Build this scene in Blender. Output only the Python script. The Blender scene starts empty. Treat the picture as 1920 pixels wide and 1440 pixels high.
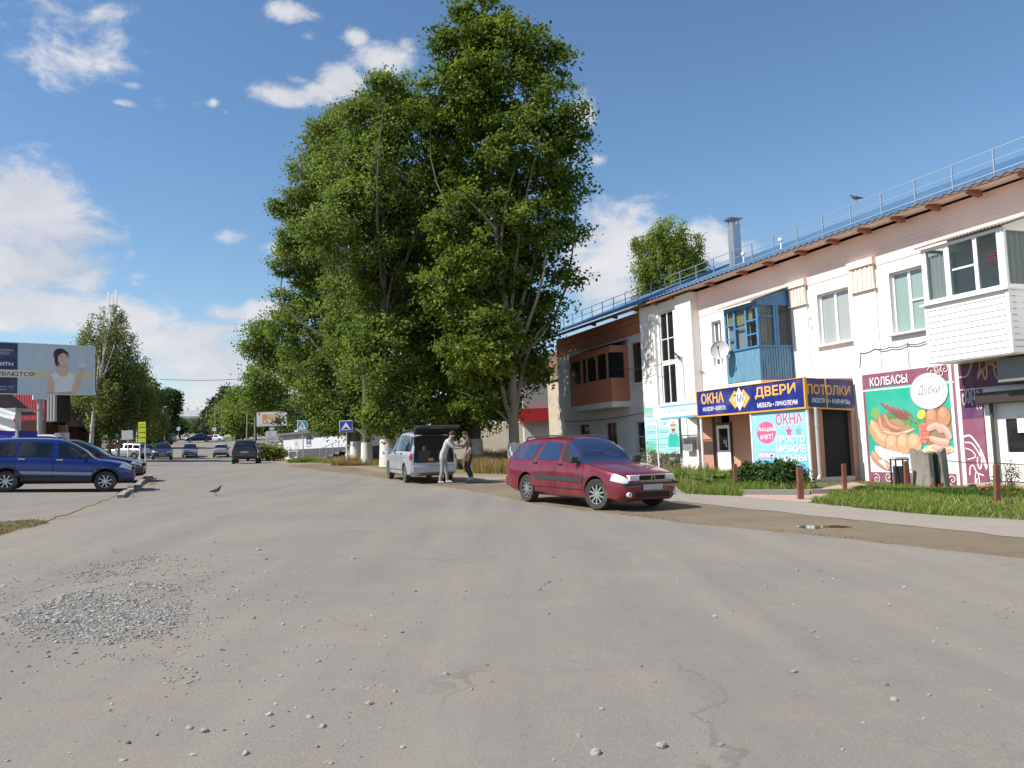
import bpy, bmesh, math, random
import numpy as np
from mathutils import Vector, Matrix
random.seed(7); RNG = np.random.default_rng(7)
SC = bpy.context.scene
COL = SC.collection
R = math.radians
# ------------------------------------------------------------------ camera
FPX, PITCH, ROLL, CAM_H = 1500.0, R(4.42), R(2.17), 1.45
_F = np.array([0, math.cos(PITCH), math.sin(PITCH)])
_R0 = np.array([1.0, 0, 0]); _U0 = np.array([0, -math.sin(PITCH), math.cos(PITCH)])
CR = math.cos(ROLL) * _R0 - math.sin(ROLL) * _U0
CU = math.sin(ROLL) * _R0 + math.cos(ROLL) * _U0
CPOS = np.array([0, 0, CAM_H])
cam_data = bpy.data.cameras.new("camera")
cam = bpy.data.objects.new("camera", cam_data); COL.objects.link(cam)
cam_data.sensor_width = 36.0; cam_data.lens = 36.0 * FPX / 1920.0
cam_data.clip_start = 0.1; cam_data.clip_end = 6000
cam.matrix_world = Matrix([[CR[0], CU[0], -_F[0], 0], [CR[1], CU[1], -_F[1], 0], [CR[2], CU[2], -_F[2], CAM_H], [0, 0, 0, 1]])
SC.camera = cam
# ------------------------------------------------------------------ exposure, sun, sky
SC.view_settings.view_transform = 'Standard'; SC.view_settings.look = 'None'
SC.view_settings.gamma = 1.0; SC.view_settings.exposure = 0.55; SC.view_settings.use_curve_mapping = False
SUN_EL, SUN_AZ = R(48), R(253)          # azimuth clockwise from +Y
sd = bpy.data.lights.new("sun", 'SUN'); sd.energy = 4.6; sd.angle = R(0.5); sd.color = (1.0, 0.93, 0.83)
sun = bpy.data.objects.new("sun", sd); COL.objects.link(sun)
_sv = Vector((math.sin(SUN_AZ) * math.cos(SUN_EL), math.cos(SUN_AZ) * math.cos(SUN_EL), math.sin(SUN_EL)))
sun.rotation_euler = _sv.to_track_quat('Z', 'Y').to_euler()
SC.cycles.max_bounces = 6; SC.cycles.diffuse_bounces = 3; SC.cycles.glossy_bounces = 3
SC.cycles.transmission_bounces = 4; SC.cycles.transparent_max_bounces = 6; SC.cycles.caustics_reflective = False; SC.cycles.caustics_refractive = False
SC.cycles.use_denoising = True

def raydir(px, py):
    return _F + CR * ((px - 960) / FPX) - CU * ((py - 720) / FPX)
def at(px, py, d):                      # point of the place seen at a pixel of the photo, d metres in
    return CPOS + raydir(px, py) * d

def build_world():
    w = bpy.data.worlds.new("World"); SC.world = w; w.use_nodes = True
    nt = w.node_tree; N, L = nt.nodes, nt.links
    for n in list(N): N.remove(n)
    out = N.new('ShaderNodeOutputWorld')
    sky = N.new('ShaderNodeTexSky'); sky.sky_type = 'NISHITA'; sky.sun_disc = False
    sky.sun_elevation = SUN_EL; sky.sun_rotation = SUN_AZ; sky.altitude = 100
    sky.air_density = 1.15; sky.dust_density = 0.0; sky.ozone_density = 3.2
    bg = N.new('ShaderNodeBackground'); bg.inputs[1].default_value = 0.15
    hs = N.new('ShaderNodeHueSaturation'); hs.inputs['Saturation'].default_value = 1.10; hs.inputs['Value'].default_value = 0.63
    L.new(sky.outputs[0], hs.inputs['Color']); L.new(hs.outputs[0], bg.inputs[0])
    def M(op, a, b=None, c=None):
        m = N.new('ShaderNodeMath'); m.operation = op
        for i, v in enumerate((a, b, c)):
            if v is None: continue
            if isinstance(v, (int, float)): m.inputs[i].default_value = v
            else: L.new(v, m.inputs[i])
        return m.outputs[0]
    tc = N.new('ShaderNodeTexCoord'); sp = N.new('ShaderNodeSeparateXYZ'); L.new(tc.outputs['Generated'], sp.inputs[0])
    az = M('ARCTAN2', sp.outputs[0], sp.outputs[1]); el = M('ARCSINE', sp.outputs[2])
    cmb = N.new('ShaderNodeCombineXYZ'); L.new(az, cmb.inputs[0]); L.new(el, cmb.inputs[1])
    def noise(scale, detail, rough, off):
        mp = N.new('ShaderNodeMapping'); mp.inputs['Location'].default_value = off; mp.inputs['Scale'].default_value = (1, 1.5, 1)
        L.new(cmb.outputs[0], mp.inputs[0])
        n = N.new('ShaderNodeTexNoise'); n.inputs['Scale'].default_value = scale; n.inputs['Detail'].default_value = detail
        n.inputs['Roughness'].default_value = rough; n.inputs['Distortion'].default_value = 0.3
        L.new(mp.outputs[0], n.inputs['Vector']); return n.outputs[0]
    n1 = noise(16, 12, 0.62, (3.1, 1.7, 0)); n2 = noise(4.5, 5, 0.55, (8.3, 2.2, 0))
    clouds_and_glare = [(20, 385, 105, 85, 1.15), (105, 430, 95, 62, 1.05), (70, 500, 150, 60, 1.0), (50, 580, 210, 45, 1.1), (220, 600, 150, 40, .9),
              (350, 640, 170, 55, .95), (400, 690, 160, 60, 1.0), (440, 590, 80, 22, .8), (250, 515, 40, 14, .6),
              (548, 22, 48, 20, 1.0), (580, 66, 20, 13, .85), (672, 70, 26, 17, .85), (696, 90, 16, 10, .7), (640, 150, 48, 36, 1.0), (530, 182, 62, 24, 1.0),
              (590, 178, 50, 24, .9), (560, 150, 30, 10, .7), (720, 110, 60, 34, .95), (765, 85, 30, 18, .8),
              (440, 447, 38, 16, .75), (525, 470, 42, 22, .85), (500, 585, 50, 26, .9),
              (1095, 212, 28, 32, .95), (1062, 280, 40, 34, .95), (1118, 296, 24, 14, .8),
              (1165, 460, 120, 75, 1.15), (1110, 520, 70, 60, 1.0), (1290, 450, 90, 45, 1.0), (1380, 470, 60, 24, .7), (1190, 540, 70, 30, .9),
              (1225, 70, 16, 40, .5), (250, 160, 22, 9, .65), (232, 193, 22, 9, .65), (402, 193, 13, 9, .7), (424, 210, 8, 6, .6), (560, 300, 40, 8, .3),
              (40, 120, 190, 50, .56), (190, 70, 70, 100, .62), (90, 30, 180, 60, .52)]  # closing entries paint windscreen glare at the upper left as thin cloud
    tot = None
    for px, py, rx, ry, wgt in clouds_and_glare:
        d = raydir(px, py); d = d / np.linalg.norm(d)
        a0, e0 = math.atan2(d[0], d[1]), math.asin(d[2])
        sx, sy = rx / FPX, ry / FPX
        dx = M('MULTIPLY', M('SUBTRACT', az, a0), 1 / sx); dy = M('MULTIPLY', M('SUBTRACT', el, e0), 1 / sy)
        r2 = M('ADD', M('MULTIPLY', dx, dx), M('MULTIPLY', dy, dy))
        g = M('MULTIPLY', M('POWER', 2.718, M('MULTIPLY', r2, -0.75)), wgt)
        tot = g if tot is None else M('MAXIMUM', tot, g)
    # low band of haze cloud all round the horizon and loose cumulus away from the view
    band = M('MULTIPLY', M('POWER', 2.718, M('MULTIPLY', M('POWER', M('MULTIPLY', el, 1 / 0.12), 2), -1.0)), 0.95)
    tot = M('MAXIMUM', tot, band)
    back = M('MULTIPLY', M('SUBTRACT', n2, 0.42), M('MULTIPLY', M('GREATER_THAN', M('ABSOLUTE', az), 0.85), 4.0))
    tot = M('MAXIMUM', tot, back)
    val = M('ADD', tot, M('MULTIPLY', M('SUBTRACT', n1, 0.5), 1.9))
    mr = N.new('ShaderNodeMapRange'); mr.interpolation_type = 'SMOOTHSTEP'
    mr.inputs[1].default_value = 0.36; mr.inputs[2].default_value = 0.96; mr.inputs[3].default_value = 0; mr.inputs[4].default_value = 0.93
    L.new(val, mr.inputs[0])
    ramp = N.new('ShaderNodeValToRGB'); cr = ramp.color_ramp
    cr.elements[0].position = 0.30; cr.elements[0].color = (0.50, 0.55, 0.64, 1)
    cr.elements[1].position = 0.62; cr.elements[1].color = (0.86, 0.85, 0.88, 1)
    shade = M('ADD', M('MULTIPLY', n2, 0.7), M('MULTIPLY', n1, 0.35)); L.new(shade, ramp.inputs[0])
    bg2 = N.new('ShaderNodeBackground'); bg2.inputs[1].default_value = 0.66; L.new(ramp.outputs[0], bg2.inputs[0])
    mix = N.new('ShaderNodeMixShader'); L.new(mr.outputs[0], mix.inputs[0]); L.new(bg.outputs[0], mix.inputs[1]); L.new(bg2.outputs[0], mix.inputs[2])
    L.new(mix.outputs[0], out.inputs[0])
build_world()
# ------------------------------------------------------------------ materials
def _nodes(name):
    m = bpy.data.materials.new(name); m.use_nodes = True
    nt = m.node_tree; return m, nt, nt.nodes, nt.links, nt.nodes['Principled BSDF']
def mat(name, col, rough=0.6, metal=0.0, var=0.12, scale=6.0, bump=0.0, bscale=40.0, spec=0.5, coat=0.0, dirt=None, dscale=1.2, damt=0.5, stretch=None):
    m, nt, N, L, P = _nodes(name)
    tc = N.new('ShaderNodeTexCoord'); src = tc.outputs['Object']
    if stretch:
        mp = N.new('ShaderNodeMapping'); mp.inputs['Scale'].default_value = stretch; L.new(src, mp.inputs[0]); src = mp.outputs[0]
    n = N.new('ShaderNodeTexNoise'); n.inputs['Scale'].default_value = scale; n.inputs['Detail'].default_value = 5; n.inputs['Roughness'].default_value = 0.6
    L.new(src, n.inputs['Vector'])
    mx = N.new('ShaderNodeMix'); mx.data_type = 'RGBA'
    mx.inputs[6].default_value = tuple(max(0, c * (1 - var)) for c in col) + (1,); mx.inputs[7].default_value = tuple(min(1, c * (1 + var)) for c in col) + (1,)
    L.new(n.outputs[0], mx.inputs[0]); colout = mx.outputs[2]
    if dirt:
        n2 = N.new('ShaderNodeTexNoise'); n2.inputs['Scale'].default_value = dscale; n2.inputs['Detail'].default_value = 8; n2.inputs['Roughness'].default_value = 0.65
        L.new(src, n2.inputs['Vector'])
        mr = N.new('ShaderNodeMapRange'); mr.inputs[1].default_value = 0.48; mr.inputs[2].default_value = 0.72; mr.inputs[3].default_value = 0; mr.inputs[4].default_value = damt
        L.new(n2.outputs[0], mr.inputs[0])
        m2 = N.new('ShaderNodeMix'); m2.data_type = 'RGBA'; L.new(mr.outputs[0], m2.inputs[0]); L.new(colout, m2.inputs[6]); m2.inputs[7].default_value = tuple(dirt) + (1,)
        colout = m2.outputs[2]
    L.new(colout, P.inputs['Base Color'])
    P.inputs['Roughness'].default_value = rough; P.inputs['Metallic'].default_value = metal
    P.inputs['Specular IOR Level'].default_value = spec; P.inputs['Coat Weight'].default_value = coat; P.inputs['Coat Roughness'].default_value = 0.06
    if bump:
        b = N.new('ShaderNodeBump'); b.inputs['Strength'].default_value = bump; b.inputs['Distance'].default_value = 0.02
        n3 = N.new('ShaderNodeTexNoise'); n3.inputs['Scale'].default_value = bscale; n3.inputs['Detail'].default_value = 4
        L.new(src, n3.inputs['Vector']); L.new(n3.outputs[0], b.inputs['Height']); L.new(b.outputs[0], P.inputs['Normal'])
    return m
def leaf_mat(name, dark, light, trans=0.35, yellow=None):
    m, nt, N, L, P = _nodes(name)
    a = N.new('ShaderNodeAttribute'); a.attribute_name = 'tint'
    rp = N.new('ShaderNodeValToRGB'); e = rp.color_ramp.elements
    e[0].position = 0.0; e[0].color = tuple(dark) + (1,); e[1].position = 0.93; e[1].color = tuple(light) + (1,)
    if yellow:
        x = e.new(1.0); x.color = tuple(yellow) + (1,)
    L.new(a.outputs['Fac'], rp.inputs[0]); L.new(rp.outputs[0], P.inputs['Base Color'])
    P.inputs['Roughness'].default_value = 0.6; P.inputs['Specular IOR Level'].default_value = 0.2
    t = N.new('ShaderNodeBsdfTranslucent')
    hs = N.new('ShaderNodeHueSaturation'); hs.inputs['Value'].default_value = 1.5; hs.inputs['Saturation'].default_value = 1.1; hs.inputs['Hue'].default_value = 0.485
    L.new(rp.outputs[0], hs.inputs['Color']); L.new(hs.outputs[0], t.inputs[0])
    mx = N.new('ShaderNodeMixShader'); mx.inputs[0].default_value = trans
    L.new(P.outputs[0], mx.inputs[1]); L.new(t.outputs[0], mx.inputs[2])
    L.new(mx.outputs[0], N['Material Output'].inputs[0])
    return m
def glass_mat(name, col=(0.02, 0.025, 0.03), rough=0.04, alpha=1.0):
    m, nt, N, L, P = _nodes(name)
    P.inputs['Base Color'].default_value = tuple(col) + (1,); P.inputs['Roughness'].default_value = rough; P.inputs['Specular IOR Level'].default_value = 0.7
    if alpha < 1:
        tr = N.new('ShaderNodeBsdfTransparent'); mx = N.new('ShaderNodeMixShader'); mx.inputs[0].default_value = alpha
        tr.inputs[0].default_value = (0.75, 0.85, 0.85, 1)
        L.new(tr.outputs[0], mx.inputs[1]); L.new(P.outputs[0], mx.inputs[2]); L.new(mx.outputs[0], N['Material Output'].inputs[0])
    return m
# ------------------------------------------------------------------ geometry
class MB:
    def __init__(s): s.v = []; s.f = []; s.m = []; s.cur = 0
    def mi(s, i): s.cur = i; return s
    def add(s, vs, fs):
        o = len(s.v); s.v += [tuple(map(float, p)) for p in vs]; s.f += [tuple(i + o for i in f) for f in fs]; s.m += [s.cur] * len(fs); return s
    def box(s, x0, x1, y0, y1, z0, z1, bev=0.0):
        if bev <= 0:
            vs = [(x0, y0, z0), (x1, y0, z0), (x1, y1, z0), (x0, y1, z0), (x0, y0, z1), (x1, y0, z1), (x1, y1, z1), (x0, y1, z1)]
            return s.add(vs, [(0, 3, 2, 1), (4, 5, 6, 7), (0, 1, 5, 4), (1, 2, 6, 5), (2, 3, 7, 6), (3, 0, 4, 7)])
        b = bmesh.new(); bmesh.ops.create_cube(b, size=1)
        for q in b.verts: q.co = ((x0 + x1) / 2 + q.co.x * (x1 - x0), (y0 + y1) / 2 + q.co.y * (y1 - y0), (z0 + z1) / 2 + q.co.z * (z1 - z0))
        bmesh.ops.bevel(b, geom=b.edges[:], offset=bev, segments=2, affect='EDGES', profile=0.5)
        b.verts.index_update(); s.add([q.co[:] for q in b.verts], [[q.index for q in f.verts] for f in b.faces]); b.free(); return s
    def beam(s, a, b, w, h=None, up=(0, 0, 1)):            # square bar between two points
        a, b = Vector(a), Vector(b); h = h or w; d = (b - a).normalized(); u = Vector(up)
        if abs(d.dot(u)) > 0.98: u = Vector((1, 0, 0))
        r = d.cross(u).normalized(); u = r.cross(d)
        vs = [p + r * sx * w / 2 + u * sy * h / 2 for p in (a, b) for sx, sy in ((-1, -1), (1, -1), (1, 1), (-1, 1))]
        return s.add(vs, [(3, 2, 1, 0), (4, 5, 6, 7), (0, 1, 5, 4), (1, 2, 6, 5), (2, 3, 7, 6), (3, 0, 4, 7)])
    def tube(s, pts, rad, n=8, cap=True):
        pts = [Vector(p) for p in pts]; k = len(pts); rad = [rad] * k if isinstance(rad, (int, float)) else rad
        rings = []; prev = None
        for i, p in enumerate(pts):
            d = (pts[min(i + 1, k - 1)] - pts[max(i - 1, 0)]).normalized()
            u = prev if prev is not None else (Vector((1, 0, 0)) if abs(d.x) < 0.9 else Vector((0, 1, 0)))
            u = (u - d * u.dot(d)).normalized(); prev = u; w = d.cross(u)
            rings.append([p + (u * math.cos(2 * math.pi * j / n) + w * math.sin(2 * math.pi * j / n)) * rad[i] for j in range(n)])
        vs = [q for r in rings for q in r]; fs = []
        for i in range(k - 1):
            for j in range(n): fs.append((i * n + j, i * n + (j + 1) % n, (i + 1) * n + (j + 1) % n, (i + 1) * n + j))
        if cap: fs.append(tuple(range(n - 1, -1, -1))); fs.append(tuple((k - 1) * n + j for j in range(n)))
        return s.add(vs, fs)
    def lathe(s, prof, n=20, axis='z', c=(0, 0, 0)):
        vs = []; k = len(prof); fs = []
        for r, h in prof:
            for j in range(n):
                a = 2 * math.pi * j / n; x, y = r * math.cos(a), r * math.sin(a)
                p = (x, y, h) if axis == 'z' else ((x, h, y) if axis == 'y' else (h, x, y))
                vs.append((p[0] + c[0], p[1] + c[1], p[2] + c[2]))
        for i in range(k - 1):
            for j in range(n):
                q = (i * n + j, i * n + (j + 1) % n, (i + 1) * n + (j + 1) % n, (i + 1) * n + j)
                fs.append(q if axis != 'y' else q[::-1])
        return s.add(vs, fs)
    def prism(s, poly, a, b, axis='y'):                    # 2d outline extruded between a and b
        n = len(poly); P = (lambda p, t: (p[0], t, p[1])) if axis == 'y' else ((lambda p, t: (t, p[0], p[1])) if axis == 'x' else (lambda p, t: (p[0], p[1], t)))
        vs = [P(p, a) for p in poly] + [P(p, b) for p in poly]
        fs = [tuple(range(n)), tuple(range(2 * n - 1, n - 1, -1))] + [(i, i + n, (i + 1) % n + n, (i + 1) % n) for i in range(n)]
        return s.add(vs, fs)
    def grid(s, P, nu, nv):                                # P(i,j) -> point
        vs = [P(i / nu, j / nv) for i in range(nu + 1) for j in range(nv + 1)]
        return s.add(vs, [(i * (nv + 1) + j, (i + 1) * (nv + 1) + j, (i + 1) * (nv + 1) + j + 1, i * (nv + 1) + j + 1) for i in range(nu) for j in range(nv)])
    def build(s, name, mats, parent=None, smooth=False, fix=True, loc=None, rotz=None):
        me = bpy.data.meshes.new(name); me.from_pydata(s.v, [], s.f); me.update()
        if not isinstance(mats, (list, tuple)): mats = [mats]
        for m in mats: me.materials.append(m)
        if len(mats) > 1: me.polygons.foreach_set('material_index', s.m)
        if fix:
            b = bmesh.new(); b.from_mesh(me); bmesh.ops.recalc_face_normals(b, faces=b.faces[:]); b.to_mesh(me); b.free()
        if smooth:
            me.polygons.foreach_set('use_smooth', [True] * len(me.polygons))
            try: me.set_sharp_from_angle(angle=R(38))
            except Exception: pass
        o = bpy.data.objects.new(name, me); COL.objects.link(o)
        if parent is not None: o.parent = parent
        if loc is not None: o.location = loc
        if rotz is not None: o.rotation_euler.z = rotz
        return o
def tag(o, label=None, cat=None, group=None, kind=None):
    if label: o['label'] = label
    if cat: o['category'] = cat
    if group: o['group'] = group
    if kind: o['kind'] = kind
    return o
def thing(name, label, cat, loc=(0, 0, 0), rotz=0.0, group=None):
    o = bpy.data.objects.new(name, None); COL.objects.link(o); o.empty_display_size = 0.2
    o.location = tuple(float(c) for c in loc); o.rotation_euler.z = rotz
    return tag(o, label, cat, group)
def kids(o): return [c for c in o.children]
def copy_tree(o, parent=None):
    c = o.copy(); COL.objects.link(c)
    if parent is not None: c.parent = parent
    for ch in kids(o): copy_tree(ch, c)
    return c
_txt = {}
def text_geo(body, bold=0.0, shear=0.0, space=1.0):
    key = (body, bold, shear, space)
    if key not in _txt:
        c = bpy.data.curves.new('txt', 'FONT'); c.body = body; c.offset = bold; c.shear = shear; c.space_character = space; c.resolution_u = 3
        o = bpy.data.objects.new('txt', c); COL.objects.link(o)
        dg = bpy.context.evaluated_depsgraph_get(); me = bpy.data.meshes.new_from_object(o.evaluated_get(dg))
        vs = np.array([v.co[:] for v in me.vertices]); fs = [tuple(p.vertices) for p in me.polygons]
        bpy.data.objects.remove(o); bpy.data.curves.remove(c); bpy.data.meshes.remove(me)
        mn, mxx = vs.min(0), vs.max(0); vs = (vs - mn) / np.maximum(mxx - mn, 1e-6)
        _txt[key] = (vs, fs)
    return _txt[key]
def text(mb, P, body, u0, v0, u1, v1, bold=0.0, shear=0.0, space=1.0):   # P(u,v)->point on the sign's face
    vs, fs = text_geo(body, bold, shear, space)
    return mb.add([P(u0 + a[0] * (u1 - u0), v0 + a[1] * (v1 - v0)) for a in vs], fs)
def disc(mb, P, cu, cv, ru, rv, n=28, a0=0, a1=2 * math.pi):
    return mb.add([P(cu + ru * math.cos(a0 + (a1 - a0) * k / n), cv + rv * math.sin(a0 + (a1 - a0) * k / n)) for k in range(n)], [tuple(range(n))])
def poly(mb, P, pts): return mb.add([P(*p) for p in pts], [tuple(range(len(pts)))])
def stroke(mb, P, pts, w, cap=True):                         # flat ribbon along a 2-d curve
    pts = [Vector(p) for p in pts]; n = len(pts); ws = [w] * n if isinstance(w, (int, float)) else w; vs = []
    for i, p in enumerate(pts):
        d = (pts[min(i + 1, n - 1)] - pts[max(i - 1, 0)]); d = d.normalized() if d.length > 1e-9 else Vector((1, 0)); q = Vector((-d.y, d.x)) * ws[i] / 2
        vs += [P(*(p + q)), P(*(p - q))]
    return mb.add(vs, [(2 * i, 2 * i + 1, 2 * i + 3, 2 * i + 2) for i in range(n - 1)])
def curve(pts, n=24):                                        # Catmull-Rom through 2-d or 3-d points
    pts = [Vector(p) for p in pts]; pts = [2 * pts[0] - pts[1]] + pts + [2 * pts[-1] - pts[-2]]; out = []
    seg = len(pts) - 3
    for k in range(n + 1):
        t = min(k / n * seg, seg - 1e-6); i = int(t); t -= i; a, b, c, d = pts[i:i + 4]
        out.append(0.5 * ((2 * b) + (c - a) * t + (2 * a - 5 * b + 4 * c - d) * t * t + (3 * b - a - 3 * c + d) * t ** 3))
    return out
def spiral(c, r0, r1, a0, turns, n=26): return [(c[0] + (r0 + (r1 - r0) * k / n) * math.cos(a0 + turns * 2 * math.pi * k / n), c[1] + (r0 + (r1 - r0) * k / n) * math.sin(a0 + turns * 2 * math.pi * k / n)) for k in range(n + 1)]
# ------------------------------------------------------------------ terrain: heights through known spots
_cp = [(1121, 957, 16.65), (992, 942, 18.7), (1520, 902, 25.0), (1625, 906, 24.6), (1860, 925, 18.8), (1240, 880, 36.0), (1060, 872, 46.0), (805, 906, 27.5), (885, 899, 28.5), (963, 884, 38.0),
       (196, 924, 23.4), (12, 922, 22.4), (462, 870, 57), (567, 867, 56), (648, 873, 44.7), (727, 876, 39.5), (303, 862, 71), (355, 857, 92), (415, 857, 92), (402, 833, 170), (300, 833, 165), (345, 817, 265), (365, 811, 330)]
CP = [tuple(at(*p)) for p in _cp]
CP += [(x, y, z) for x, y, z in [(0, 2, 0), (-4, 3, 0.03), (4, 3, -0.02), (-3, 7, 0.05), (3, 8, -0.02), (8, 10, -0.06), (-8, 10, 0.22), (-8, 14.5, 0.38), (12, 12, -0.05), (-20, 12, 0.6), (-14, 5, 0.3), (0, -15, -0.3),
       (-30, 30, 1.2), (-40, 60, 1.8), (-45, 100, 2.6), (-60, 170, 4.5), (-60, 265, 8.5), (40, 40, 0.4), (40, 80, 1.2), (30, 110, 2.2), (30, 170, 4.2), (40, 265, 8.0), (25, 20, 0.0), (40, 0, -0.3), (-40, -10, 0.3)]]
CP = np.array(CP)
_S = 40.0
def _tps(r): r = np.maximum(r, 1e-9); return r * r * np.log(r)
_n = len(CP); _D = np.linalg.norm(CP[:, None, :2] - CP[None, :, :2], axis=2) / _S
_A = np.zeros((_n + 3, _n + 3)); _A[:_n, :_n] = _tps(_D) + np.eye(_n) * 0.004
_A[:_n, _n] = 1; _A[:_n, _n + 1:] = CP[:, :2] / _S; _A[_n:, :_n] = _A[:_n, _n:].T
_W = np.linalg.solve(_A, np.concatenate([CP[:, 2], [0, 0, 0]]))
def Gv(xy):
    xy = np.atleast_2d(np.asarray(xy, float)); q = xy.copy()
    q[:, 0] = np.clip(q[:, 0], -70, 55); q[:, 1] = np.clip(q[:, 1], -20, 330)
    r = np.linalg.norm(q[:, None, :] - CP[None, :, :2], axis=2) / _S
    return _tps(r) @ _W[:_n] + _W[_n] + (q / _S) @ _W[_n + 1:]
def G(x, y): return float(Gv([(x, y)])[0])
_ds = np.concatenate([np.arange(2, 60, 0.25), np.arange(60, 400, 1.0)])
def gp(px, py):                                   # where the ray of a photo pixel meets the ground
    d = raydir(px, py); P = CPOS + d[None] * _ds[:, None]; h = P[:, 2] - Gv(P[:, :2])
    i = np.argmax(h <= 0)
    if h[i] > 0: i = len(_ds) - 1
    if i == 0: i = 1
    a, b = _ds[i - 1], _ds[i]
    for _ in range(20):
        m = (a + b) / 2; p = CPOS + d * m
        if p[2] > G(p[0], p[1]): a = m
        else: b = m
    p = CPOS + d * b; return (p[0], p[1], G(p[0], p[1]))
def gd(px, d):                                    # ground below pixel column px at depth d (column taken near the horizon line)
    p = at(px, 836 - 0.038 * (px - 960) + 20, d); return (p[0], p[1], G(p[0], p[1]))
def inside(pts, pg):
    x, y = pts[:, 0], pts[:, 1]; c = np.zeros(len(pts), bool); n = len(pg)
    for i in range(n):
        x0, y0 = pg[i]; x1, y1 = pg[i - 1]
        k = ((y0 > y) != (y1 > y)) & (x < (x1 - x0) * (y - y0) / (y1 - y0 + 1e-12) + x0); c ^= k
    return c
def sheet(name, pg, lift, m, step=1.0, jit=0.0, kind='structure', seed=1, thick=0.0, coarse=None):
    rr = random.Random(seed); pts = []
    for i in range(len(pg)):
        a, b = Vector(pg[i][:2]), Vector(pg[(i + 1) % len(pg)][:2]); L_ = (b - a).length; k = max(1, int(L_ / 0.35)) if jit else 1
        k = min(k, 160)
        for j in range(k):
            p = a.lerp(b, j / k)
            if jit and j: p = p + Vector((rr.uniform(-jit, jit), rr.uniform(-jit, jit)))
            pts.append(p)
    b = bmesh.new(); vs = [b.verts.new((p.x, p.y, 0)) for p in pts]; f = b.faces.new(vs)
    bmesh.ops.triangulate(b, faces=[f])
    xs = [p.x for p in pts]; ys = [p.y for p in pts]
    def cuts(lo, hi):
        t = math.floor(lo / step) * step
        while t < hi:
            t += step if abs(t) < 60 else (step * 4 if abs(t) < 140 else step * 10)
            yield t
    for t in cuts(min(xs), max(xs)): bmesh.ops.bisect_plane(b, geom=b.verts[:] + b.edges[:] + b.faces[:], plane_co=(t, 0, 0), plane_no=(1, 0, 0))
    for t in cuts(min(ys), max(ys)): bmesh.ops.bisect_plane(b, geom=b.verts[:] + b.edges[:] + b.faces[:], plane_co=(0, t, 0), plane_no=(0, 1, 0))
    xy = np.array([v.co[:2] for v in b.verts]); z = Gv(xy) + lift
    for v, h in zip(b.verts, z): v.co.z = h
    bmesh.ops.recalc_face_normals(b, faces=b.faces[:])
    if sum(q.normal.z for q in b.faces) < 0: bmesh.ops.reverse_faces(b, faces=b.faces[:])
    me = bpy.data.meshes.new(name); b.to_mesh(me); b.free(); me.materials.append(m)
    o = bpy.data.objects.new(name, me); COL.objects.link(o); o['kind'] = kind; return o
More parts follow.
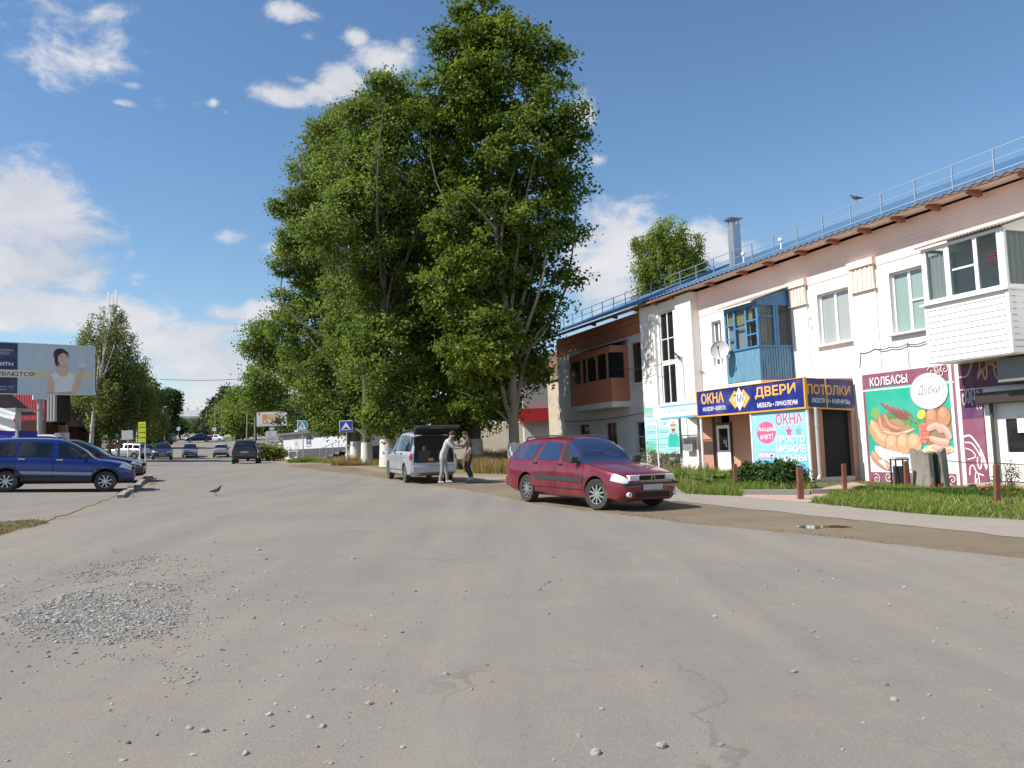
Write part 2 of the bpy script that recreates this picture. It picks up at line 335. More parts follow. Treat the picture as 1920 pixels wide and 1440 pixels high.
def ground_mat(name, cols, scales=(0.35, 2.2, 30.0), bump=0.35, cracks=0.0, rough=0.9, speck=0.0, streak=0.0):
    m, nt, N, L, P = _nodes(name)
    tc = N.new('ShaderNodeTexCoord')
    def noise(sc, det=6, r=0.6, off=0.0, dist=0.0):
        mp = N.new('ShaderNodeMapping'); mp.inputs['Location'].default_value = (off, off * 0.7, 0); L.new(tc.outputs['Object'], mp.inputs[0])
        n = N.new('ShaderNodeTexNoise'); n.inputs['Scale'].default_value = sc; n.inputs['Detail'].default_value = det; n.inputs['Roughness'].default_value = r; n.inputs['Distortion'].default_value = dist
        L.new(mp.outputs[0], n.inputs['Vector']); return n.outputs[0]
    def rng(v, a, b, lo=0.0, hi=1.0):
        r = N.new('ShaderNodeMapRange'); r.inputs[1].default_value = a; r.inputs[2].default_value = b; r.inputs[3].default_value = lo; r.inputs[4].default_value = hi; L.new(v, r.inputs[0]); return r.outputs[0]
    def mixc(f, a, b, mode='MIX'):
        x = N.new('ShaderNodeMix'); x.data_type = 'RGBA'; x.blend_type = mode
        if isinstance(f, float): x.inputs[0].default_value = f
        else: L.new(f, x.inputs[0])
        for i, v in ((6, a), (7, b)):
            if isinstance(v, tuple): x.inputs[i].default_value = v + (1,)
            else: L.new(v, x.inputs[i])
        return x.outputs[2]
    c = mixc(rng(noise(scales[0], 5, 0.6, 1.3, 0.8), 0.38, 0.62), cols[0], cols[1])
    c = mixc(rng(noise(scales[1], 8, 0.65, 4.2, 0.5), 0.5, 0.72, 0, 0.75), c, cols[2])
    c = mixc(rng(noise(scales[1] * 2.6, 8, 0.7, 9.2), 0.52, 0.75, 0, 0.6), c, cols[3])
    if streak:
        mp = N.new('ShaderNodeMapping'); mp.inputs['Rotation'].default_value = (0, 0, 0.22); mp.inputs['Scale'].default_value = (1.5, 0.13, 1); L.new(tc.outputs['Object'], mp.inputs[0])
        sn = N.new('ShaderNodeTexNoise'); sn.inputs['Scale'].default_value = 1.0; sn.inputs['Detail'].default_value = 6; sn.inputs['Roughness'].default_value = 0.6; L.new(mp.outputs[0], sn.inputs['Vector'])
        c = mixc(rng(sn.outputs[0], 0.50, 0.68, 0, streak), c, (0.285, 0.255, 0.222)); c = mixc(rng(sn.outputs[0], 0.46, 0.34, 0, streak), c, (0.150, 0.144, 0.136))
    g = noise(scales[2] * 2.5, 3, 0.7, 2.0)
    c = mixc(0.55, c, mixc(rng(g, 0.3, 0.7), (0.34, 0.34, 0.34), (0.66, 0.66, 0.66)), 'OVERLAY')
    if speck:
        vo = N.new('ShaderNodeTexVoronoi'); vo.inputs['Scale'].default_value = 26; L.new(tc.outputs['Object'], vo.inputs['Vector'])
        s1 = rng(vo.outputs['Distance'], 0.10, 0.16, 1, 0)
        s2 = N.new('ShaderNodeMath'); s2.operation = 'MULTIPLY'; L.new(s1, s2.inputs[0]); L.new(rng(noise(1.1, 4, 0.6, 7.7), 0.45, 0.62, 0, speck), s2.inputs[1])
        c = mixc(s2.outputs[0], c, mixc(rng(g, 0.35, 0.6), (0.10, 0.095, 0.09), (0.42, 0.40, 0.38)))
    if cracks:
        v = N.new('ShaderNodeTexVoronoi'); v.feature = 'DISTANCE_TO_EDGE'; v.inputs['Scale'].default_value = 0.42
        dm = N.new('ShaderNodeMapping'); L.new(tc.outputs['Object'], dm.inputs[0])
        ad = N.new('ShaderNodeVectorMath'); ad.operation = 'ADD'; nn = N.new('ShaderNodeTexNoise'); nn.inputs['Scale'].default_value = 0.8; nn.inputs['Detail'].default_value = 8
        L.new(tc.outputs['Object'], nn.inputs['Vector']); sc = N.new('ShaderNodeVectorMath'); sc.operation = 'SCALE'; sc.inputs['Scale'].default_value = 1.8; L.new(nn.outputs['Color'], sc.inputs[0])
        L.new(dm.outputs[0], ad.inputs[0]); L.new(sc.outputs[0], ad.inputs[1]); L.new(ad.outputs[0], v.inputs['Vector'])
        k = rng(v.outputs['Distance'], 0.004, 0.012, 1, 0)
        mm = N.new('ShaderNodeMath'); mm.operation = 'MULTIPLY'; L.new(k, mm.inputs[0]); L.new(rng(noise(0.5, 3, 0.5, 6.1), 0.55, 0.64, 0, cracks), mm.inputs[1])
        c = mixc(mm.outputs[0], c, (0.07, 0.062, 0.055))
    L.new(c, P.inputs['Base Color']); P.inputs['Roughness'].default_value = rough; P.inputs['Specular IOR Level'].default_value = 0.25
    b = N.new('ShaderNodeBump'); b.inputs['Strength'].default_value = bump; b.inputs['Distance'].default_value = 0.015
    L.new(noise(scales[2], 6, 0.7, 3.3), b.inputs['Height']); L.new(b.outputs[0], P.inputs['Normal'])
    return m
M_SOIL = ground_mat('dusty_soil', [(0.235, 0.19, 0.135), (0.27, 0.22, 0.16), (0.20, 0.165, 0.11), (0.16, 0.145, 0.08)], bump=0.6)
M_ROAD = ground_mat('worn_asphalt', [(0.196, 0.184, 0.168), (0.226, 0.205, 0.178), (0.248, 0.213, 0.172), (0.172, 0.165, 0.155)], bump=0.45, cracks=0.3, speck=0.6, streak=0.32, scales=(0.28, 1.6, 36.0))
M_PATH = ground_mat('pale_path', [(0.265, 0.24, 0.21), (0.29, 0.26, 0.222), (0.24, 0.21, 0.175), (0.22, 0.205, 0.19)], bump=0.3)
M_DIRT = ground_mat('brown_dirt', [(0.165, 0.13, 0.092), (0.205, 0.165, 0.115), (0.13, 0.105, 0.072), (0.15, 0.13, 0.075)], bump=0.7)
M_GRASSBED = ground_mat('grassy_earth', [(0.09, 0.11, 0.04), (0.12, 0.13, 0.055), (0.13, 0.105, 0.07), (0.07, 0.095, 0.03)], bump=0.8)

def build_ground():
    xs = np.concatenate([np.linspace(-900, -75, 18), np.arange(-70, -30, 4), np.arange(-30, 30.1, 1.0), np.arange(34, 60, 4), np.linspace(64, 900, 18)])
    ys = np.concatenate([np.linspace(-300, -25, 8), np.arange(-20, 60.1, 1.0), np.arange(64, 140, 4), np.arange(140, 331, 10), np.linspace(350, 1800, 24)])
    X, Y = np.meshgrid(xs, ys, indexing='ij'); Z = Gv(np.stack([X.ravel(), Y.ravel()], 1)).reshape(X.shape)
    vs = np.stack([X, Y, Z], 2).reshape(-1, 3); ny = len(ys)
    me = bpy.data.meshes.new('ground')
    me.from_pydata(vs.tolist(), [], [(i * ny + j, (i + 1) * ny + j, (i + 1) * ny + j + 1, i * ny + j + 1) for i in range(len(xs) - 1) for j in range(ny - 1)])
    me.materials.append(M_SOIL); o = bpy.data.objects.new('ground', me); COL.objects.link(o); o['kind'] = 'structure'
    q = lambda L_: [gp(*p) for p in L_]
    right = q([(2100, 1073), (1920, 1050), (1700, 1025), (1500, 1003), (1300, 984), (1130, 962), (1000, 946), (870, 919), (700, 894), (610, 884), (545, 876), (510, 868)])
    far_r = [gd(488, 75), gd(480, 100), gd(474, 118), gd(455, 135), gd(425, 150), gd(405, 200), gd(388, 265), gd(378, 330)]
    far_l = [gd(352, 330), gd(340, 265), gd(326, 200), gd(308, 150), gd(282, 118), gd(268, 90), gd(272, 70)]
    left = q([(282, 892), (262, 915), (205, 942), (140, 968), (60, 992), (0, 1008)])
    front = [(-12, 8), (-14, -20), (24, -20), (15.5, 6.0)]
    sheet('road', right + far_r + far_l + left + [(-9, 12.6)] + front, 0.014, M_ROAD, jit=0.05, seed=3)
    sheet('cross_street', [gd(-60, 120), gd(282, 118), gd(308, 150), gd(-60, 152)], 0.010, M_ROAD)
    sheet('side_street', [gd(474, 118), gd(800, 120), gd(800, 146), gd(425, 150)], 0.010, M_ROAD)
    # parking apron at the left
    sheet('parking_area', [(-8.2, 14.2)] + q([(60, 985), (140, 960), (205, 936), (250, 905), (268, 893)]) + [gd(262, 45), gd(252, 70), gd(236, 95), gd(-200, 95), gd(-700, 40), (-26, 13)], 0.010, M_ROAD, jit=0.06, seed=5)
    # right side: dirt strip, path, grass verge
    sheet('dirt_verge', q([(560, 879), (545, 872), (600, 869), (680, 880), (760, 891), (860, 900), (960, 897), (1130, 905), (1300, 942), (1490, 962), (1600, 973), (1700, 983), (1920, 1008)]) + [(15.5, 12.2), (15.5, 6.5)] + right[::1], 0.006, M_DIRT, jit=0.10, seed=9)
    sheet('footpath', q([(850, 897), (960, 895), (1130, 904), (1290, 926), (1390, 931), (1520, 944), (1720, 964), (1920, 977)]) + [(17, 13.4), (15.6, 12.0)] + q([(1920, 1010), (1700, 986), (1600, 976), (1490, 964), (1320, 946), (1130, 925), (960, 905), (850, 904)]), 0.012, M_PATH, jit=0.07, seed=11)
    sheet('grass_verge', q([(1285, 926), (1390, 931), (1520, 944), (1720, 964), (1920, 977)]) + [(17.0, 13.6), (22, 16), (12.2, 25.4), (8.0, 35)] + q([(1230, 882)]), 0.008, M_GRASSBED, jit=0.06, seed=13)
    sheet('grass_strip', q([(530, 862), (600, 864), (655, 872), (720, 879), (800, 886), (960, 890), (1000, 884)]) + [(3.4, 46), (-6, 50), (-12, 75), (-17, 90)], 0.005, ground_mat('dry_turf', [(0.16, 0.145, 0.06), (0.20, 0.17, 0.075), (0.12, 0.13, 0.045), (0.21, 0.18, 0.10)], bump=0.8), jit=0.08, seed=15)
build_ground()
def kerb_line(name, label, pts, w, h, m, gap=0.0, group=None, seed=2):
    rr = random.Random(seed); b = MB()
    for p, q in zip(pts[:-1], pts[1:]):
        a, c = Vector(p), Vector(q); L_ = (c - a).length; k = max(1, int(L_ / 1.0))
        for i in range(k):
            s, e = a.lerp(c, i / k), a.lerp(c, (i + 1) / k - (0.02 / max(L_, .1))); 
            o = Vector((rr.uniform(-1, 1) * gap, rr.uniform(-1, 1) * gap, h / 2 + rr.uniform(-1, 1) * gap * 0.6))
            b.beam(s + o, e + o + Vector((rr.uniform(-1, 1) * gap, rr.uniform(-1, 1) * gap, rr.uniform(-1, 0) * gap)), w, h)
    return tag(b.build(name, m), label, 'kerb', group)
# ------------------------------------------------------------------ two-storey building on the right
_vp = raydir(410, 857); _vp[2] = 0; _vp /= np.linalg.norm(_vp)
FU = -_vp; FN = np.array([-FU[1], FU[0], 0]); FN = FN if FN[0] < 0 else -FN      # along the facade to the right / outward
FP0 = at(1620, 800, 25.4); FP0[2] = 0.0
FROT = math.atan2(FU[1], FU[0])                                                  # local x = along, local y = into the building, z up
def F(px, py, v=0.0):                              # photo pixel on the facade plane v metres out -> (u, z)
    d = raydir(px, py); t = ((FP0 + FN * v - CPOS) @ FN) / (d @ FN); p = CPOS + d * t
    return float((p - FP0) @ FU), float(p[2])
def FW(u, v, z): return FP0 + FU * u + FN * v + np.array([0, 0, z])
def vsolve(pc, pw):                                # how far a corner stands out from the wall foot of its side face
    uw = F(*pw)[0]; a, b = 0.0, 5.0
    for _ in range(40):
        m = (a + b) / 2
        if F(pc[0], pc[1], m)[0] > uw: b = m
        else: a = m
    return a
def SF(px, py, u):                                 # photo pixel on the side plane at u -> (v, z)
    d = raydir(px, py); P = FP0 + FU * u; t = ((P - CPOS) @ FU) / (d @ FU); p = CPOS + d * t
    return float((p - P) @ FN), float(p[2])
def fthing(name, label, cat, u, v, z, group=None): return thing(name, label, cat, FW(u, v, z), FROT, group)

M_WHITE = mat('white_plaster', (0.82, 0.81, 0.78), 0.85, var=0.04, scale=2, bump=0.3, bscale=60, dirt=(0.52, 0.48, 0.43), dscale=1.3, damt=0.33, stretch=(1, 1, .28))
M_GREYW = mat('grey_and_shaded_plaster', (0.62, 0.61, 0.59), 0.85, var=0.05, scale=2, bump=0.25, bscale=60, dirt=(0.40, 0.38, 0.35), dscale=1.0, damt=0.5)
M_PINK = mat('salmon_plaster', (0.92, 0.70, 0.60), 0.85, var=0.06, scale=1.5, bump=0.2, bscale=50, dirt=(0.90, 0.76, 0.68), dscale=0.7, damt=0.6)
M_CAP = mat('sunlit_salmon_plaster', (0.80, 0.66, 0.57), 0.85, var=0.04, dirt=(.80, .74, .68), damt=.6)  # salmon made paler: the wash of full sun is put into the colour
M_PINKD = mat('brick_red_and_shaded_salmon', (0.46, 0.17, 0.095), 0.8, var=0.10, scale=2.5, bump=0.2, dirt=(0.36, 0.16, 0.10), damt=0.5)
M_TERRA = mat('terracotta_wall', (0.50, 0.27, 0.19), 0.85, var=0.07, scale=2.0, bump=0.3, bscale=70, dirt=(0.40, 0.25, 0.19), damt=0.5)
M_BLUEROOF = mat('blue_metal_roof', (0.065, 0.15, 0.27), 0.42, var=0.10, scale=0.6, dirt=(0.15, 0.22, 0.29), dscale=.5, damt=0.7, spec=0.5)
M_RAFTER = mat('stained_rafter', (0.30, 0.10, 0.055), 0.7, var=0.15, scale=8)
M_SOFFIT = mat('brown_soffit', (0.20, 0.12, 0.085), 0.8)
M_RAIL = mat('galvanised_steel', (0.45, 0.50, 0.55), 0.4, metal=0.6, var=0.08)
M_PVC = mat('white_plastic', (0.82, 0.82, 0.82), 0.35, var=0.02)
M_GLASS = glass_mat('window_glass', (0.10, 0.12, 0.12), 0.03)
M_GLASSD = glass_mat('dark_window_glass', (0.018, 0.02, 0.022), 0.05)
M_GLASSG = glass_mat('pale_green_glass', (0.26, 0.36, 0.34), 0.06)
M_CLEAR = glass_mat('clear_glass', (0.03, 0.035, 0.035), 0.02, alpha=0.35)
M_DARK = mat('near_black', (0.012, 0.011, 0.011), 0.8)
M_BLUEW = mat('faded_blue_boards', (0.10, 0.27, 0.42), 0.75, var=0.25, scale=5, bump=0.3, dirt=(0.27, 0.37, 0.43), dscale=2.5, damt=0.75, stretch=(6, 6, 0.6))
M_BLUEF = mat('blue_frame_paint', (0.055, 0.20, 0.42), 0.6, var=0.15, scale=6, dirt=(0.25, 0.33, 0.40), dscale=4, damt=0.5)
M_CURTAIN = mat('yellow_curtain', (0.62, 0.50, 0.24), 0.9, var=0.1, scale=12)
M_LACE = mat('lace_curtain', (0.62, 0.62, 0.60), 0.9, var=0.12, scale=14)
M_SIDING = mat('white_siding', (0.82, 0.81, 0.79), 0.45, var=0.02)
M_CORR = mat('weathered_sheet', (0.36, 0.34, 0.32), 0.6, var=0.15, scale=5, metal=0.2)
M_BRNW = mat('brown_window_wood', (0.22, 0.075, 0.04), 0.6, var=0.15)
M_STEEL = mat('bare_steel', (0.5, 0.5, 0.5), 0.35, metal=0.9)
M_GREYP = mat('grey_paint', (0.45, 0.45, 0.44), 0.5)
M_CABLE = mat('black_cable', (0.03, 0.03, 0.032), 0.6)

UL, UR = F(1046, 700)[0], 13.0                       # ends of the facade
US0, US1 = F(1204, 700, .4)[0], F(1297, 620, .4)[0]  # stair bay
DEEP = 11.0
EO = 0.78                                            # eave overhang
_ea, _eb = F(1900, 323.5, EO), F(1300, 535, EO)
def eave(u): return _ea[1] + (_eb[1] - _ea[1]) * (u - _ea[0]) / (_eb[0] - _ea[0])
ZE = (_ea[1] + _eb[1]) / 2 ; print('EAVE', _ea, _eb, 'UL', UL, US0, US1)
ZB = -1.2
bld = fthing('apartment_building', 'long two storey white and salmon building with blue metal roof behind the shop porch', 'building', 0, 0, 0)
def wall_with_holes(mb, u0, u1, z0, z1, y, holes, depth=0.25):
    us = sorted({u0, u1} | {h[0] for h in holes} | {h[1] for h in holes}); zs = sorted({z0, z1} | {h[2] for h in holes} | {h[3] for h in holes})
    us = [a for a in us if u0 <= a <= u1]; zs = [a for a in zs if z0 <= a <= z1]
    for a, b in zip(us[:-1], us[1:]):
        for c, d in zip(zs[:-1], zs[1:]):
            m = ((a + b) / 2, (c + d) / 2)
            if any(h[0] < m[0] < h[1] and h[2] < m[1] < h[3] for h in holes): continue
            mb.add([(a, y, c), (b, y, c), (b, y, d), (a, y, d)], [(0, 1, 2, 3)])
    for a, b, c, d in holes:
        for q in ([(a, y, c), (a, y, d), (a, y + depth, d), (a, y + depth, c)], [(b, y, c), (b, y + depth, c), (b, y + depth, d), (b, y, d)],
                  [(a, y, d), (b, y, d), (b, y + depth, d), (a, y + depth, d)], [(a, y, c), (a, y + depth, c), (b, y + depth, c), (b, y, c)]):
            mb.add(q, [(0, 1, 2, 3)])
def rect(tl, br, v=0.0):
    a, b = F(*tl, v), F(*br, v); return (a[0], b[0], b[1], a[1])        # u0,u1,z0,z1
VB = 0.40                                            # stair bay stands this far out
W1, W2 = rect((1531, 553), (1597, 638)), rect((1666, 513), (1739, 617))
_ut = F(1733, 575)[0]
W0 = rect((1333.5, 604), (1356, 684))
WL = rect((1182, 645), (1206, 716)); WL = (WL[0], US0 - 0.03, WL[2], WL[3])
G1, G2, G3 = rect((1086, 797), (1106, 822)), rect((1135, 794), (1158, 838)), rect((1190, 791), (1209, 862)); G3 = (G3[0], US0 - 0.05, G3[2], G3[3])
SH = rect((1857, 745), (1960, 960)); SH = (SH[0], SH[0] + 3.4, ZB, SH[3])                   # shop entrance glazing
DO = rect((1343, 780), (1381, 905)); DO = (DO[0], DO[1], ZB, DO[3])
BALW = rect((1107, 657), (1144, 754))
pink_z = F(1482, 545)[1]
print('pink_z', pink_z, 'W1', W1, 'W2', W2, 'DO', DO)
# walls
mb = MB()
wall_with_holes(mb, US1, UR, ZB, eave(0) - 0.05, 0.0, [W1, W2, SH, DO, W0])
mb.mi(1); wall_with_holes(mb, UL, US0, ZB, eave(0) - 0.05, 0.0, [WL, G1, G2, G3])  # left end is white plaster, its shade put in as grey
mb.mi(0)
for q in ([(UR, 0), (UR, DEEP)], [(UR, DEEP), (UL, DEEP)], [(UL, DEEP), (UL, 0)]):
    (a, b), (c, d) = q; mb.add([(a, b, ZB), (c, d, ZB), (c, d, eave(0) - .05), (a, b, eave(0) - .05)], [(0, 1, 2, 3)])
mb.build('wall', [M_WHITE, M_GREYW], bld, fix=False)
# back room behind the openings so that glass never looks through to nothing
mb = MB(); mb.box(UL + .1, UR - .1, 0.9, 1.0, ZB, eave(0) - .1); mb.build('inner_wall', M_DARK, bld)
# salmon band with mouldings under the eave
mb = MB(); zt = eave(0) - 0.04
mb.box(US1 + .002, UR, -0.02, 0.003, pink_z, zt - 0.62)
mb.box(US1 + .002, UR, -0.04, 0.003, zt - 0.62, zt - 0.50); mb.box(US1 + .002, UR, -0.06, 0.003, zt - 0.50, zt - 0.42)
mb.box(US1 + .002, UR, -0.05, 0.003, zt - 0.42, zt)
mb.build('cornice_band', M_PINK, bld)
mb = MB(); zl = F(1120, 648)[1]; mb.box(UL, US0 - .002, -0.025, 0.003, zl, zt); mb.box(UL, US0 - .002, -0.09, 0.003, zt - .45, zt - .3); mb.build('cornice_band', M_PINKD, bld)  # left band: salmon darkened to brick red, painting in the tree shade
# stair bay: two pilasters, recess with tall windows
s0, s1 = F(1231, 700, VB)[0], F(1272, 700, VB)[0]
SW = rect((1234, 588), (1270, 756), VB - .12)
mb = MB()
mb.box(US0, s0, -VB, .003, ZB, zt); mb.box(s1, US1, -VB, .003, ZB, zt)
m2 = MB(); wall_with_holes(m2, s0, s1, ZB, zt, -VB + .12, [SW], .2); mb.add(m2.v, m2.f)
mb.build('stair_bay', M_WHITE, bld, fix=False)
w = MB(); y = -VB + .24; a, b, c, d = SW; mid = (a + b) / 2; zm = F(1262, 676, VB)[1]
for q in ((a, a + .06), (mid - .035, mid + .035), (b - .06, b)): w.box(q[0], q[1], y - .05, y, c, d)
for q in (c, zm - .12, d - .07): w.box(a + .061, b - .061, y - .045, y - .004, q, q + (.22 if q == zm - .12 else .07))
zq = (zm + d) / 2 - .1; w.box(a + .061, b - .061, y - .04, y - .006, zq, zq + .04)
wf = w.build('stair_window', M_PVC, bld); g = MB(); g.box(a, b, y - .02, y - .01, c, d); g.build('pane', M_GLASSD, wf)
# windows
def window(r, split, transom=None, m=M_PVC, gm=M_GLASS, sill=True, dep=0.16, parent=bld, blind=None, fw=.065):
    a, b, c, d = r; w = MB(); y = dep
    w.box(a, a + fw, y - .03, y + .04, c, d); w.box(b - fw, b, y - .03, y + .04, c, d); w.box(a + fw, b - fw, y - .03, y + .04, c, c + fw); w.box(a + fw, b - fw, y - .03, y + .04, d - fw, d)
    for s in split: u = a + (b - a) * s; w.box(u - .05, u + .05, y - .034, y + .038, c + fw, d - fw)
    if transom: u0, u1, t = transom; z = c + (d - c) * t; w.box(a + (b - a) * u0 + .05, a + (b - a) * u1 - fw, y - .03, y + .035, z - .025, z + .025)
    f = w.build('window', m, parent); g = MB(); g.add([(a, y + .012, c), (b, y + .012, c), (b, y + .012, d), (a, y + .012, d)], [(0, 1, 2, 3)]); g.build('pane', gm, f)
    if blind:
        g = MB(); nx = 30; u0, u1 = a + (b - a) * blind[0], a + (b - a) * blind[1]; g.grid(lambda s, t: (u0 + (u1 - u0) * s, y + .005 + .004 * math.sin(s * 40), c + .05 + (d - c - .1) * (blind[2] + (1 - blind[2]) * t)), nx, 1); g.build('curtain', blind[3], f)
    if sill:
        s = MB(); s.box(a - .08, b + .08, -.13, dep, c - .05, c - .005, .01); s.build('window_sill', M_GREYP if sill == 2 else M_WHITE, f)
    return f
M_PANEW = glass_mat('greyish_pane', (0.34, 0.38, 0.38), 0.05)
window(W1, [.5], gm=M_PANEW); window(W2, [.5], (.5, 1, .5), gm=M_GLASSG, sill=2); window(W0, [.5], gm=M_GLASS, sill=False)
window(WL, [.5], m=M_BRNW, gm=M_GLASSD); window(G1, [], m=M_BRNW, gm=M_GLASSD, sill=False); window(G2, [.5], m=M_BRNW, gm=M_GLASSD); window(G3, [.5], (.0, 1, .6), m=M_GREYP, gm=M_GLASSD)
# pilaster capitals and faint pilasters
for (pl, pr, tp, bt) in ((1482, 1513, 527, 575), (1597, 1641, 488, 547)):
    a, b = F(pl, tp + 20)[0], F(pr, tp + 20)[0]; z1, z0 = F((pl + pr) / 2, tp)[1], F((pl + pr) / 2, bt - 3)[1]
    mb = MB(); mb.box(a - .06, b + .06, -.17, -.021, z1 - .22, z1); mb.box(a, b, -.10, -.022, z0, z1 - .221); mb.box(a - .05, b + .05, -.13, -.023, z0 - .05, z0)
    n = 5
    for k in range(n): u = a + (b - a) * (k + .5) / n; mb.box(u - .035, u + .035, -.125, -.101, z0 + .04, z1 - .26)
    mb.build('pilaster_capital', M_CAP, bld)
    mb = MB(); mb.box(a, b, -.045, .003, ZB, z0 - .051); mb.build('pilaster', M_WHITE, bld)
# roof: corrugated metal sheets, low pitch, with soffit and rafter tails
mb = MB(); rise = 2.5; hw = DEEP / 2; u0r, u1r = UL - 0.6, UR
def roof_z(u, y): return eave(u) + 0.05 + (min(y + EO, DEEP + EO - y) / (hw + EO)) * rise
nu = int((u1r - u0r) / 0.055); us = [u0r + (u1r - u0r) * i / nu for i in range(nu + 1)]
vs = []; ysl = [-EO, hw, DEEP + EO]
for i, u in enumerate(us):
    wv = 0.028 * math.sin(2 * math.pi * u / 0.30)
    vs += [(u, yy, roof_z(u, yy) + wv) for yy in ysl]
mb.add(vs, [(i * 3 + j, (i + 1) * 3 + j, (i + 1) * 3 + j + 1, i * 3 + j + 1) for i in range(nu) for j in range(2)])
rf = mb.build('roof', M_BLUEROOF, bld, smooth=True, fix=False)
mb = MB(); mb.add([(u0r, -EO + .05, eave(u0r) - .02), (u1r, -EO + .05, eave(u1r) - .02), (u1r, .0, eave(u1r) + .06), (u0r, .0, eave(u0r) + .06)], [(0, 1, 2, 3)])
mb.build('soffit', M_PINK, rf); mb = MB(); mb.box(u0r, u1r, -EO + .02, -EO + .05, eave(0) - .035, eave(0) + .05); mb.build('fascia_board', M_SOFFIT, rf)
rp = [1924, 1826, 1749, 1683, 1620, 1561, 1501, 1440, 1391, 1330, 1258, 1226, 1190, 1150, 1110]
for k, px in enumerate(rp):
    u = F(px, 330 + (1920 - px) * .35, EO * .6)[0]; mb = MB()
    mb.prism([(-EO + .10, eave(u) - .035), (-EO + .10, eave(u) - .075), (-.25, eave(u) - .16), (-.25, eave(u) - .0)], u - .075, u + .075, 'x'); mb.build('rafter_tail', M_RAFTER, rf)
# gutter-side snow guard railing on the roof
mb = MB(); yr = -EO + 0.85; step = 1.28; k0 = int((UL) / step); prevp = None
for k in range(k0, int(UR / step) + 1):
    u = k * step; zb_ = roof_z(u, yr); p0 = (u, yr, zb_ - .02); p1 = (u, yr, zb_ + .72); mb.beam(p0, p1, .035)
    if prevp:
        for h in (.40, .70): mb.beam((prevp[0], yr, prevp[2] + h), (u, yr, zb_ + h), .022)
        mb.beam((prevp[0], yr - .15, prevp[2] + .03), (u, yr - .15, zb_ + .03), .03)
    prevp = (u, yr, zb_)
mb.build('roof_railing', M_RAIL, rf)
# steel flue
def roof_pt(px, py, yl): return F(px, py, -yl)
u, z = F(1379, 480, -2.6); zb_ = roof_z(u, 2.6); zt_ = F(1377, 421, -2.6)[1]; mb = MB()
mb.box(u - .20, u + .20, 2.4, 2.8, zb_ - .3, zt_); mb.build('flue', M_RAIL, rf)
mb = MB()
for sx in (-.16, .16):
    for sy in (2.44, 2.76): mb.box(u + sx - .02, u + sx + .02, sy - .02, sy + .02, zt_, zt_ + .22)
mb.prism([(u - .34, zt_ + .22), (u + .34, zt_ + .22), (u + .2, zt_ + .30), (u - .2, zt_ + .30)], 2.3, 2.9); mb.build('flue_cap', M_STEEL, rf)
for px, py in ((1395, 497), (1463, 438)):
    u, z = F(px, py, -1.6); zz = roof_z(u, 1.6); mb = MB(); mb.tube([(u, 1.6, zz - .05), (u, 1.6, zz + .34)], .03, 8); mb.lathe([(.0, zz + .34), (.10, zz + .34), (.10, zz + .44), (0, zz + .46)], 10, c=(u, 1.6, 0)); mb.build('vent_pipe', M_PVC, rf)
# ---- blue wooden balcony
ub = F(1488, 655)[0]; vb = vsolve((1423.5, 650), (1488, 655)); print('blue balcony depth', vb)
ul = F(1362, 680, vb)[0]
zt_, zr_, zb_ = F(1422, 569, vb)[1], F(1423.5, 650, vb)[1], F(1428, 711, vb)[1]
balc = MB(); nb = int((ub - ul) / .11)
for k in range(nb): a = ul + (ub - ul) * k / nb; balc.box(a + .004, a + (ub - ul) / nb - .004, -vb, -vb + .02, zb_ + (k % 3) * .015, zr_)
nb = int(vb / .11)
for k in range(nb):
    a = -vb + vb * k / nb
    for uu in (ub - .02, ul): balc.box(uu, uu + .02, a + .024, a + vb / nb - .004, zb_ + (k % 2) * .015, zr_)
bb = balc.build('balcony', M_BLUEW, bld)
fr = MB(); 
fr.box(ul - .05, ub + .05, -vb - .05, -vb + .06, zr_, zr_ + .06); fr.box(ul - .05, ul + .06, -vb + .061, 0, zr_, zr_ + .06); fr.box(ub - .06, ub + .05, -vb + .061, 0, zr_, zr_ + .06)
zq = zr_ + .06; fw = .10
fr.box(ul, ub, -vb, -vb + .08, zt_ - .02, zt_ + .12)
for uu in (ul, ub - .08): fr.box(uu, uu + .08, -vb + .081, 0, zt_ - .02, zt_ + .12)
cols = [0, .30, .66, 1.0]
for c in cols: u = ul + (ub - ul - fw) * c; fr.box(u, u + fw, -vb + .002, -vb + .075, zq, zt_ - .021)
for i in range(3):
    a = ul + (ub - ul - fw) * cols[i] + fw; b = ul + (ub - ul - fw) * cols[i + 1]
    for t in ((.30, .64) if i != 1 else (.52,)) + (() if i == 1 else ()): z = zq + (zt_ - zq) * t; fr.box(a, b, -vb + .01, -vb + .06, z - .025, z + .025)
for v in (0.42, 0.5): y = -vb * v; fr.box(ub - .075, ub - .005, y - .05, y + .05, zq, zt_ - .021); 
fr.box(ub - .07, ub - .01, -vb + .08, -vb * .5 - .051, zq + (zt_ - zq) * .70, zq + (zt_ - zq) * .70 + .04)
fr.build('balcony_frame', M_BLUEF, bb)
fr = MB(); fr.prism([(-vb - .0, zt_ + .121), (0, zt_ + .121), (0, zt_ + .62), (-vb, zt_ + .16)], ub - .04, ub - .01, 'x'); fr.build('gable_board', M_BLUEF, bb)
g = MB(); g.add([(ul, -vb + .035, zq), (ub, -vb + .035, zq), (ub, -vb + .035, zt_), (ul, -vb + .035, zt_)], [(0, 1, 2, 3)]); g.add([(ub - .04, -vb + .035, zq), (ub - .04, 0, zq), (ub - .04, 0, zt_), (ub - .04, -vb + .035, zt_)], [(0, 1, 2, 3)]); g.build('pane', M_CLEAR, bb)
g = MB(); zc = zq + (zt_ - zq) * .60
g.grid(lambda s, t: (ul + .1 + (ub - ul - .5) * s, -vb + .10 + .012 * math.sin(s * 60), zc + (zt_ - zc) * t), 60, 1); g.build('curtain', M_CURTAIN, bb)
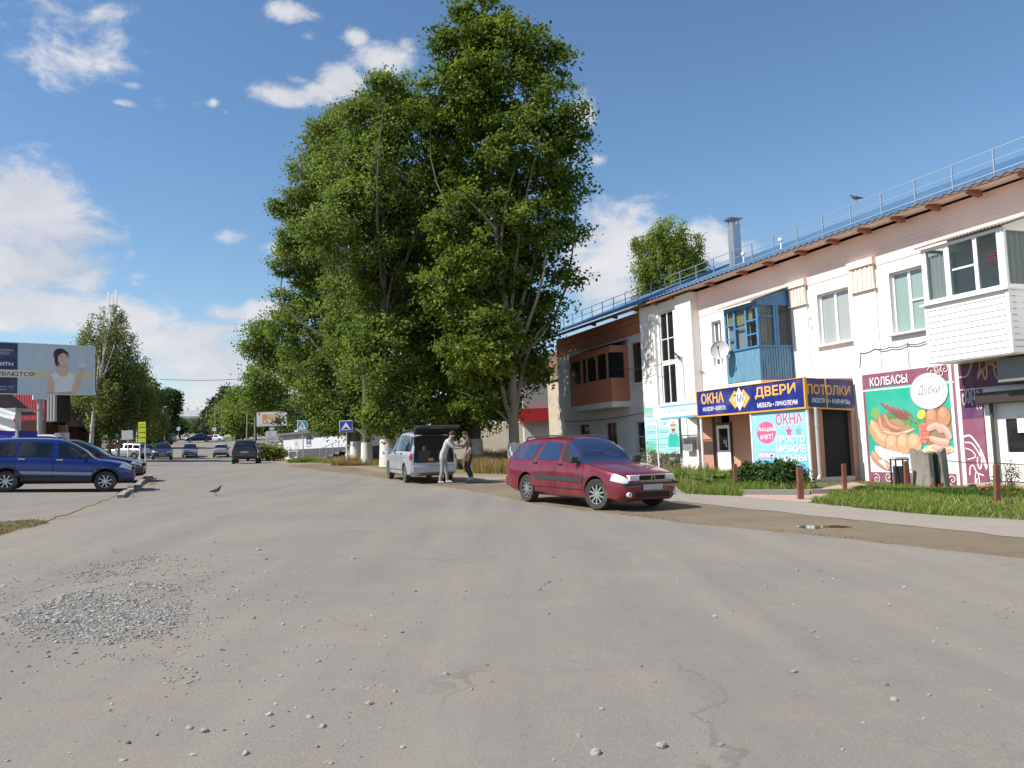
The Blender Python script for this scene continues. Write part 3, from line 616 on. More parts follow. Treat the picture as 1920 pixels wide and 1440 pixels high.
g = MB(); g.grid(lambda s, t: (ul + .1 + (ub - ul - .7) * s, -vb + .14 + .012 * math.sin(s * 50), zq + (zc - zq) * t * 1.02), 50, 1); g.build('lace_curtain', M_LACE, bb)
g = MB(); g.grid(lambda s, t: (ub - .14 + .012 * math.sin(s * 40), -vb + .1 + (vb * .55) * s, zq + (zt_ - zq) * t), 40, 1); g.build('lace_curtain', M_LACE, bb)
g = MB(); g.box(ul + .03, ub - .05, -vb + .03, -.0, zb_ - .02, zb_ + .03); g.box(ul + .1, ub - .1, -vb + .5, -vb + .55, zb_ + .03, zt_); g.build('balcony_floor', mat('dull_interior', (0.30, 0.27, 0.24), 0.9), bb)
g = MB(); g.box(ul - .05, ub + .02, -vb - .03, .003, F(1428, 711, vb)[1] - .34, zb_ - .021); g.build('balcony_slab', M_PINK, bb)
g = MB(); vs = []; n = 70
za, zc2 = zt_ + .16, zt_ + .66
for i in range(n + 1):
    u = ul - .25 + (ub - ul + .38) * i / n; w_ = .018 * math.sin(i * 1.9)
    vs += [(u, -vb - .22, za + w_ - .03), (u, .0, zc2 + w_ + .03)]
g.add(vs, [(2 * i, 2 * i + 2, 2 * i + 3, 2 * i + 1) for i in range(n)]); g.build('balcony_roof', M_CORR, bb, fix=False)
# ---- white plastic balcony
vw = 1.15
ua, ubx = F(1739, 640, vw)[0], F(1896, 610, vw)[0]
z_top, z_rail, z_bot = F(1880, 424, vw)[1], F(1893, 541, vw)[1], F(1903, 660, vw)[1]
z_l = F(1733, 577, vw)[1]; print('white balcony', ua, ubx, z_top, z_rail, z_bot, 'left rail', z_l)
b = MB(); n = 10
for k in range(n):
    h = (z_rail - z_bot) / n; z0 = z_bot + k * h
    b.add([(ua, -vw, z0), (ubx, -vw, z0), (ubx, -vw + .018, z0 + h - .014), (ua, -vw + .018, z0 + h - .014)], [(0, 1, 2, 3)])
    b.add([(ua, -vw + .018, z0 + h - .014), (ubx, -vw + .018, z0 + h - .014), (ubx, -vw + .018, z0 + h), (ua, -vw + .018, z0 + h)], [(0, 1, 2, 3)])
    for uu, sg in ((ua, 1), (ubx, -1)): 
        b.add([(uu, -vw, z0), (uu, 0, z0), (uu + sg * .018, 0, z0 + h - .014), (uu + sg * .018, -vw, z0 + h - .014)], [(0, 1, 2, 3)])
b.box(ua - .01, ua + .07, -vw - .012, -vw + .07, z_bot, z_rail); b.box(ubx - .07, ubx + .012, -vw - .012, -vw + .07, z_bot, z_rail)
b.box(ua + .02, ubx - .02, -vw + .02, 0, z_bot - .03, z_bot + .03)
wb = b.build('balcony', M_SIDING, bld, fix=False)
fr = MB(); fr.box(ua - .10, ubx + .04, -vw - .08, -vw + .06, z_rail, z_rail + .05); fr.box(ubx - .06, ubx + .04, -vw + .061, 0, z_rail, z_rail + .05)
zq = z_rail + .05; zz = z_top
fr.box(ua, ubx, -vw, -vw + .08, zq, zq + .09); fr.box(ua, ubx, -vw, -vw + .08, zz - .08, zz)
for c, wd in ((0, .16), (.315, .16), (.68, .11), (1, .20)):
    u = ua + (ubx - ua - wd) * c; fr.box(u, u + wd, -vw - .003, -vw + .083, zq + .05, zz - .003)
a_, b_ = ua + (ubx - ua) * .38, ua + (ubx - ua) * .68; z = zq + (zz - zq) * .50; fr.box(a_, b_, -vw + .01, -vw + .06, z - .025, z + .025)
for uu in (ua, ubx - .08):
    fr.box(uu, uu + .08, -vw + .084, 0, zq, zq + .09); fr.box(uu, uu + .08, -vw + .084, 0, zz - .08, zz); fr.box(uu + .002, uu + .078, -.10, 0, zq, zz)
fr.build('balcony_frame', M_PVC, wb)
g = MB(); g.add([(ua, -vw + .03, zq), (ubx, -vw + .03, zq), (ubx, -vw + .03, zz), (ua, -vw + .03, zz)], [(0, 1, 2, 3)])
for uu in (ua + .04, ubx - .04): g.add([(uu, -vw + .03, zq), (uu, 0, zq), (uu, 0, zz), (uu, -vw + .03, zz)], [(0, 1, 2, 3)])
g.build('pane', M_CLEAR, wb)
g = MB(); g.grid(lambda s, t: (ua + .12 + (ubx - ua) * .26 * s, -vw + .12 + .02 * math.sin(s * 30), zq + .08 + (zz - zq - .3) * t), 40, 1); g.build('lace_curtain', M_LACE, wb)
g = MB(); g.grid(lambda s, t: (ubx - .12 + .02 * math.sin(s * 30), -vw + .12 + (vw - .2) * s, zq + .05 + (zz - zq - .1) * t), 40, 1); g.build('lace_curtain', M_LACE, wb)
g = MB(); u = ubx - .42
for k in range(26):
    a, r_ = k * 2.4, .05 + .10 * ((k * 7) % 10) / 10
    c = (u + r_ * math.cos(a), -vw + .12, zz - .55 - .30 * (k / 26) + r_ * .5 * math.sin(a)); g.lathe([(0, -.03), (.045, 0), (0, .03)], 6, c=c)
g.build('flower', mat('pink_petals', (0.62, 0.12, 0.16), 0.7), wb)
g = MB(); vs = []; n = 110
for i in range(n + 1):
    u = ua - .12 + (ubx - ua + .32) * i / n; w_ = .022 * math.sin(i * 1.6)
    vs += [(u, -vw - .15, zz + .035 + w_), (u, 0, zz + .42 + w_)]
g.add(vs, [(2 * i, 2 * i + 2, 2 * i + 3, 2 * i + 1) for i in range(n)]); g.build('balcony_roof', M_CORR, wb, fix=False)
g = MB(); g.prism([(-vw, zz), (0, zz), (0, zz + .38), (-vw, zz + .02)], ubx - .03, ubx - .01, 'x'); g.build('gable_board', M_PVC, wb)
# ---- brown balcony on the shaded left end
vl = 1.0; a, b_ = F(1068, 700, vl)[0], F(1146, 700, vl)[0]; z0, z1 = F(1130, 755, vl)[1], F(1130, 651, vl)[1]
k = MB(); k.box(a, b_, -vl, 0, z0, z0 + (z1 - z0) * .42); 
for c in (0, .28, .30, .42, .66, .9): u = a + (b_ - a) * c; k.box(u, u + .12, -vl - .003, -vl + .08, z0 + (z1 - z0) * .42, z1)
k.box(a, b_, -vl, -vl + .1, z1 - .35, z1); k.box(b_ - .08, b_, -vl + .101, 0, z1 - .35, z1); k.box(b_ - .1, b_ + .002, -.25, 0, z0, z1 - .36); k.box(a, b_, -.06, -.03, z0 + (z1 - z0) * .42, z1)
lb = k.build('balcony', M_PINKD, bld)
g = MB(); g.add([(a, -vl + .05, z0 + (z1 - z0) * .42), (b_, -vl + .05, z0 + (z1 - z0) * .42), (b_, -vl + .05, z1), (a, -vl + .05, z1)], [(0, 1, 2, 3)]); g.add([(b_ - .04, -vl + .05, z0 + (z1 - z0) * .42), (b_ - .04, 0, z0 + (z1 - z0) * .42), (b_ - .04, 0, z1), (b_ - .04, -vl + .05, z1)], [(0, 1, 2, 3)]); g.build('pane', M_GLASSD, lb)
g = MB(); g.box(a - .05, b_ + .05, -vl - .05, .003, z0 - .28, z0 - .001); g.build('balcony_slab', M_GREYW, lb)
g = MB(); g.add([(a - .2, -vl - .2, z1 + .02), (b_ + .1, -vl - .2, z1 + .02), (b_ + .1, 0, z1 + .3), (a - .2, 0, z1 + .3)], [(0, 1, 2, 3)]); g.build('balcony_roof', M_SOFFIT, lb)
# low annex with a stone front beyond the left end
ax0, ax1 = F(1017, 760)[0], UL - .01; zA = F(1040, 702)[1]; k = MB(); k.box(ax0, ax1, .4, DEEP - 1, ZB, zA); k.box(ax0 - .15, ax1, .25, .399, zA - .25, zA - .02)
an = k.build('annex', mat('stained_stucco', (0.50, 0.45, 0.36), 0.9, dirt=(0.32, 0.27, 0.2), dscale=2, damt=0.7, bump=.3), bld)
k = MB(); zz = F(1030, 655)[1]; k.prism([(.3, zA + .002), (DEEP - .5, zA + .002), (DEEP / 2, zz + 1.0), (.5, zA + 1.5)], ax0 - .2, ax1, 'x'); k.build('annex_roof', M_SOFFIT, an)
M_PATCH = mat('bare_plaster_and_shadow', (.46, .40, .35), .9, var=.15, scale=12)
rp_ = random.Random(8)
for (px, py, r_) in ((1519, 597, .10), (1522, 615, .09), (1513, 640, .06), (1640, 610, .05), (1204, 652, .16), (1586, 870, .12), (1302, 850, .20), (1296, 700, .06)):
    u, z = F(px, py, .02 if px > 1298 else VB); yv = -.004 if px > 1298 else -VB - .003; mb = MB()
    if px == 1204: u += .3  # this patch on the stair bay is a painted leaf shadow
    mb.add([(u + r_ * rp_.uniform(.5, 1.1) * math.cos(a), yv, z + r_ * rp_.uniform(.5, 1.3) * math.sin(a)) for a in [k * .52 for k in range(12)]], [tuple(range(12))]); mb.build('wear_and_shadow_patch', M_PATCH, bld)
# plinth
k = MB(); k.box(US1 + .01, DO[0] - .4, -.06, -.001, ZB, 0.65); k.box(UL, US0 - .01, -.06, -.001, ZB, .55); k.build('plinth', M_GREYW, bld)
# shop entrance in the facade at the right edge
zc = F(1857, 757)[1]
w = MB(); a, b_, c, d = SH; c = G(*FW(a, 0, 0)[:2]) + .15; y = .10
for q in ((a, a + .30), (a + 1.45, a + 1.6), (b_ - .2, b_)): w.box(q[0], q[1], y, y + .08, c, zc)
w.box(a + .30, a + 1.45, y, y + .08, zc - .42, zc - .001); w.box(a + .30, a + 1.45, y + .002, y + .078, c, c + .75); w.box(a + 1.6, b_ - .2, y, y + .08, c, c + .8); w.box(a + 1.6, b_ - .2, y, y + .08, zc - .3, zc - .001)
en = w.build('shop_entrance', M_PVC, bld)
g = MB(); g.add([(a, y + .04, c), (b_, y + .04, c), (b_, y + .04, zc), (a, y + .04, zc)], [(0, 1, 2, 3)]); g.build('pane', M_GLASSD, en)
g = MB(); g.box(a + .62, a + .96, y - .006, y - .002, c + 1.25, c + 1.72); g.build('paper_notice', mat('paper', (0.72, 0.72, 0.70), 0.9), en)
g = MB(); P = lambda u, v: (u, y - .004, v); stroke(g, P, curve([(a + .85, c + .86), (a + 1.0, c + .92), (a + 1.1, c + 1.05), (a + 1.3, c + 1.15)]), .07); g.build('blue_sticker', mat('blue_vinyl', (0.02, 0.16, 0.5), 0.5), en)
g = MB(); g.box(a - .22, b_, -.30, .0, zc + .003, zc + .30, .02); g.build('roller_shutter_box', mat('dark_brown_metal', (0.05, 0.035, 0.03), 0.45), en)
g = MB(); g.box(a - .02, a + .06, -.05, -.001, c, zc); g.build('dark_jamb', mat('dark_brown_frame', (0.06, 0.05, 0.045), 0.5), en)
g = MB(); g.box(a - .1, b_, -1.0, -.002, c - .6, c - .02); g.build('doorstep', mat('tiled_step', (0.40, 0.32, 0.25), 0.7), en)
g = MB(); g.box(a + .75, b_ - .2, -.62, -.05, zc + .50, zc + 1.1, .01); g.build('cabinet', mat('grey_cabinet', (0.20, 0.20, 0.205), 0.5), en)
# ------------------------------------------------------------------ painted boards
_pc = {}
def paint(rgb, rough=0.5):
    k = (tuple(round(c, 3) for c in rgb), rough)
    if k not in _pc: _pc[k] = mat('print_colour', rgb, rough, var=0.06, scale=3, dirt=tuple(.72 * c + .16 for c in rgb), dscale=1.1, damt=.55)
    return _pc[k]
class Print:                                        # layers of flat print on a board: each layer 0.6 mm above the last
    def __init__(s, W, H, place=None): s.mb = MB(); s.W, s.H, s.l = W, H, 0; s.mats = []; s.place = place or (lambda a, b, o: (a * W, -o, b * H))
    def on(s, rgb, rough=0.5):
        m = paint(rgb, rough)
        if m not in s.mats: s.mats.append(m)
        s.mb.mi(s.mats.index(m)); s.l += 1; o = 0.002 + s.l * 0.00012
        s.P = lambda u, v: s.place(u, v, o); return s
    def rect(s, a, b, c, d): poly(s.mb, s.P, [(a, c), (b, c), (b, d), (a, d)]); return s
    def poly(s, pts): poly(s.mb, s.P, pts); return s
    def disc(s, *a, **k): disc(s.mb, s.P, *a, **k); return s
    def text(s, *a, **k): text(s.mb, s.P, *a, **k); return s
    def stroke(s, pts, w):
        q = [Vector((p[0] * s.W, p[1] * s.H)) for p in pts]; PP = s.P; stroke(s.mb, lambda a, b: PP(a / s.W, b / s.H), q, w); return s
    def ell(s, cu, cv, ru, rv, rot=0.0, n=26):        # ellipse turned on the board, radii in metres
        s.mb.add([s.P(cu + (ru * math.cos(t) * math.cos(rot) - rv * math.sin(t) * math.sin(rot)) / s.W, cv + (ru * math.cos(t) * math.sin(rot) + rv * math.sin(t) * math.cos(rot)) / s.H) for t in [2 * math.pi * k / n for k in range(n)]], [tuple(range(n))]); return s
    def build(s, name, parent): return s.mb.build(name, s.mats, parent, fix=False)
NAVY, ORANGE, WHITE = (0.012, 0.022, 0.20), (0.86, 0.36, 0.02), (0.82, 0.82, 0.82)
# ------------------------------------------------------------------ shop porch
pv = 1.95; pu1 = F(1516, 830, pv)[0]; pu0 = F(1314, 830, pv)[0]
_wu = F(1618, 830)[0]; print('porch corner u', pu1, 'wall side u', _wu, 'left', pu0)
gz = lambda u, v: G(*FW(u, v, 0)[:2])
zs0, zs1 = F(1512, 763, pv)[1], F(1510, 708, pv)[1]     # sign board bottom / top
zg = min(gz(pu0, pv), gz(pu1, pv)) - .05
por = fthing('shop_porch', 'terracotta corner porch with white corner poles under the navy sign boards', 'porch', pu0, 0, 0)
W_ = pu1 - pu0
k = MB(); k.box(-.02, W_ - .03, -pv + .03, -.01, zs1 - .12, zs1 - .02); k.box(-.02, W_ - .03, -pv + .03, -.01, zs0 + .02, zs0 + .06); k.build('porch_roof_and_shade', M_TERRA, por)
dx0, dx1 = DO[0] - pu0, DO[1] - pu0
lw = F(1296, 830)[0] - pu0
k = MB(); zt2 = zs0 + .02; k.box(lw, dx0 - .05, -.20, -.003, zg, zt2); k.box(dx1 + .05, W_, -.20, -.003, zg, zt2); k.box(dx0 - .05, dx1 + .05, -.20, -.003, DO[3] + .001, zt2)
k.build('back_wall', M_TERRA, por)
k = MB(); k.prism([(-.021, -pv + .1), (-.021, -.205), (lw, -.205)], zs0 + .02, zs0 + .10, 'z'); k.build('porch_roof_and_shade', M_TERRA, por)  # added wedge hidden behind the sign, only there to shade the wall
fx = F(1409, 830, pv)[0] - pu0
k = MB(); k.box(fx + .06, fx + .16, -pv + .12, -.205, zg, zt2); k.build('partition_wall', M_TERRA, por)
c0, c1 = SF(1524, 830, pu1)[0], SF(1546, 830, pu1)[0]; d1 = SF(1607, 830, pu1)[0]; print('side', c0, c1, d1, pv)
k = MB(); k.box(W_ - .14, W_ - .02, -pv + .12, -c1, zg, zt2); k.box(W_ - .14, W_ - .02, -d1 * .9, -.205, zg, zt2); k.build('side_pier', M_TERRA, por)
k = MB(); k.box(W_ - .30, W_ - .16, -c1, -d1 * .9, zg, zt2); k.build('doorway_shade', M_DARK, por)  # near-black sheet paints in the shade of the open doorway
k = MB(); k.box(lw, W_, -pv + .02, -.205, zg - .3, zg + .16); k.build('porch_step', M_GREYW, por)
for a in (0.02, fx, W_ - .03):
    k = MB(); k.tube([(a, -pv + .05, zg - .05), (a, -pv + .05, zs0)], .05, 10); k.build('pole', M_PVC, por)
k = MB(); a = W_ + .04; k.tube([(a + .05, -pv + .28, zs0 - .02), (a + .05, -pv + .28, zg + .25), (a + .10, -pv + .16, zg + .10)], .055, 10); k.tube([(a + .05, -pv + .28, zs0 - .62), (a + .05, -pv + .28, zs0 - .57)], .066, 10); k.build('drainpipe', M_GREYP, por)
# porch door
dl, dr = F(1354, 800)[0] - pu0, F(1379, 800)[0] - pu0; zd = F(1365, 797)[1]; z0 = zg + .17
k = MB(); k.box(dl, dl + .13, -.29, -.21, z0, zd); k.box(dr - .13, dr, -.29, -.21, z0, zd); k.box(dl + .13, dr - .13, -.29, -.21, zd - .13, zd); k.box(dl + .13, dr - .13, -.29, -.21, z0, z0 + .85)
dd = k.build('door', M_PVC, por); k = MB(); k.box(dl + .13, dr - .13, -.255, -.245, z0 + .85, zd - .13); k.build('pane', M_GLASSD, dd)
k = MB(); h = dr - .20; k.tube([(h, -.29, z0 + 1.0), (h, -.34, z0 + 1.0), (h, -.34, z0 + 1.25), (h - .12, -.34, z0 + 1.25), (h - .12, -.34, z0 + 1.12)], .018, 6); k.build('handle', M_PVC, dd)
k = MB(); k.box(dl - .10, dl - .001, -.30, -.21, z0, zd + .10); k.box(dl, dr + .08, -.30, -.21, zd + .001, zd + .10); k.box(dr + .001, dr + .05, -.3, -.21, z0, zd); k.build('door_frame', mat('dark_door_frame', (0.07, 0.045, 0.035), 0.6), dd)
# front sign board
H_ = zs1 - zs0
sg = fthing('shop_sign', 'long navy sign board reading windows and doors in orange over the porch front', 'sign', pu0 - .05, pv + .02, zs0)
Wf = W_ + .08
k = MB(); k.box(0, Wf, 0, .10, 0, H_); k.build('board', mat('sign_case', (0.10, 0.10, 0.12), 0.5), sg)
k = MB(); t = .05
k.box(-.02, Wf + .02, -.03, .06, -t, .0); k.box(-.02, Wf + .02, -.03, .06, H_, H_ + .02); k.box(Wf - .04, Wf + .02, -.032, .06, .0, H_); k.box(-.02, .015, -.03, .06, .0, H_); k.build('trim', paint((0.78, 0.38, 0.03)), sg)
p = Print(Wf, H_); p.on(NAVY, .3).rect(.005, .988, .0, 1.0)
p.on((0.90, 0.45, 0.06)).text('ОКНА', .045, .46, .285, .90, bold=.022).text('ДВЕРИ', .585, .44, .925, .88, bold=.022)
p.on(WHITE).text('ЖАЛЮЗИ • ВОРОТА', .055, .17, .30, .34, bold=.02).text('МЕБЕЛЬ • ЛИНОЛЕУМ', .60, .12, .935, .29, bold=.02)
for cu, rgb in ((.395, (0.90, 0.45, 0.06)), (.48, (0.90, 0.45, 0.06))): p.on(rgb).poly([(cu - .058, .52), (cu, .16), (cu + .058, .52), (cu, .88)])
p.on(WHITE).poly([(.4375 - .055, .52), (.4375, .07), (.4375 + .055, .52), (.4375, .97)])
p.on(NAVY).text('ТМК', .385, .36, .49, .70, bold=.012); p.build('lettering', sg)
# side sign board, colours dimmed to paint in the shade of this face
v0 = pv + .0; ss = fthing('shop_sign', 'navy end board reading ceilings in orange on the porch side', 'sign', pu1 + .035, pv, zs0)
L_ = pv - .12; dz = 0.10
pl = lambda o: (lambda a, b: (o, a * L_, b * H_ - dz * a))
k = MB(); vs = []
for x in (0, -.08): vs += [(x, 0.02, 0), (x, L_, -dz), (x, L_, H_ - dz), (x, .02, H_)]
k.add(vs, [(0, 1, 2, 3), (7, 6, 5, 4), (0, 4, 5, 1), (1, 5, 6, 2), (2, 6, 7, 3), (3, 7, 4, 0)]); k.build('board', mat('sign_case', (0.10, 0.10, 0.12), 0.5), ss)
k = MB(); k.beam((.012, 0.02, -.025), (.012, L_, -dz - .025), .05); k.beam((.012, L_ * .42, -.03), (.012, L_ * .42, H_ - dz * .42), .035); k.build('trim', paint((0.78, 0.38, 0.03)), ss)
p = Print(L_, H_, lambda a, b, o: (o, a * L_, b * H_ - dz * a)); p.on((0.020, 0.022, 0.17), .3).rect(.012, 1, 0, 1)
p.on((0.80, 0.38, 0.02)).text('ПОТОЛКИ', .03, .45, .955, .80, bold=.022); p.on((.72, .72, .72)).text('ЛЮСТРЫ • КАРНИЗЫ', .11, .16, .93, .32, bold=.02); p.build('lettering', ss)
# light blue poster on the porch front
pz1, pz0 = zs0 - .06, zg + .05; px0, px1 = fx + .06, W_ - .09; Wp, Hp = px1 - px0, pz1 - pz0
ps = fthing('poster', 'light blue sale poster with a pink oval on the porch front', 'poster', pu0 + px0, pv - .04, pz0)
k = MB(); k.box(0, Wp, 0, .03, 0, Hp); k.build('board', paint((.75, .8, .82)), ps)
p = Print(Wp, Hp); p.on((0.28, 0.62, 0.80)).rect(0, 1, 0, 1)
p.on((0.05, 0.40, 0.72)).rect(0, 1, 0, .20); p.on((0.16, 0.52, 0.76)).rect(0, 1, .20, .30)
p.on((0.80, 0.12, 0.28)).disc(.265, .70, .185, .165); p.on((.86, .84, .85)).text('Акций', .10, .705, .44, .80, bold=.006).text('нет!', .15, .60, .39, .69, bold=.006)
p.on((.78, .80, .84)).text('ОКНА', .470, .790, .955, .955, bold=.02); p.on((0.72, 0.08, 0.22)).text('ОКНА', .462, .797, .945, .96, bold=.02)
p.on((.40, .40, .62)).rect(.06, .42, .31, .42); p.on((.85, .85, .88)).text('8-929-778-84-84', .08, .335, .41, .395, bold=.015)
def star(p, cu, cv, r): p.poly([(cu + r * (1 if k % 2 == 0 else .45) * math.sin(k * math.pi / 5) , cv + r * (1 if k % 2 == 0 else .45) * math.cos(k * math.pi / 5) * Wp / Hp) for k in range(10)])
for cu, rgb in ((.53, (0.30, 0.66, 0.66)), (.69, (0.75, 0.10, 0.30)), (.86, (0.25, 0.38, 0.55))): p.on(rgb); star(p, cu, .70, .075)
p.on((0.10, 0.30, 0.50))
for i, (s_, a, b) in enumerate((('ПРОСТО', .545, .645), ('НИЗКИЕ', .405, .510), ('ЦЕНЫ', .265, .37))): p.text(s_, .448, a - .008, .978, b - .006, bold=.02)
p.on((.88, .90, .92))
for i, (s_, a, b) in enumerate((('ПРОСТО', .545, .645), ('НИЗКИЕ', .405, .510), ('ЦЕНЫ', .265, .37))): p.text(s_, .44, a, .965, b, bold=.028)
for q in ((.10, .47), (.36, .45), (.38, .9), (.06, .92), (.93, .82), (.08, .56)): p.disc(q[0], q[1], .012, .009, n=8)
p.build('print', ps)
# sausage poster
ka, kb = F(1615.5, 700, .05), F(1804, 912, .05); kc = F(1788, 686, .05)
W_k, H_k = kb[0] - ka[0], (ka[1] + kc[1]) / 2 - kb[1] + .0
ks = fthing('poster', 'large sausage poster with burgundy top band and green picture beside dark doorway', 'poster', ka[0], .05, kb[1])
k = MB(); k.box(0, W_k, 0, .045, 0, H_k); k.build('board', paint((.6, .5, .5)), ks)
BURG, TEAL, SKIN = (0.26, 0.085, 0.14), (0.02, 0.42, 0.30), (0.66, 0.36, 0.21)
p = Print(W_k, H_k); p.on(BURG).rect(0, 1, 0, 1); p.on(TEAL).rect(.03, .955, .10, .87); p.on((.80, .76, .76)).rect(0, 1, .845, .858).rect(.955, .985, 0, 1)
p.on((0.06, 0.50, 0.36))
for i in range(60):
    a = random.uniform(.05, .93); b = random.uniform(.48, .82); p.stroke([(a, b), (a + random.uniform(-.02, .02), b + .03)], .01)
p.on((.62, .72, .76)).poly([(.03, .10), (.955, .10), (.955, .30), (.75, .22), (.55, .36), (.2, .33), (.03, .25)])
p.on((.80, .82, .84)).poly([(.10, .34), (.5, .30), (.62, .12), (.35, .10), (.1, .22)])
def sausage(pts, w, rgb, rings=0):
    c = curve(pts, 22); n = len(c); ws = [w * math.sqrt(max(.04, 1 - abs(2 * i / (n - 1) - 1) ** 6)) for i in range(n)]
    p.on(tuple(q * .55 for q in rgb)).stroke(c, [q * 1.10 for q in ws]); p.on(rgb).stroke(c, ws)
    hi = [Vector((q.x, q.y + w * .16 / H_k)) for q in c]; p.on(tuple(min(.9, q * 1.3 + .04) for q in rgb)).stroke(hi, [q * .4 for q in ws])
p.on((.30, .20, .10)).ell(.32, .52, .72, .42).ell(.80, .47, .50, .62); p.on((.10, .26, .10)).ell(.40, .58, .55, .26); p.on((.42, .26, .14)).ell(.35, .50, .58, .26)
p.on((.36, .20, .10)).ell(.12, .50, .25, .30).ell(.30, .47, .35, .22)
for i in range(26): a = random.uniform(0, 6.28); p.on((0.16 + .1 * random.random(), 0.42, 0.10)).ell(.13 + .05 * math.cos(a) * random.random(), .635 + .05 * math.sin(a) * random.random(), .045, .045)
for i in range(9): sausage([(.20 + i * .032, .73 - i * .010), (.36 + i * .028, .62 - i * .010), (.50 + i * .016, .54)], .085, (0.20 + .10 * (i % 2), 0.075 + .05 * (i % 2), 0.07 + .04 * (i % 2)))
for i in range(20): p.on((0.08 + .06 * random.random(), 0.34, 0.12)).ell(random.uniform(.45, .62), random.uniform(.48, .58), .07, .04, random.random() * 3)
sausage([(.18, .60), (.20, .50), (.30, .46)], .16, (.50, .24, .17)); sausage([(.24, .62), (.30, .52), (.42, .48)], .15, (.46, .21, .15)); sausage([(.20, .47), (.38, .44), (.57, .48)], .09, (.55, .40, .27))
sausage([(.08, .56), (.16, .42), (.30, .36)], .42, (.60, .34, .19)); 
for cu, r_ in ((.31, .30), (.44, .31), (.555, .30)): p.on((.36, .19, .10)).ell(cu, .355, r_ * .95, r_ * 1.06); p.on(SKIN).ell(cu, .355, r_ * .88, r_); p.on((.76, .47, .30)).ell(cu - .015, .385, r_ * .5, r_ * .5)
for i in range(16): p.on((.07, .06, .13 + .06 * random.random())).ell(random.uniform(.70, .95), random.uniform(.61, .69), .06, .06)
p.on((.75, .62, .12)).ell(.655, .60, .16, .13, .6)
for cu, cv in ((.76, .565), (.88, .575)): p.on((.24, .10, .06)).ell(cu, cv, .24, .30); p.on((.50, .25, .14)).ell(cu, cv, .22, .28); p.on((.60, .33, .2)).ell(cu - .01, cv + .03, .12, .14)
for i in range(14): p.on((.62, .18 + .05 * (i % 2), .16)).ell(.635 + .035 * (i % 3), .51 - .035 * (i // 3), .065, .065)
p.on((.75, .64, .36)).ell(.80, .30, .52, .15)
for q in ([(.70, .47), (.80, .50), (.86, .44)], [(.84, .50), (.90, .45), (.93, .38)], [(.72, .40), (.82, .37), (.92, .36)], [(.74, .33), (.84, .30), (.93, .30)]): sausage(q, .20, (.64, .34, .27))
for i in range(7): p.on((.70 + .02 * (i % 2), .70, .74)).ell(.22 + i * .055, .25 - i * .012, .16, .22, -.35); p.on((.50, .46, .48)).stroke([(.20 + i * .055, .33 - i * .012), (.25 + i * .055, .17 - i * .012)], .012)
sausage([(.06, .28), (.14, .20), (.28, .14)], .26, (.52, .26, .16)); p.on((.66, .66, .68)).poly([(.13, .20), (.24, .12), (.20, .22)])
p.on((.86, .85, .85)).text('КОЛБАСЫ', .10, .885, .535, .965, bold=.02)
p.on((.55, .55, .55)).disc(.75, .795, .195, .155, n=40); p.on((.84, .84, .84)).disc(.75, .797, .185, .146, n=40); p.on((.50, .50, .50)).disc(.75, .797, .165, .127, n=40); p.on((.82, .82, .82)).disc(.75, .797, .150, .114, n=40)
p.on((.10, .10, .10)).text('Дубки', .63, .75, .87, .845, shear=.35); p.on((.35, .35, .35)).stroke([(.66, .73), (.86, .765)], .015)
p.on((.72, .62, .60))
for c in ((.80, .955), (.88, .93), (.93, .965), (.85, .975)): p.stroke(spiral(c, .004, .05, random.random() * 6, 1.3), .025)
for c in ((.10, .04), (.24, .06), (.36, .04), (.70, .05), (.82, .045), (.92, .05)): p.stroke(spiral(c, .004, .045, random.random() * 6, 1.4), .03)
p.build('print', ks)
# burgundy panel with scrolls, right of the sausage poster
pa, pb = F(1797, 700, .04), F(1855, 914, .04); tz = F(1900, 668, .04)[1]; bz = F(1850, 728, .04)[1]; u_end = SH[1] + .5
W_p = pb[0] - pa[0]; H_p = bz - pb[1]
vs_ = fthing('poster', 'burgundy wall panel with white and gold scrolls under the white balcony', 'poster', pa[0], .04, pb[1])
k = MB(); k.box(0, W_p, 0, .035, 0, H_p); k.box(0, u_end - pa[0], 0, .035, H_p + .001, tz - pb[1]); k.build('board', paint((.20, .06, .11)), vs_)
p = Print(W_p, H_p); p.on(BURG).rect(0, 1, 0, .70); p.on((0.115, 0.03, 0.105)).rect(.05, 1, .70, 1.0)
Wt = (u_end - pa[0]) / W_p; Ht = (tz - pb[1]) / H_p
p.on((0.105, 0.02, 0.065)).rect(0, Wt, 1.01, Ht); p.on((.66, .50, .52)).rect(0, Wt, 1.0, 1.012)
p.on((.82, .80, .80)); 
for pts, w in (([(.02, .52), (.35, .52), (.75, .38), (.98, .20)], .05), ([(.05, .46), (.4, .44), (.75, .30), (.95, .18)], .035), ([(.05, .40), (.35, .37), (.48, .31), (.1, .28)], .03), ([(.15, .12), (.2, .2), (.35, .22), (.5, .15), (.8, .12)], .035)): p.stroke(curve(pts), w)
p.stroke(spiral((.62, .28), .03, .16, 2.2, .85), .04); p.stroke(spiral((.5, .06), .02, .12, 1.2, 1.4), .03)
p.on((.62, .56, .58))
for c in ((.15, .93), (.38, .91), (.62, .93), (.82, .90), (.9, .86)): p.stroke(spiral(c, .01, .12, random.random() * 6, 1.2), .025)
p.on((.50, .36, .24))
for pts in ([(.9, 1.12), (1.3, 1.22), (1.9, 1.28), (2.6, 1.2)], [(.9, 1.1), (.95, 1.17), (1.2, 1.2)], [(1.2, 1.3), (1.9, 1.18), (2.7, 1.09)], [(0, 1.14), (.4, 1.15), (.7, 1.28)]): p.stroke(curve(pts), .05)
p.stroke(spiral((1.75, 1.24), .03, .26, 0.5, 1.3), .045); p.stroke(spiral((1.2, 1.18), .03, .2, 2.5, 1.1), .04); p.build('print', vs_)
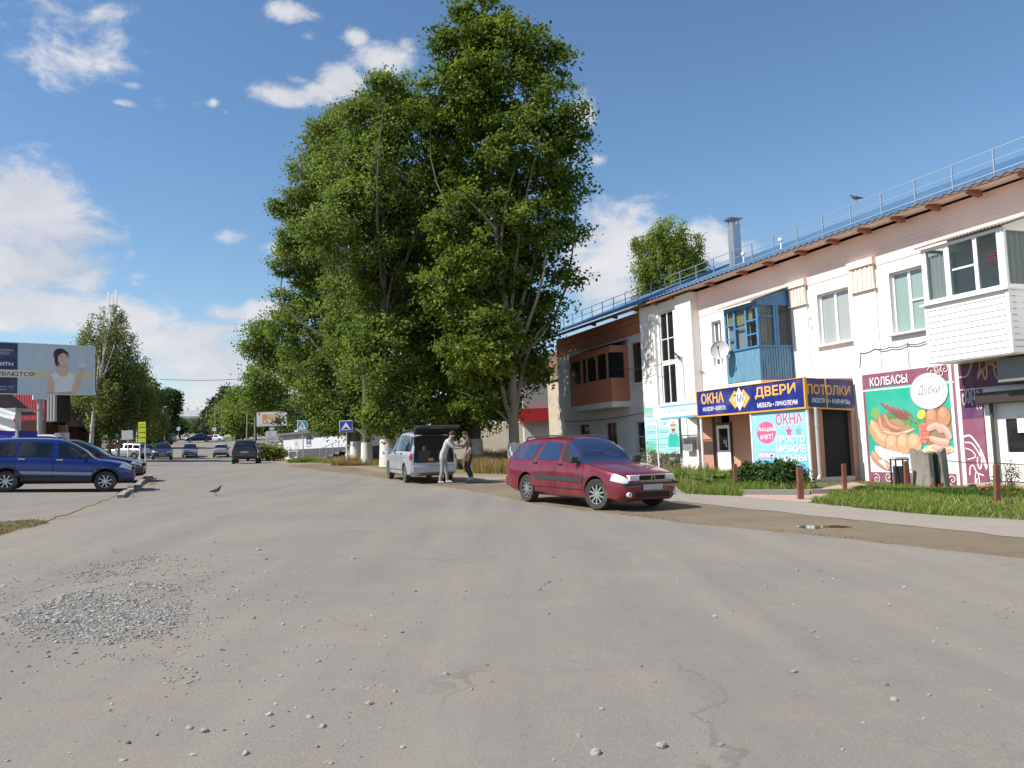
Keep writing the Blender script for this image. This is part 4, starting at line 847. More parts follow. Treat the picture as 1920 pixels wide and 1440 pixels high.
# clinic poster on the stair bay
ca, cb = F(1208, 765, VB + .02), F(1276, 851, VB + .02); W_c, H_c = cb[0] - ca[0], F(1208, 765, VB + .02)[1] - cb[1]
cs = fthing('poster', 'pale turquoise clinic poster with text lines and a man in green scrubs', 'poster', ca[0], VB + .04, cb[1])
k = MB(); k.box(0, W_c, 0, .03, 0, H_c); k.build('board', paint((.5, .6, .6)), cs)
p = Print(W_c, H_c); p.on((0.36, 0.66, 0.70)).rect(0, 1, 0, 1); p.on((.20, .58, .45)).rect(0, .32, 0, .28).rect(0, .8, .90, 1.0); p.on((.58, .80, .84)).rect(.0, 1, .56, .78)
p.on((.75, .25, .25)).text('Медицинский центр', .05, .845, .62, .90, bold=.02)
p.on((.10, .36, .40))
for v, a, b in ((.80, .1, .36), (.70, .1, .36), (.60, .06, .30), (.565, .06, .26), (.475, .06, .34), (.44, .08, .32), (.30, .08, .36), (.19, .1, .36), (.14, .14, .36), (.64, .42, .68), (.60, .42, .6), (.475, .42, .70), (.44, .42, .66), (.31, .42, .70), (.19, .4, .66), (.14, .42, .6)): p.rect(a, b, v, v + .013)
p.on((.75, .30, .33)).disc(.33, .57, .035, .025).disc(.63, .62, .035, .025).disc(.68, .46, .035, .025)
p.on((.03, .44, .38)).poly([(.68, .14), (.69, .33), (.76, .42), (.93, .42), (.99, .33), (.99, .14)])
p.on((.62, .48, .42)).disc(.85, .55, .085, .125).rect(.81, .89, .40, .48); p.on((.80, .80, .78)).disc(.85, .655, .085, .04, a0=0, a1=math.pi); p.on((.08, .07, .06)).rect(.77, .93, .575, .595).disc(.85, .49, .05, .02); p.build('print', cs)
# optician banner on its own frame in front
bu0, bu1 = F(1238, 775, 1.6)[0], pu0 - .08; bz0, bz1 = F(1243, 786, 1.6)[1], F(1243, 762, 1.6)[1]
ob = fthing('banner', 'white banner with blue edge stripes stretched from a thin post beside navy sign', 'banner', bu0, 1.6, bz0)
Wb, Hb = bu1 - bu0, bz1 - bz0
k = MB(); k.box(0, Wb, 0, .02, 0, Hb); k.poly if False else None; k.prism([(0, Hb), (-.55, Hb + .02), (-.50, .05), (-.05, -.05)], -.03, -.02); k.build('cloth', mat('banner_cloth', (.80, .82, .84), .8, var=.03), ob)
p = Print(Wb, Hb); p.on((.10, .45, .62)).rect(0, 1, .88, 1).rect(0, 1, .0, .13); p.on((.10, .22, .55)).text('салон', .03, .44, .26, .60, shear=.25).text('ОПТИКА', .29, .42, .62, .66, bold=.02).text('- ГИДРА', .66, .44, .96, .62, shear=.2); p.build('lettering', ob)
k = MB(); gz0 = gz(bu0, 1.6); k.tube([(-.40, .04, gz0 - bz0 - .1), (-.40, .04, Hb + .05)], .035, 8); k.tube([(-.40, .04, Hb + .03), (Wb, .04, Hb + .03)], .02, 6); k.tube([(-.4, .04, -.02), (Wb, .04, -.02)], .015, 6); k.build('post', M_PVC, ob)
M_CLADD = mat('dark_arm', (.06, .06, .065), .6)
# electric box, dish
eu, ez1 = F(1273, 823, VB + .1); eu2, ez0 = F(1291, 846, VB + .1)
eb = fthing('electric_box', 'plain grey metal box on the wall beside the turquoise poster', 'box', US1 - .75, VB, ez0); k = MB(); k.box(0, .62, -.22, -.05, 0, ez1 - ez0, .01); k.build('case', M_GREYP, eb)
k = MB(); k.box(.06, .56, -.228, -.221, .05, ez1 - ez0 - .05); k.build('door', M_RAIL, eb)
du, dzz = F(1349, 659, vb + .45); sdh = fthing('satellite_dish', 'white round satellite dish on the corner of the blue wooden balcony', 'satellite dish', ul, vb, dzz - .15)
_dv = CPOS - FW(du, .8, dzz); dirv = Vector((_dv @ FU - 6, -(_dv @ FN), _dv[2] + 8)).normalized(); rx = dirv.cross(Vector((0, 0, 1))).normalized(); rz = rx.cross(dirv); c = Vector((du - ul, -.42, .18))
k = MB(); vs = []; n = 28; RD = .33
for i in range(9):
    r_ = RD * i / 8
    for j in range(n): a = 2 * math.pi * j / n; vs.append(c + rx * r_ * math.cos(a) + rz * r_ * 1.08 * math.sin(a) + dirv * (.09 * (i / 8) ** 2))
k.add(vs, [(i * n + j, i * n + (j + 1) % n, (i + 1) * n + (j + 1) % n, (i + 1) * n + j) for i in range(8) for j in range(n)]); k.tube([tuple(c + (rx * math.cos(a) + rz * 1.08 * math.sin(a)) * RD + dirv * .09) for a in [2 * math.pi * j / 28 for j in range(29)]], .012, 5, False); k.build('dish', mat('dish_grey', (.52, .52, .52), .5), sdh, smooth=True)
k = MB(); k.tube([c - rz * RD * .8 + dirv * .05, c + dirv * .42 - rz * .05], .012, 6); k.lathe([(0, -.05), (.03, -.04), (.035, .05), (0, .06)], 10, c=tuple(c + dirv * .42)); k.build('receiver_arm', M_CLADD, sdh)
k = MB(); k.tube([c - dirv * .01, c - dirv * .12, (.05, .0, .10)], .022, 6); k.build('bracket', M_GREYP, sdh)
def wire(name, label, pts, r=.012, sag=0.0, cat='cable', parent=None, n=14):
    out = []
    for a, b in zip(pts[:-1], pts[1:]):
        for i in range(n + 1):
            t = i / n; q = np.array(a) * (1 - t) + np.array(b) * t; q[2] -= sag * 4 * t * (1 - t); out.append(tuple(q))
    k = MB(); k.tube(out, r, 5); return tag(k.build(name, M_CABLE), label, cat)
def fw(px, py, v): u, z = F(px, py, v); return FW(u, v, z)
wire('cable', 'dark cable drooping along the white wall above the sausage poster', [fw(1612, 690, .05), fw(1614, 662, .05), fw(1640, 654, .05), fw(1668, 651, .06), fw(1700, 645, .05), fw(1736, 640, .05)], .016, .05)
wire('cable', 'thin wire hanging down the white wall beneath the second upper window', [fw(1701, 640, .05), fw(1705, 690, .05)], .010)
wire('cable', 'black twin cable strung across the shaded grey wall left of stair bay', [fw(1058, 790, .15), fw(1206, 774, .5)], .022, .12)
wire('cable', 'upper overhead wire running from stair bay towards the trees', [fw(1276, 668, VB + .08), fw(1150, 690, 1.0), at(1000, 706, 44)], .012, .25)
wire('cable', 'cable loop dropping down the right stair bay pilaster', [fw(1277, 666, VB + .05), fw(1281, 690, VB + .05), fw(1284, 745, VB + .05), fw(1290, 822, VB + .05)], .012)
k = MB(); a = fw(1272, 668, VB + .02); 
for i in range(7): k.tube([tuple(a), tuple(a + FN * .1 + np.array([0, 0, .18 * math.sin(i * 1.7)]) + FU * .22 * math.cos(i * 2.1))], .02, 5)
tag(k.build('wire_bracket', M_CABLE), 'dark tangled wire bracket on the stair bay pilaster', 'bracket')
wire('cable', 'thin line crossing the sky over the far road', [at(300, 711, 75), at(470, 709, 75)], .025, .15)
wire('cable', 'grey conduit pipe bent along white wall above the optician banner', [fw(1301, 705, .06), fw(1299, 750, .06), fw(1300, 700, .06), fw(1320, 697, .06)], .022)
# ------------------------------------------------------------------ cars
M_TYRE = mat('tyre_rubber', (0.035, 0.034, 0.033), 0.85, dirt=(0.20, 0.18, 0.15), dscale=5, damt=0.5)
M_RIM = mat('alloy', (0.55, 0.56, 0.57), 0.32, metal=0.85, var=0.05)
M_HUBCAP = mat('silver_hubcap', (0.60, 0.61, 0.62), 0.4, metal=0.4)
M_CLAD = mat('grey_black_plastic', (0.028, 0.030, 0.036), 0.6, var=0.1)
M_CGLASS = glass_mat('car_glass', (0.010, 0.013, 0.020), 0.03)
M_CGLASSB = glass_mat('bluish_car_glass', (0.02, 0.035, 0.09), 0.03)
M_LAMP = mat('headlamp_lens', (0.62, 0.64, 0.65), 0.12, spec=0.8, var=0.25, scale=14)
M_TAIL = mat('tail_lamp_red', (0.38, 0.012, 0.012), 0.2)
M_AMBER = mat('amber_lens', (0.65, 0.20, 0.03), 0.2)
M_CHROME = mat('chrome', (0.7, 0.7, 0.7), 0.12, metal=1.0)
M_PLATE = mat('blank_plate', (0.45, 0.45, 0.45), 0.6)
M_SEAM = mat('gap_and_shade_black', (0.012, 0.012, 0.013), 0.8)
def paintcar(name, c, metal=0.35, rough=0.32, dust=0.25, dcol=(0.30, 0.26, 0.22)): return mat(name, c, rough, metal=metal, var=0.04, scale=2, coat=0.7, dirt=dcol, dscale=1.6, damt=dust)
def lerp(a, b, t): return a + (b - a) * t
class Body:
    """loft of one car body: x forward, half sections described by ring numbers 0 (floor) .. 10 (roof middle)"""
    def __init__(s, L, W, H, belt, roof, wplan, zbot, tumble=.17, flank=.45):
        s.L, s.W, s.H, s.b, s.r, s.wp, s.zb, s.tum, s.fl = L, W, H, belt, roof, wplan, zbot, tumble, flank
        s.bmax = max(z for x, z in belt)
    @staticmethod
    def ip(x, pts):
        xs = [p[0] for p in pts]; ys = [p[1] for p in pts]
        if x <= xs[0]: return ys[0]
        if x >= xs[-1]: return ys[-1]
        for i in range(len(xs) - 1):
            if xs[i] <= x <= xs[i + 1]:
                h = xs[i + 1] - xs[i]; t = (x - xs[i]) / h if h else 0
                d = lambda k: (ys[k + 1] - ys[k]) / max(xs[k + 1] - xs[k], 1e-6)
                def slope(k):
                    if k <= 0: return d(0)
                    if k >= len(xs) - 1: return d(len(xs) - 2)
                    a, b = d(k - 1), d(k); return 0 if a * b <= 0 else 2 * a * b / (a + b)
                m0, m1 = slope(i) * h, slope(i + 1) * h
                return (2 * t ** 3 - 3 * t * t + 1) * ys[i] + (t ** 3 - 2 * t * t + t) * m0 + (-2 * t ** 3 + 3 * t * t) * ys[i + 1] + (t ** 3 - t * t) * m1
    def ring(s, x):
        w = s.W / 2 * s.ip(x, s.wp); zb = s.ip(x, s.zb); z = s.ip(x, s.b); x0, x1 = s.r[0][0], s.r[-1][0]
        zr = max(z, s.ip(x, s.r)) if x0 < x < x1 else z
        g = zr - z; q = min(1, g / .22); h = min(1, max(0, g / max(.05, s.H - s.bmax))); wr = lerp(w - .09, w - .09 - s.tum, h)
        A = [(0, zb), (w - .12, zb), (w - .025, zb + .07), (w, lerp(zb, z, s.fl)), (w - .012, lerp(zb, z, .80)), (w - .045, z - .035), (w - .075, z)]
        hood = [(w - .11, z + .006), (w - .20, z + .016), (w * .55, z + .032), (0, z + .042)]
        cab = [(wr + .012, zr - .065), (wr - .045, zr - .012), (wr * .55, zr + .022), (0, zr + .032)]
        return A + [(lerp(a[0], b[0], q), lerp(a[1], b[1], q)) for a, b in zip(hood, cab)]
    def pt(s, x, k, side=1, off=0.0):
        def raw(x, k):
            A = s.ring(x); i = min(int(k), len(A) - 2); t = k - i; return Vector((x, side * lerp(A[i][0], A[i + 1][0], t), lerp(A[i][1], A[i + 1][1], t)))
        p = raw(x, k)
        if off:
            e = .02; a = raw(x + e, k) - raw(x - e, k); kk0, kk1 = max(k - .1, 0), min(k + .1, 9.999); b = raw(x, kk1) - raw(x, kk0); n = a.cross(b)
            if n.length > 1e-9:
                n.normalize(); c = Vector((p.x * .3, 0, .55)); n = n if n.dot(p - c) > 0 else -n; p = p + n * off
        return p
    def mesh(s, mats, arches=(), arch_r=.36, clad_k=0, n=64):
        xs = [-s.L / 2 + s.L * i / n for i in range(n + 1)]; e = s.L / 2
        for d in (.004, .012, .03): xs += [-e + d, e - d]
        xs = sorted(set(xs)); sub = [0, 1, 1.5, 2, 2.5, 3, 3.5, 4, 4.5, 5, 5.5, 6, 6.5, 7, 7.5, 8, 8.5, 9, 9.5, 10]
        full = [(k, 1) for k in sub] + [(k, -1) for k in reversed(sub[1:-1])]
        b = bmesh.new(); rings = [[b.verts.new(s.pt(x, k, sd)) for k, sd in full] for x in xs]; m = len(full)
        for i in range(len(xs) - 1):
            for j in range(m):
                f = b.faces.new((rings[i][j], rings[i][(j + 1) % m], rings[i + 1][(j + 1) % m], rings[i + 1][j])); kk = full[j][0]; k2 = full[(j + 1) % m][0]
                f.material_index = 1 if max(kk, k2) <= clad_k else 0; f.smooth = True
        b.faces.new(rings[0]); b.faces.new(rings[-1][::-1])
        bmesh.ops.remove_doubles(b, verts=b.verts[:], dist=1e-5)
        bmesh.ops.recalc_face_normals(b, faces=b.faces[:])
        me = bpy.data.meshes.new('body'); b.to_mesh(me); b.free()
        for q in mats + [M_SEAM]: me.materials.append(q)
        o = bpy.data.objects.new('body', me); COL.objects.link(o)
        if arches:
            c = MB()
            for ax, az in arches:
                for sd in (1, -1): y0, y1 = sorted((sd * (s.W / 2 - .30), sd * (s.W / 2 + .2))); c.lathe([(0, y0), (arch_r, y0), (arch_r, y1), (0, y1)], 28, 'y', (ax, 0, az))
            cb = bmesh.new(); vsb = [cb.verts.new(p) for p in c.v]
            for f in c.f:
                try: cb.faces.new([vsb[i] for i in f])
                except ValueError: pass
            bmesh.ops.remove_doubles(cb, verts=cb.verts[:], dist=1e-5); bmesh.ops.recalc_face_normals(cb, faces=cb.faces[:])
            cm = bpy.data.meshes.new('cut'); cb.to_mesh(cm); cb.free(); cm.materials.append(M_SEAM)
            co = bpy.data.objects.new('cut', cm); COL.objects.link(co)
            md = o.modifiers.new('b', 'BOOLEAN'); md.object = co; md.operation = 'DIFFERENCE'; md.solver = 'EXACT'
            try: md.material_mode = 'TRANSFER'
            except Exception: pass
            dg = bpy.context.evaluated_depsgraph_get(); nm = bpy.data.meshes.new_from_object(o.evaluated_get(dg))
            o.modifiers.clear(); o.data = nm; nm.name = 'body'; bpy.data.objects.remove(co)
        try: o.data.set_sharp_from_angle(angle=R(40))
        except Exception: pass
        return o
    def patch(s, x00, x10, x01, x11, k0, k1, off=.005, side=1, nu=10, nv=6):     # quad on the side: bottom x00..x10, top x01..x11
        mb = MB(); mb.grid(lambda a, t: s.pt(lerp(lerp(x00, x01, t), lerp(x10, x11, t), a), lerp(k0, k1, t), side, off), nu, nv); return mb
    def screen(s, xa, xb, ka=6.5, off=.005, nu=12, nv=10):                        # windscreen / rear window across the car
        mb = MB(); mb.grid(lambda a, t: s.pt(lerp(xa, xb, a), ka + (10 - ka) * (1 - abs(2 * t - 1)) if True else 0, 1 if t < .5 else -1, off), nu, nv * 2); return mb
def make_wheel(name, parent, x, y, r, w, rimm, spokes, steer=0.0, loc_z=None, style='star'):
    sd = 1 if y > 0 else -1
    k = MB(); h = w / 2; k.lathe([(r * .62, -h * .9), (r * .93, -h), (r, -h * .6), (r, h * .6), (r * .93, h), (r * .66, h * .9), (r * .62, h * .55)], 30, 'y'); 
    t = k.build(name, M_TYRE, parent, smooth=True); t.location = (x, y, r if loc_z is None else loc_z); t.rotation_euler.z = steer
    m = MB(); m.lathe([(0, sd * h * .42), (r * .64, sd * h * .42), (r * .66, sd * h * .4)], 24, 'y'); m.mi(1)
    m.lathe([(r * .60, sd * h * .80), (r * .67, sd * h * .86), (r * .67, sd * h * .40)], 28, 'y'); m.lathe([(0, sd * h * .82), (r * .12, sd * h * .80), (r * .14, sd * h * .5)], 14, 'y')
    for i in range(spokes):
        a = 2 * math.pi * i / spokes + .3; c, s_ = math.cos(a), math.sin(a); q = (r * .055 if spokes > 6 else r * .085)
        vs = [(c * rr - s_ * e * q, sd * h * yy, s_ * rr + c * e * q) for rr, yy in ((r * .08, .78), (r * .63, .78), (r * .63, .5), (r * .08, .5)) for e in (-1, 1)]
        m.add(vs, [(0, 1, 3, 2), (0, 2, 4, 6), (1, 7, 5, 3), (2, 3, 5, 4)])
    rm = m.build('rim', [M_SEAM, rimm], t, fix=True); return t
def steer_list(n): return n
def car(name, label, cat, group, S):
    """S: spec dictionary; returns the root Empty (x forward, wheels on z=0)"""
    root = thing(name, label, cat, (0, 0, 0), 0, group); B = Body(S['L'], S['W'], S['H'], S['belt'], S['roof'], S['wplan'], S['zbot'], S.get('tum', .17))
    P = S['paint']; fx, rx = S['axles']; wr = S['wr']; ht = S['W'] / 2
    body = B.mesh([P, S.get('clad', P)], [(fx, wr + .01), (rx, wr + .01)] if S.get('arch', True) else (), wr + .055, S.get('clad_k', 0), S.get('n', 64)); body.parent = root; body.name = 'body'
    for x, st in ((fx, S.get('steer', 0)), (rx, 0)):
        for sd in (1, -1): make_wheel('wheel', root, x, sd * (ht - .115), wr, .20, S.get('rim', M_RIM), S.get('spokes', 8), st)
    gm = S.get('glass', M_CGLASS)
    xa, xb = S['ws']; B.screen(xa, xb).build('windscreen', gm, root, smooth=True, fix=False)
    if S.get('rs'): xa, xb = S['rs']; B.screen(xa, xb, S.get('rk', 6.7)).build('rear_window', gm, root, smooth=True, fix=False)
    for sd in (1, -1):
        for i, d in enumerate(S.get('doors', [])):                    # door outlines: x0,x1 at sill; window bottom/top x
            x0, x1, wb0, wb1, wt0, wt1 = d
            B.patch(x0 - .012, x1 + .012, x0 - .012, x1 + .012, 2.4, 6.0, .0015, sd, 10, 8).build('door_gap', M_SEAM, root, fix=False)
            dr = B.patch(x0, x1, x0, x1, 2.5, 6.02, .004, sd, 12, 10).build('door', [P] , root, smooth=True, fix=False)
            B.patch(wb0, wb1, wt0, wt1, 6.06, 6.94, .006, sd).build('window', M_SEAM if (S.get('open') and i == 0 and sd < 0) else gm, dr, smooth=True, fix=False)  # open window: a near-black pane paints in the cabin's shade
            h = B.pt(x0 + .14, 4.9, sd, .02); k = MB(); k.box(h.x - .08, h.x + .09, h.y - .014, h.y + .014, h.z - .02, h.z + .02, .008); k.build('handle', S.get('handle', P), dr)
        for q in S.get('quarter', []): B.patch(q[0], q[1], q[2], q[3], 6.06, 6.92, .006, sd).build('quarter_window', gm, root, smooth=True, fix=False)
        if 'head' in S:
            a, b, k0, k1 = S['head']; hm = B.patch(a, b, a + S.get('head_sl', .06), b, k0, k1, .008, sd, 10, 5); lm = S.get('lamp')
            if lm: hm.box(S['L'] / 2 - .2, S['L'] / 2 + .008, *sorted((sd * lm[0], sd * lm[1])), lm[2], lm[3], .02)
            hm.build('headlight', M_LAMP, root, smooth=True, fix=False)
        if 'tail' in S:
            a, b, k0, k1 = S['tail']; B.patch(a, b, a, b, k0, k1, .008, sd, 8, 6).build('tail_light', M_TAIL, root, smooth=True, fix=False)
        if 'mirror' in S:
            x = S['mirror']; p = B.pt(x, 6.1, sd, .01); k = MB(); k.box(p.x - .05, p.x + .06, *sorted((p.y + sd * .02, p.y + sd * .20)), p.z + .0, p.z + .13, .025); k.build('side_mirror', S.get('mirm', P), root)
        if S.get('strip'):
            a, b, k0, k1 = S['strip']; B.patch(a, b, a, b, k0, k1, .014, sd, 20, 2).build('rub_strip', S.get('stripm', M_CLAD), root, fix=False)
        if S.get('rails'):
            a, b = S['rails']; pts = [B.pt(a, 8, sd, .0), B.pt(a + .08, 8, sd, .055)] + [B.pt(lerp(a + .1, b - .1, i / 8), 8, sd, .06) for i in range(9)] + [B.pt(b - .05, 8, sd, .05), B.pt(b, 8, sd, 0)]
            k = MB(); k.tube(pts, .016, 6); k.build('roof_rail', M_CLAD, root)
        for wx in (fx, rx):
            if S.get('lips'): 
                pts = []
                for i in range(15):
                    a = math.pi * i / 14; px, pz = wx + (wr + .085) * math.cos(a), wr + .01 + (wr + .085) * math.sin(a)
                    yy = S['W'] / 2 * B.ip(px, B.wp) - .006 - max(0, (pz - .55) * .06); pts.append((px, sd * yy, max(pz, .22)))
                k = MB(); k.tube(pts, .035, 6); k.build('wheel_arch_lip', S['lips'], root)
    e = S['L'] / 2; f = S.get('front', {})
    if f:
        zf, w = f['grille']; k = MB(); k.box(e - .045, e + .012, -w, w, zf[0], zf[1], .01); g = k.build('grille', M_SEAM, root)
        k = MB(); k.box(e - .03, e + .020, -w - .01, w + .01, zf[1] - .005, zf[1] + .022, .006); k.box(e - .03, e + .016, -w, w, zf[0] - .016, zf[0] - .002); k.build('chrome_trim', S.get('grtrim', M_CHROME), g)
        for y in (-.035, .035): k = MB(); k.beam((e + .016, y * 1.5, zf[0] + .01), (e + .016, y * .7, zf[1] - .01), .02); k.build('badge', M_CHROME, g)
        if 'intake' in f: z0, z1, w = f['intake']; k = MB(); k.box(e - .06, e + .006, -w, w, z0, z1, .01); k.build('air_intake', M_SEAM, root)
        for sd in (1, -1):
            if 'fog' in f: y, z = f['fog']; p = B.pt(e - .012, 2, sd); k = MB(); k.lathe([(0, e + .014), (.05, e + .012), (.055, e - .05)], 12, 'x', (0, sd * y, z)); k.build('fog_light', M_LAMP, root)
        if 'strip' in f: z0, z1, w = f['strip']; k = MB(); k.box(e - .1, e + .018, -w, w, z0, z1, .012); k.build('bumper_strip', M_CLAD, root)
        k = MB(); z = f.get('plate', .42); k.box(e + .008, e + .028, -.26, .26, z - .055, z + .055, .004); k.build('licence_plate', M_PLATE, root)
    r = S.get('rear', {})
    if r:
        k = MB(); z = r.get('plate', .75); k.box(-e - .022, -e - .004, -.26, .26, z - .055, z + .055, .004); k.build('licence_plate', M_PLATE, root)
        if 'bump' in r: z0, z1 = r['bump']; k = MB(); k.box(-e - .05, -e + .12, -ht * .9, ht * .9, z0, z1, .04); k.build('rear_bumper', r.get('m', P), root)
    return root, B
def place(o, p, head):                              # set on the slope: heading angle measured from +X
    x, y = p[0], p[1]; hx, hy = math.cos(head), math.sin(head); d = 1.2; w = .75
    zf, zr = G(x + hx * d, y + hy * d), G(x - hx * d, y - hy * d); zl, zt = G(x - hy * w, y + hx * w), G(x + hy * w, y - hx * w)
    o.location = (x, y, (zf + zr + zl + zt) / 4 + .012); o.rotation_euler = (math.atan2(zl - zt, 2 * w), -math.atan2(zf - zr, 2 * d), head)
def heading(p, q): return math.atan2(q[1] - p[1], q[0] - p[0])
WP = [(-1, 1)]
def wplan(L, f=.66, r=.80): h = L / 2; return [(-h, r), (-h + .03, r + .06), (-h + .12, .955), (-h + .5, .995), (-h + 1.2, 1), (h - 1.1, 1), (h - .6, .975), (h - .28, .92), (h - .10, f + .14), (h - .03, f + .06), (h, f)]
# ---- maroon estate at the right kerb
def spec_estate(P): return dict(L=4.44, W=1.70, H=1.42, paint=P, wr=.305, axles=(1.38, -1.24), spokes=10, glass=M_CGLASSB,
    belt=[(-2.22, .70), (-2.19, .86), (-2.05, .93), (-1.2, .93), (.72, .90), (1.2, .865), (1.75, .775), (2.08, .70), (2.18, .64), (2.22, .55)],
    roof=[(-2.18, .90), (-2.0, 1.12), (-1.72, 1.345), (-1.45, 1.40), (-.6, 1.43), (.0, 1.415), (.28, 1.33), (.98, .88)], wplan=wplan(4.44, .70, .80), zbot=[(-2.22, .33), (-2.0, .24), (-1.5, .19), (1.5, .19), (1.95, .18), (2.22, .24)],
    ws=(.92, .16), rs=(-2.12, -1.80), doors=[(-.02, .98, .10, .86, .10, .20), (-1.02, -.05, -.86, -.02, -.66, .00)], quarter=[(-1.98, -1.05, -1.66, -.80)],
    head=(1.84, 2.19, 3.75, 5.45), lamp=(.34,.60,.585,.70), tail=(-2.19, -2.04, 4.0, 6.6), mirror=.72, mirm=M_CLAD, strip=(-.84, .98, 3.05, 3.45), rails=(-1.6, .05), handle=M_CLAD,
    front=dict(grille=((.60, .69), .34), intake=(.26, .37, .46), fog=(.60, .33), strip=(.505, .55, .72), plate=.46), rear=dict(plate=.8, bump=(.32, .56)), steer=R(18), open=True)
M_MAROON = paintcar('maroon_paint', (0.17, 0.008, 0.022), .25, .28, dust=.38, dcol=(0.26, 0.11, 0.095))
est, B_est = car('estate_car', 'maroon estate car with roof rails parked facing us beside the dirt verge', 'car', None, spec_estate(M_MAROON))
a = np.array(gp(1119, 957)); best = None
for h_ in np.arange(-1.5, -.4, .005):                        # heading whose rear wheel falls where the photo shows it
    q = a - 2.62 * np.array([math.cos(h_), math.sin(h_), 0]); q[2] = G(q[0], q[1]); w_ = q - CPOS; px_ = 960 + FPX * (w_ @ CR) / (w_ @ _F)
    if best is None or abs(px_ - 990) < best[0]: best = (abs(px_ - 990), h_)
hd = best[1]; hv = np.array([math.cos(hd), math.sin(hd), 0]); lv = np.array([-hv[1], hv[0], 0])
mid = a - hv * 1.38 + lv * (.85 - .06); place(est, mid, hd); est.scale = (1, 1, 1.045); print('estate', hd, mid)
k = MB()                                                      # open window painted near-black for the shade inside the cabin
# ---- blue high-roof wagon at the left
def spec_blue(P): return dict(L=4.02, W=1.72, H=1.50, paint=P, wr=.30, axles=(1.26, -1.225), spokes=8, rim=M_HUBCAP, clad=M_CLAD, clad_k=2.5,
    belt=[(-2.01, .70), (-1.98, .92), (-1.85, .97), (-.5, .965), (.80, .925), (1.2, .90), (1.62, .83), (1.85, .75), (1.96, .66), (2.01, .55)],
    roof=[(-1.97, .95), (-1.86, 1.22), (-1.70, 1.43), (-1.35, 1.475), (-.6, 1.50), (-.1, 1.495), (.25, 1.41), (1.10, .90)], wplan=wplan(4.02, .68, .82), zbot=[(-2.01, .36), (-1.7, .27), (1.6, .24), (2.01, .28)],
    ws=(1.03, .14), rs=(-1.93, -1.74), doors=[(-.08, .90, .00, .82, .00, .22), (-1.02, -.11, -.98, -.14, -.92, -.14)], quarter=[(-1.80, -1.06, -1.66, -1.00)],
    head=(1.60, 1.93, 4.0, 5.8), head_sl=.10, tail=(-1.98, -1.82, 4.0, 8), mirror=.72, mirm=M_CLAD, strip=(-.95, .95, 2.72, 3.05), stripm=mat('grey_strip', (.30, .33, .42), .5), lips=M_CLAD, handle=M_CHROME,
    front=dict(grille=((.64, .72), .34), plate=.44, intake=(.32, .40, .5)), rear=dict(plate=.8, bump=(.34, .58), m=M_CLAD))
M_BLUECAR = paintcar('blue_paint', (0.004, 0.026, 0.19), .3, .22, dust=.06, dcol=(.10, .12, .25))
blu, _b = car('parked_car', 'blue compact wagon with black lower cladding parked side on in the lot', 'car', 'cars standing in the left parking lot', spec_blue(M_BLUECAR))
a = np.array(at(196, 924, 23.4)); b = np.array(at(11, 922, 22.4)); hd = heading(b, a); hv = np.array([math.cos(hd), math.sin(hd), 0]); lv = np.array([-hv[1], hv[0], 0]); print('blue wb', np.linalg.norm((a - b)[:2]))
place(blu, (a + b) / 2 - hv * .02 + lv * .73, hd)
k = MB(); k.box(1.74, 1.90, -.845, -.70, .72, .80, .02)
# ---- dark maroon saloon behind it
def spec_sedan(P, dark=False): return dict(L=4.5, W=1.76, H=1.46, paint=P, wr=.31, axles=(1.36, -1.28), spokes=10,
    belt=[(-2.25, .72), (-2.22, .90), (-2.05, .96), (-1.2, .95), (.80, .92), (1.3, .86), (1.8, .76), (2.10, .68), (2.22, .58), (2.25, .50)],
    roof=[(-1.75, .97), (-1.3, 1.28), (-.95, 1.40), (-.4, 1.45), (.05, 1.44), (.35, 1.35), (1.25, .90)], wplan=wplan(4.5, .68, .78), zbot=[(-2.25, .33), (-1.9, .22), (1.9, .19), (2.25, .24)],
    ws=(1.16, .20), rs=(-1.66, -1.05), doors=[(-.02, .98, .06, .90, .06, .28), (-1.0, -.05, -.94, -.06, -.80, -.02)], quarter=[],
    head=(1.86, 2.20, 4.1, 5.7), tail=(-2.22, -2.02, 4.2, 6.2), mirror=.80, front=dict(grille=((.55, .66), .40), plate=.40, intake=(.26, .36, .55)), rear=dict(plate=.72, bump=(.32, .55)), n=48)
M_DKRED = paintcar('dark_wine_paint', (0.035, 0.006, 0.012), .3, .25, dust=.10)
wine, _b = car('parked_car', 'dark wine coloured saloon nosing out behind the blue wagon', 'car', 'cars standing in the left parking lot', spec_sedan(M_DKRED))
p = np.array(gd(268, 28.6)); h_ = R(20); place(wine, p - 2.2 * np.array([math.cos(h_), math.sin(h_), 0]), h_)
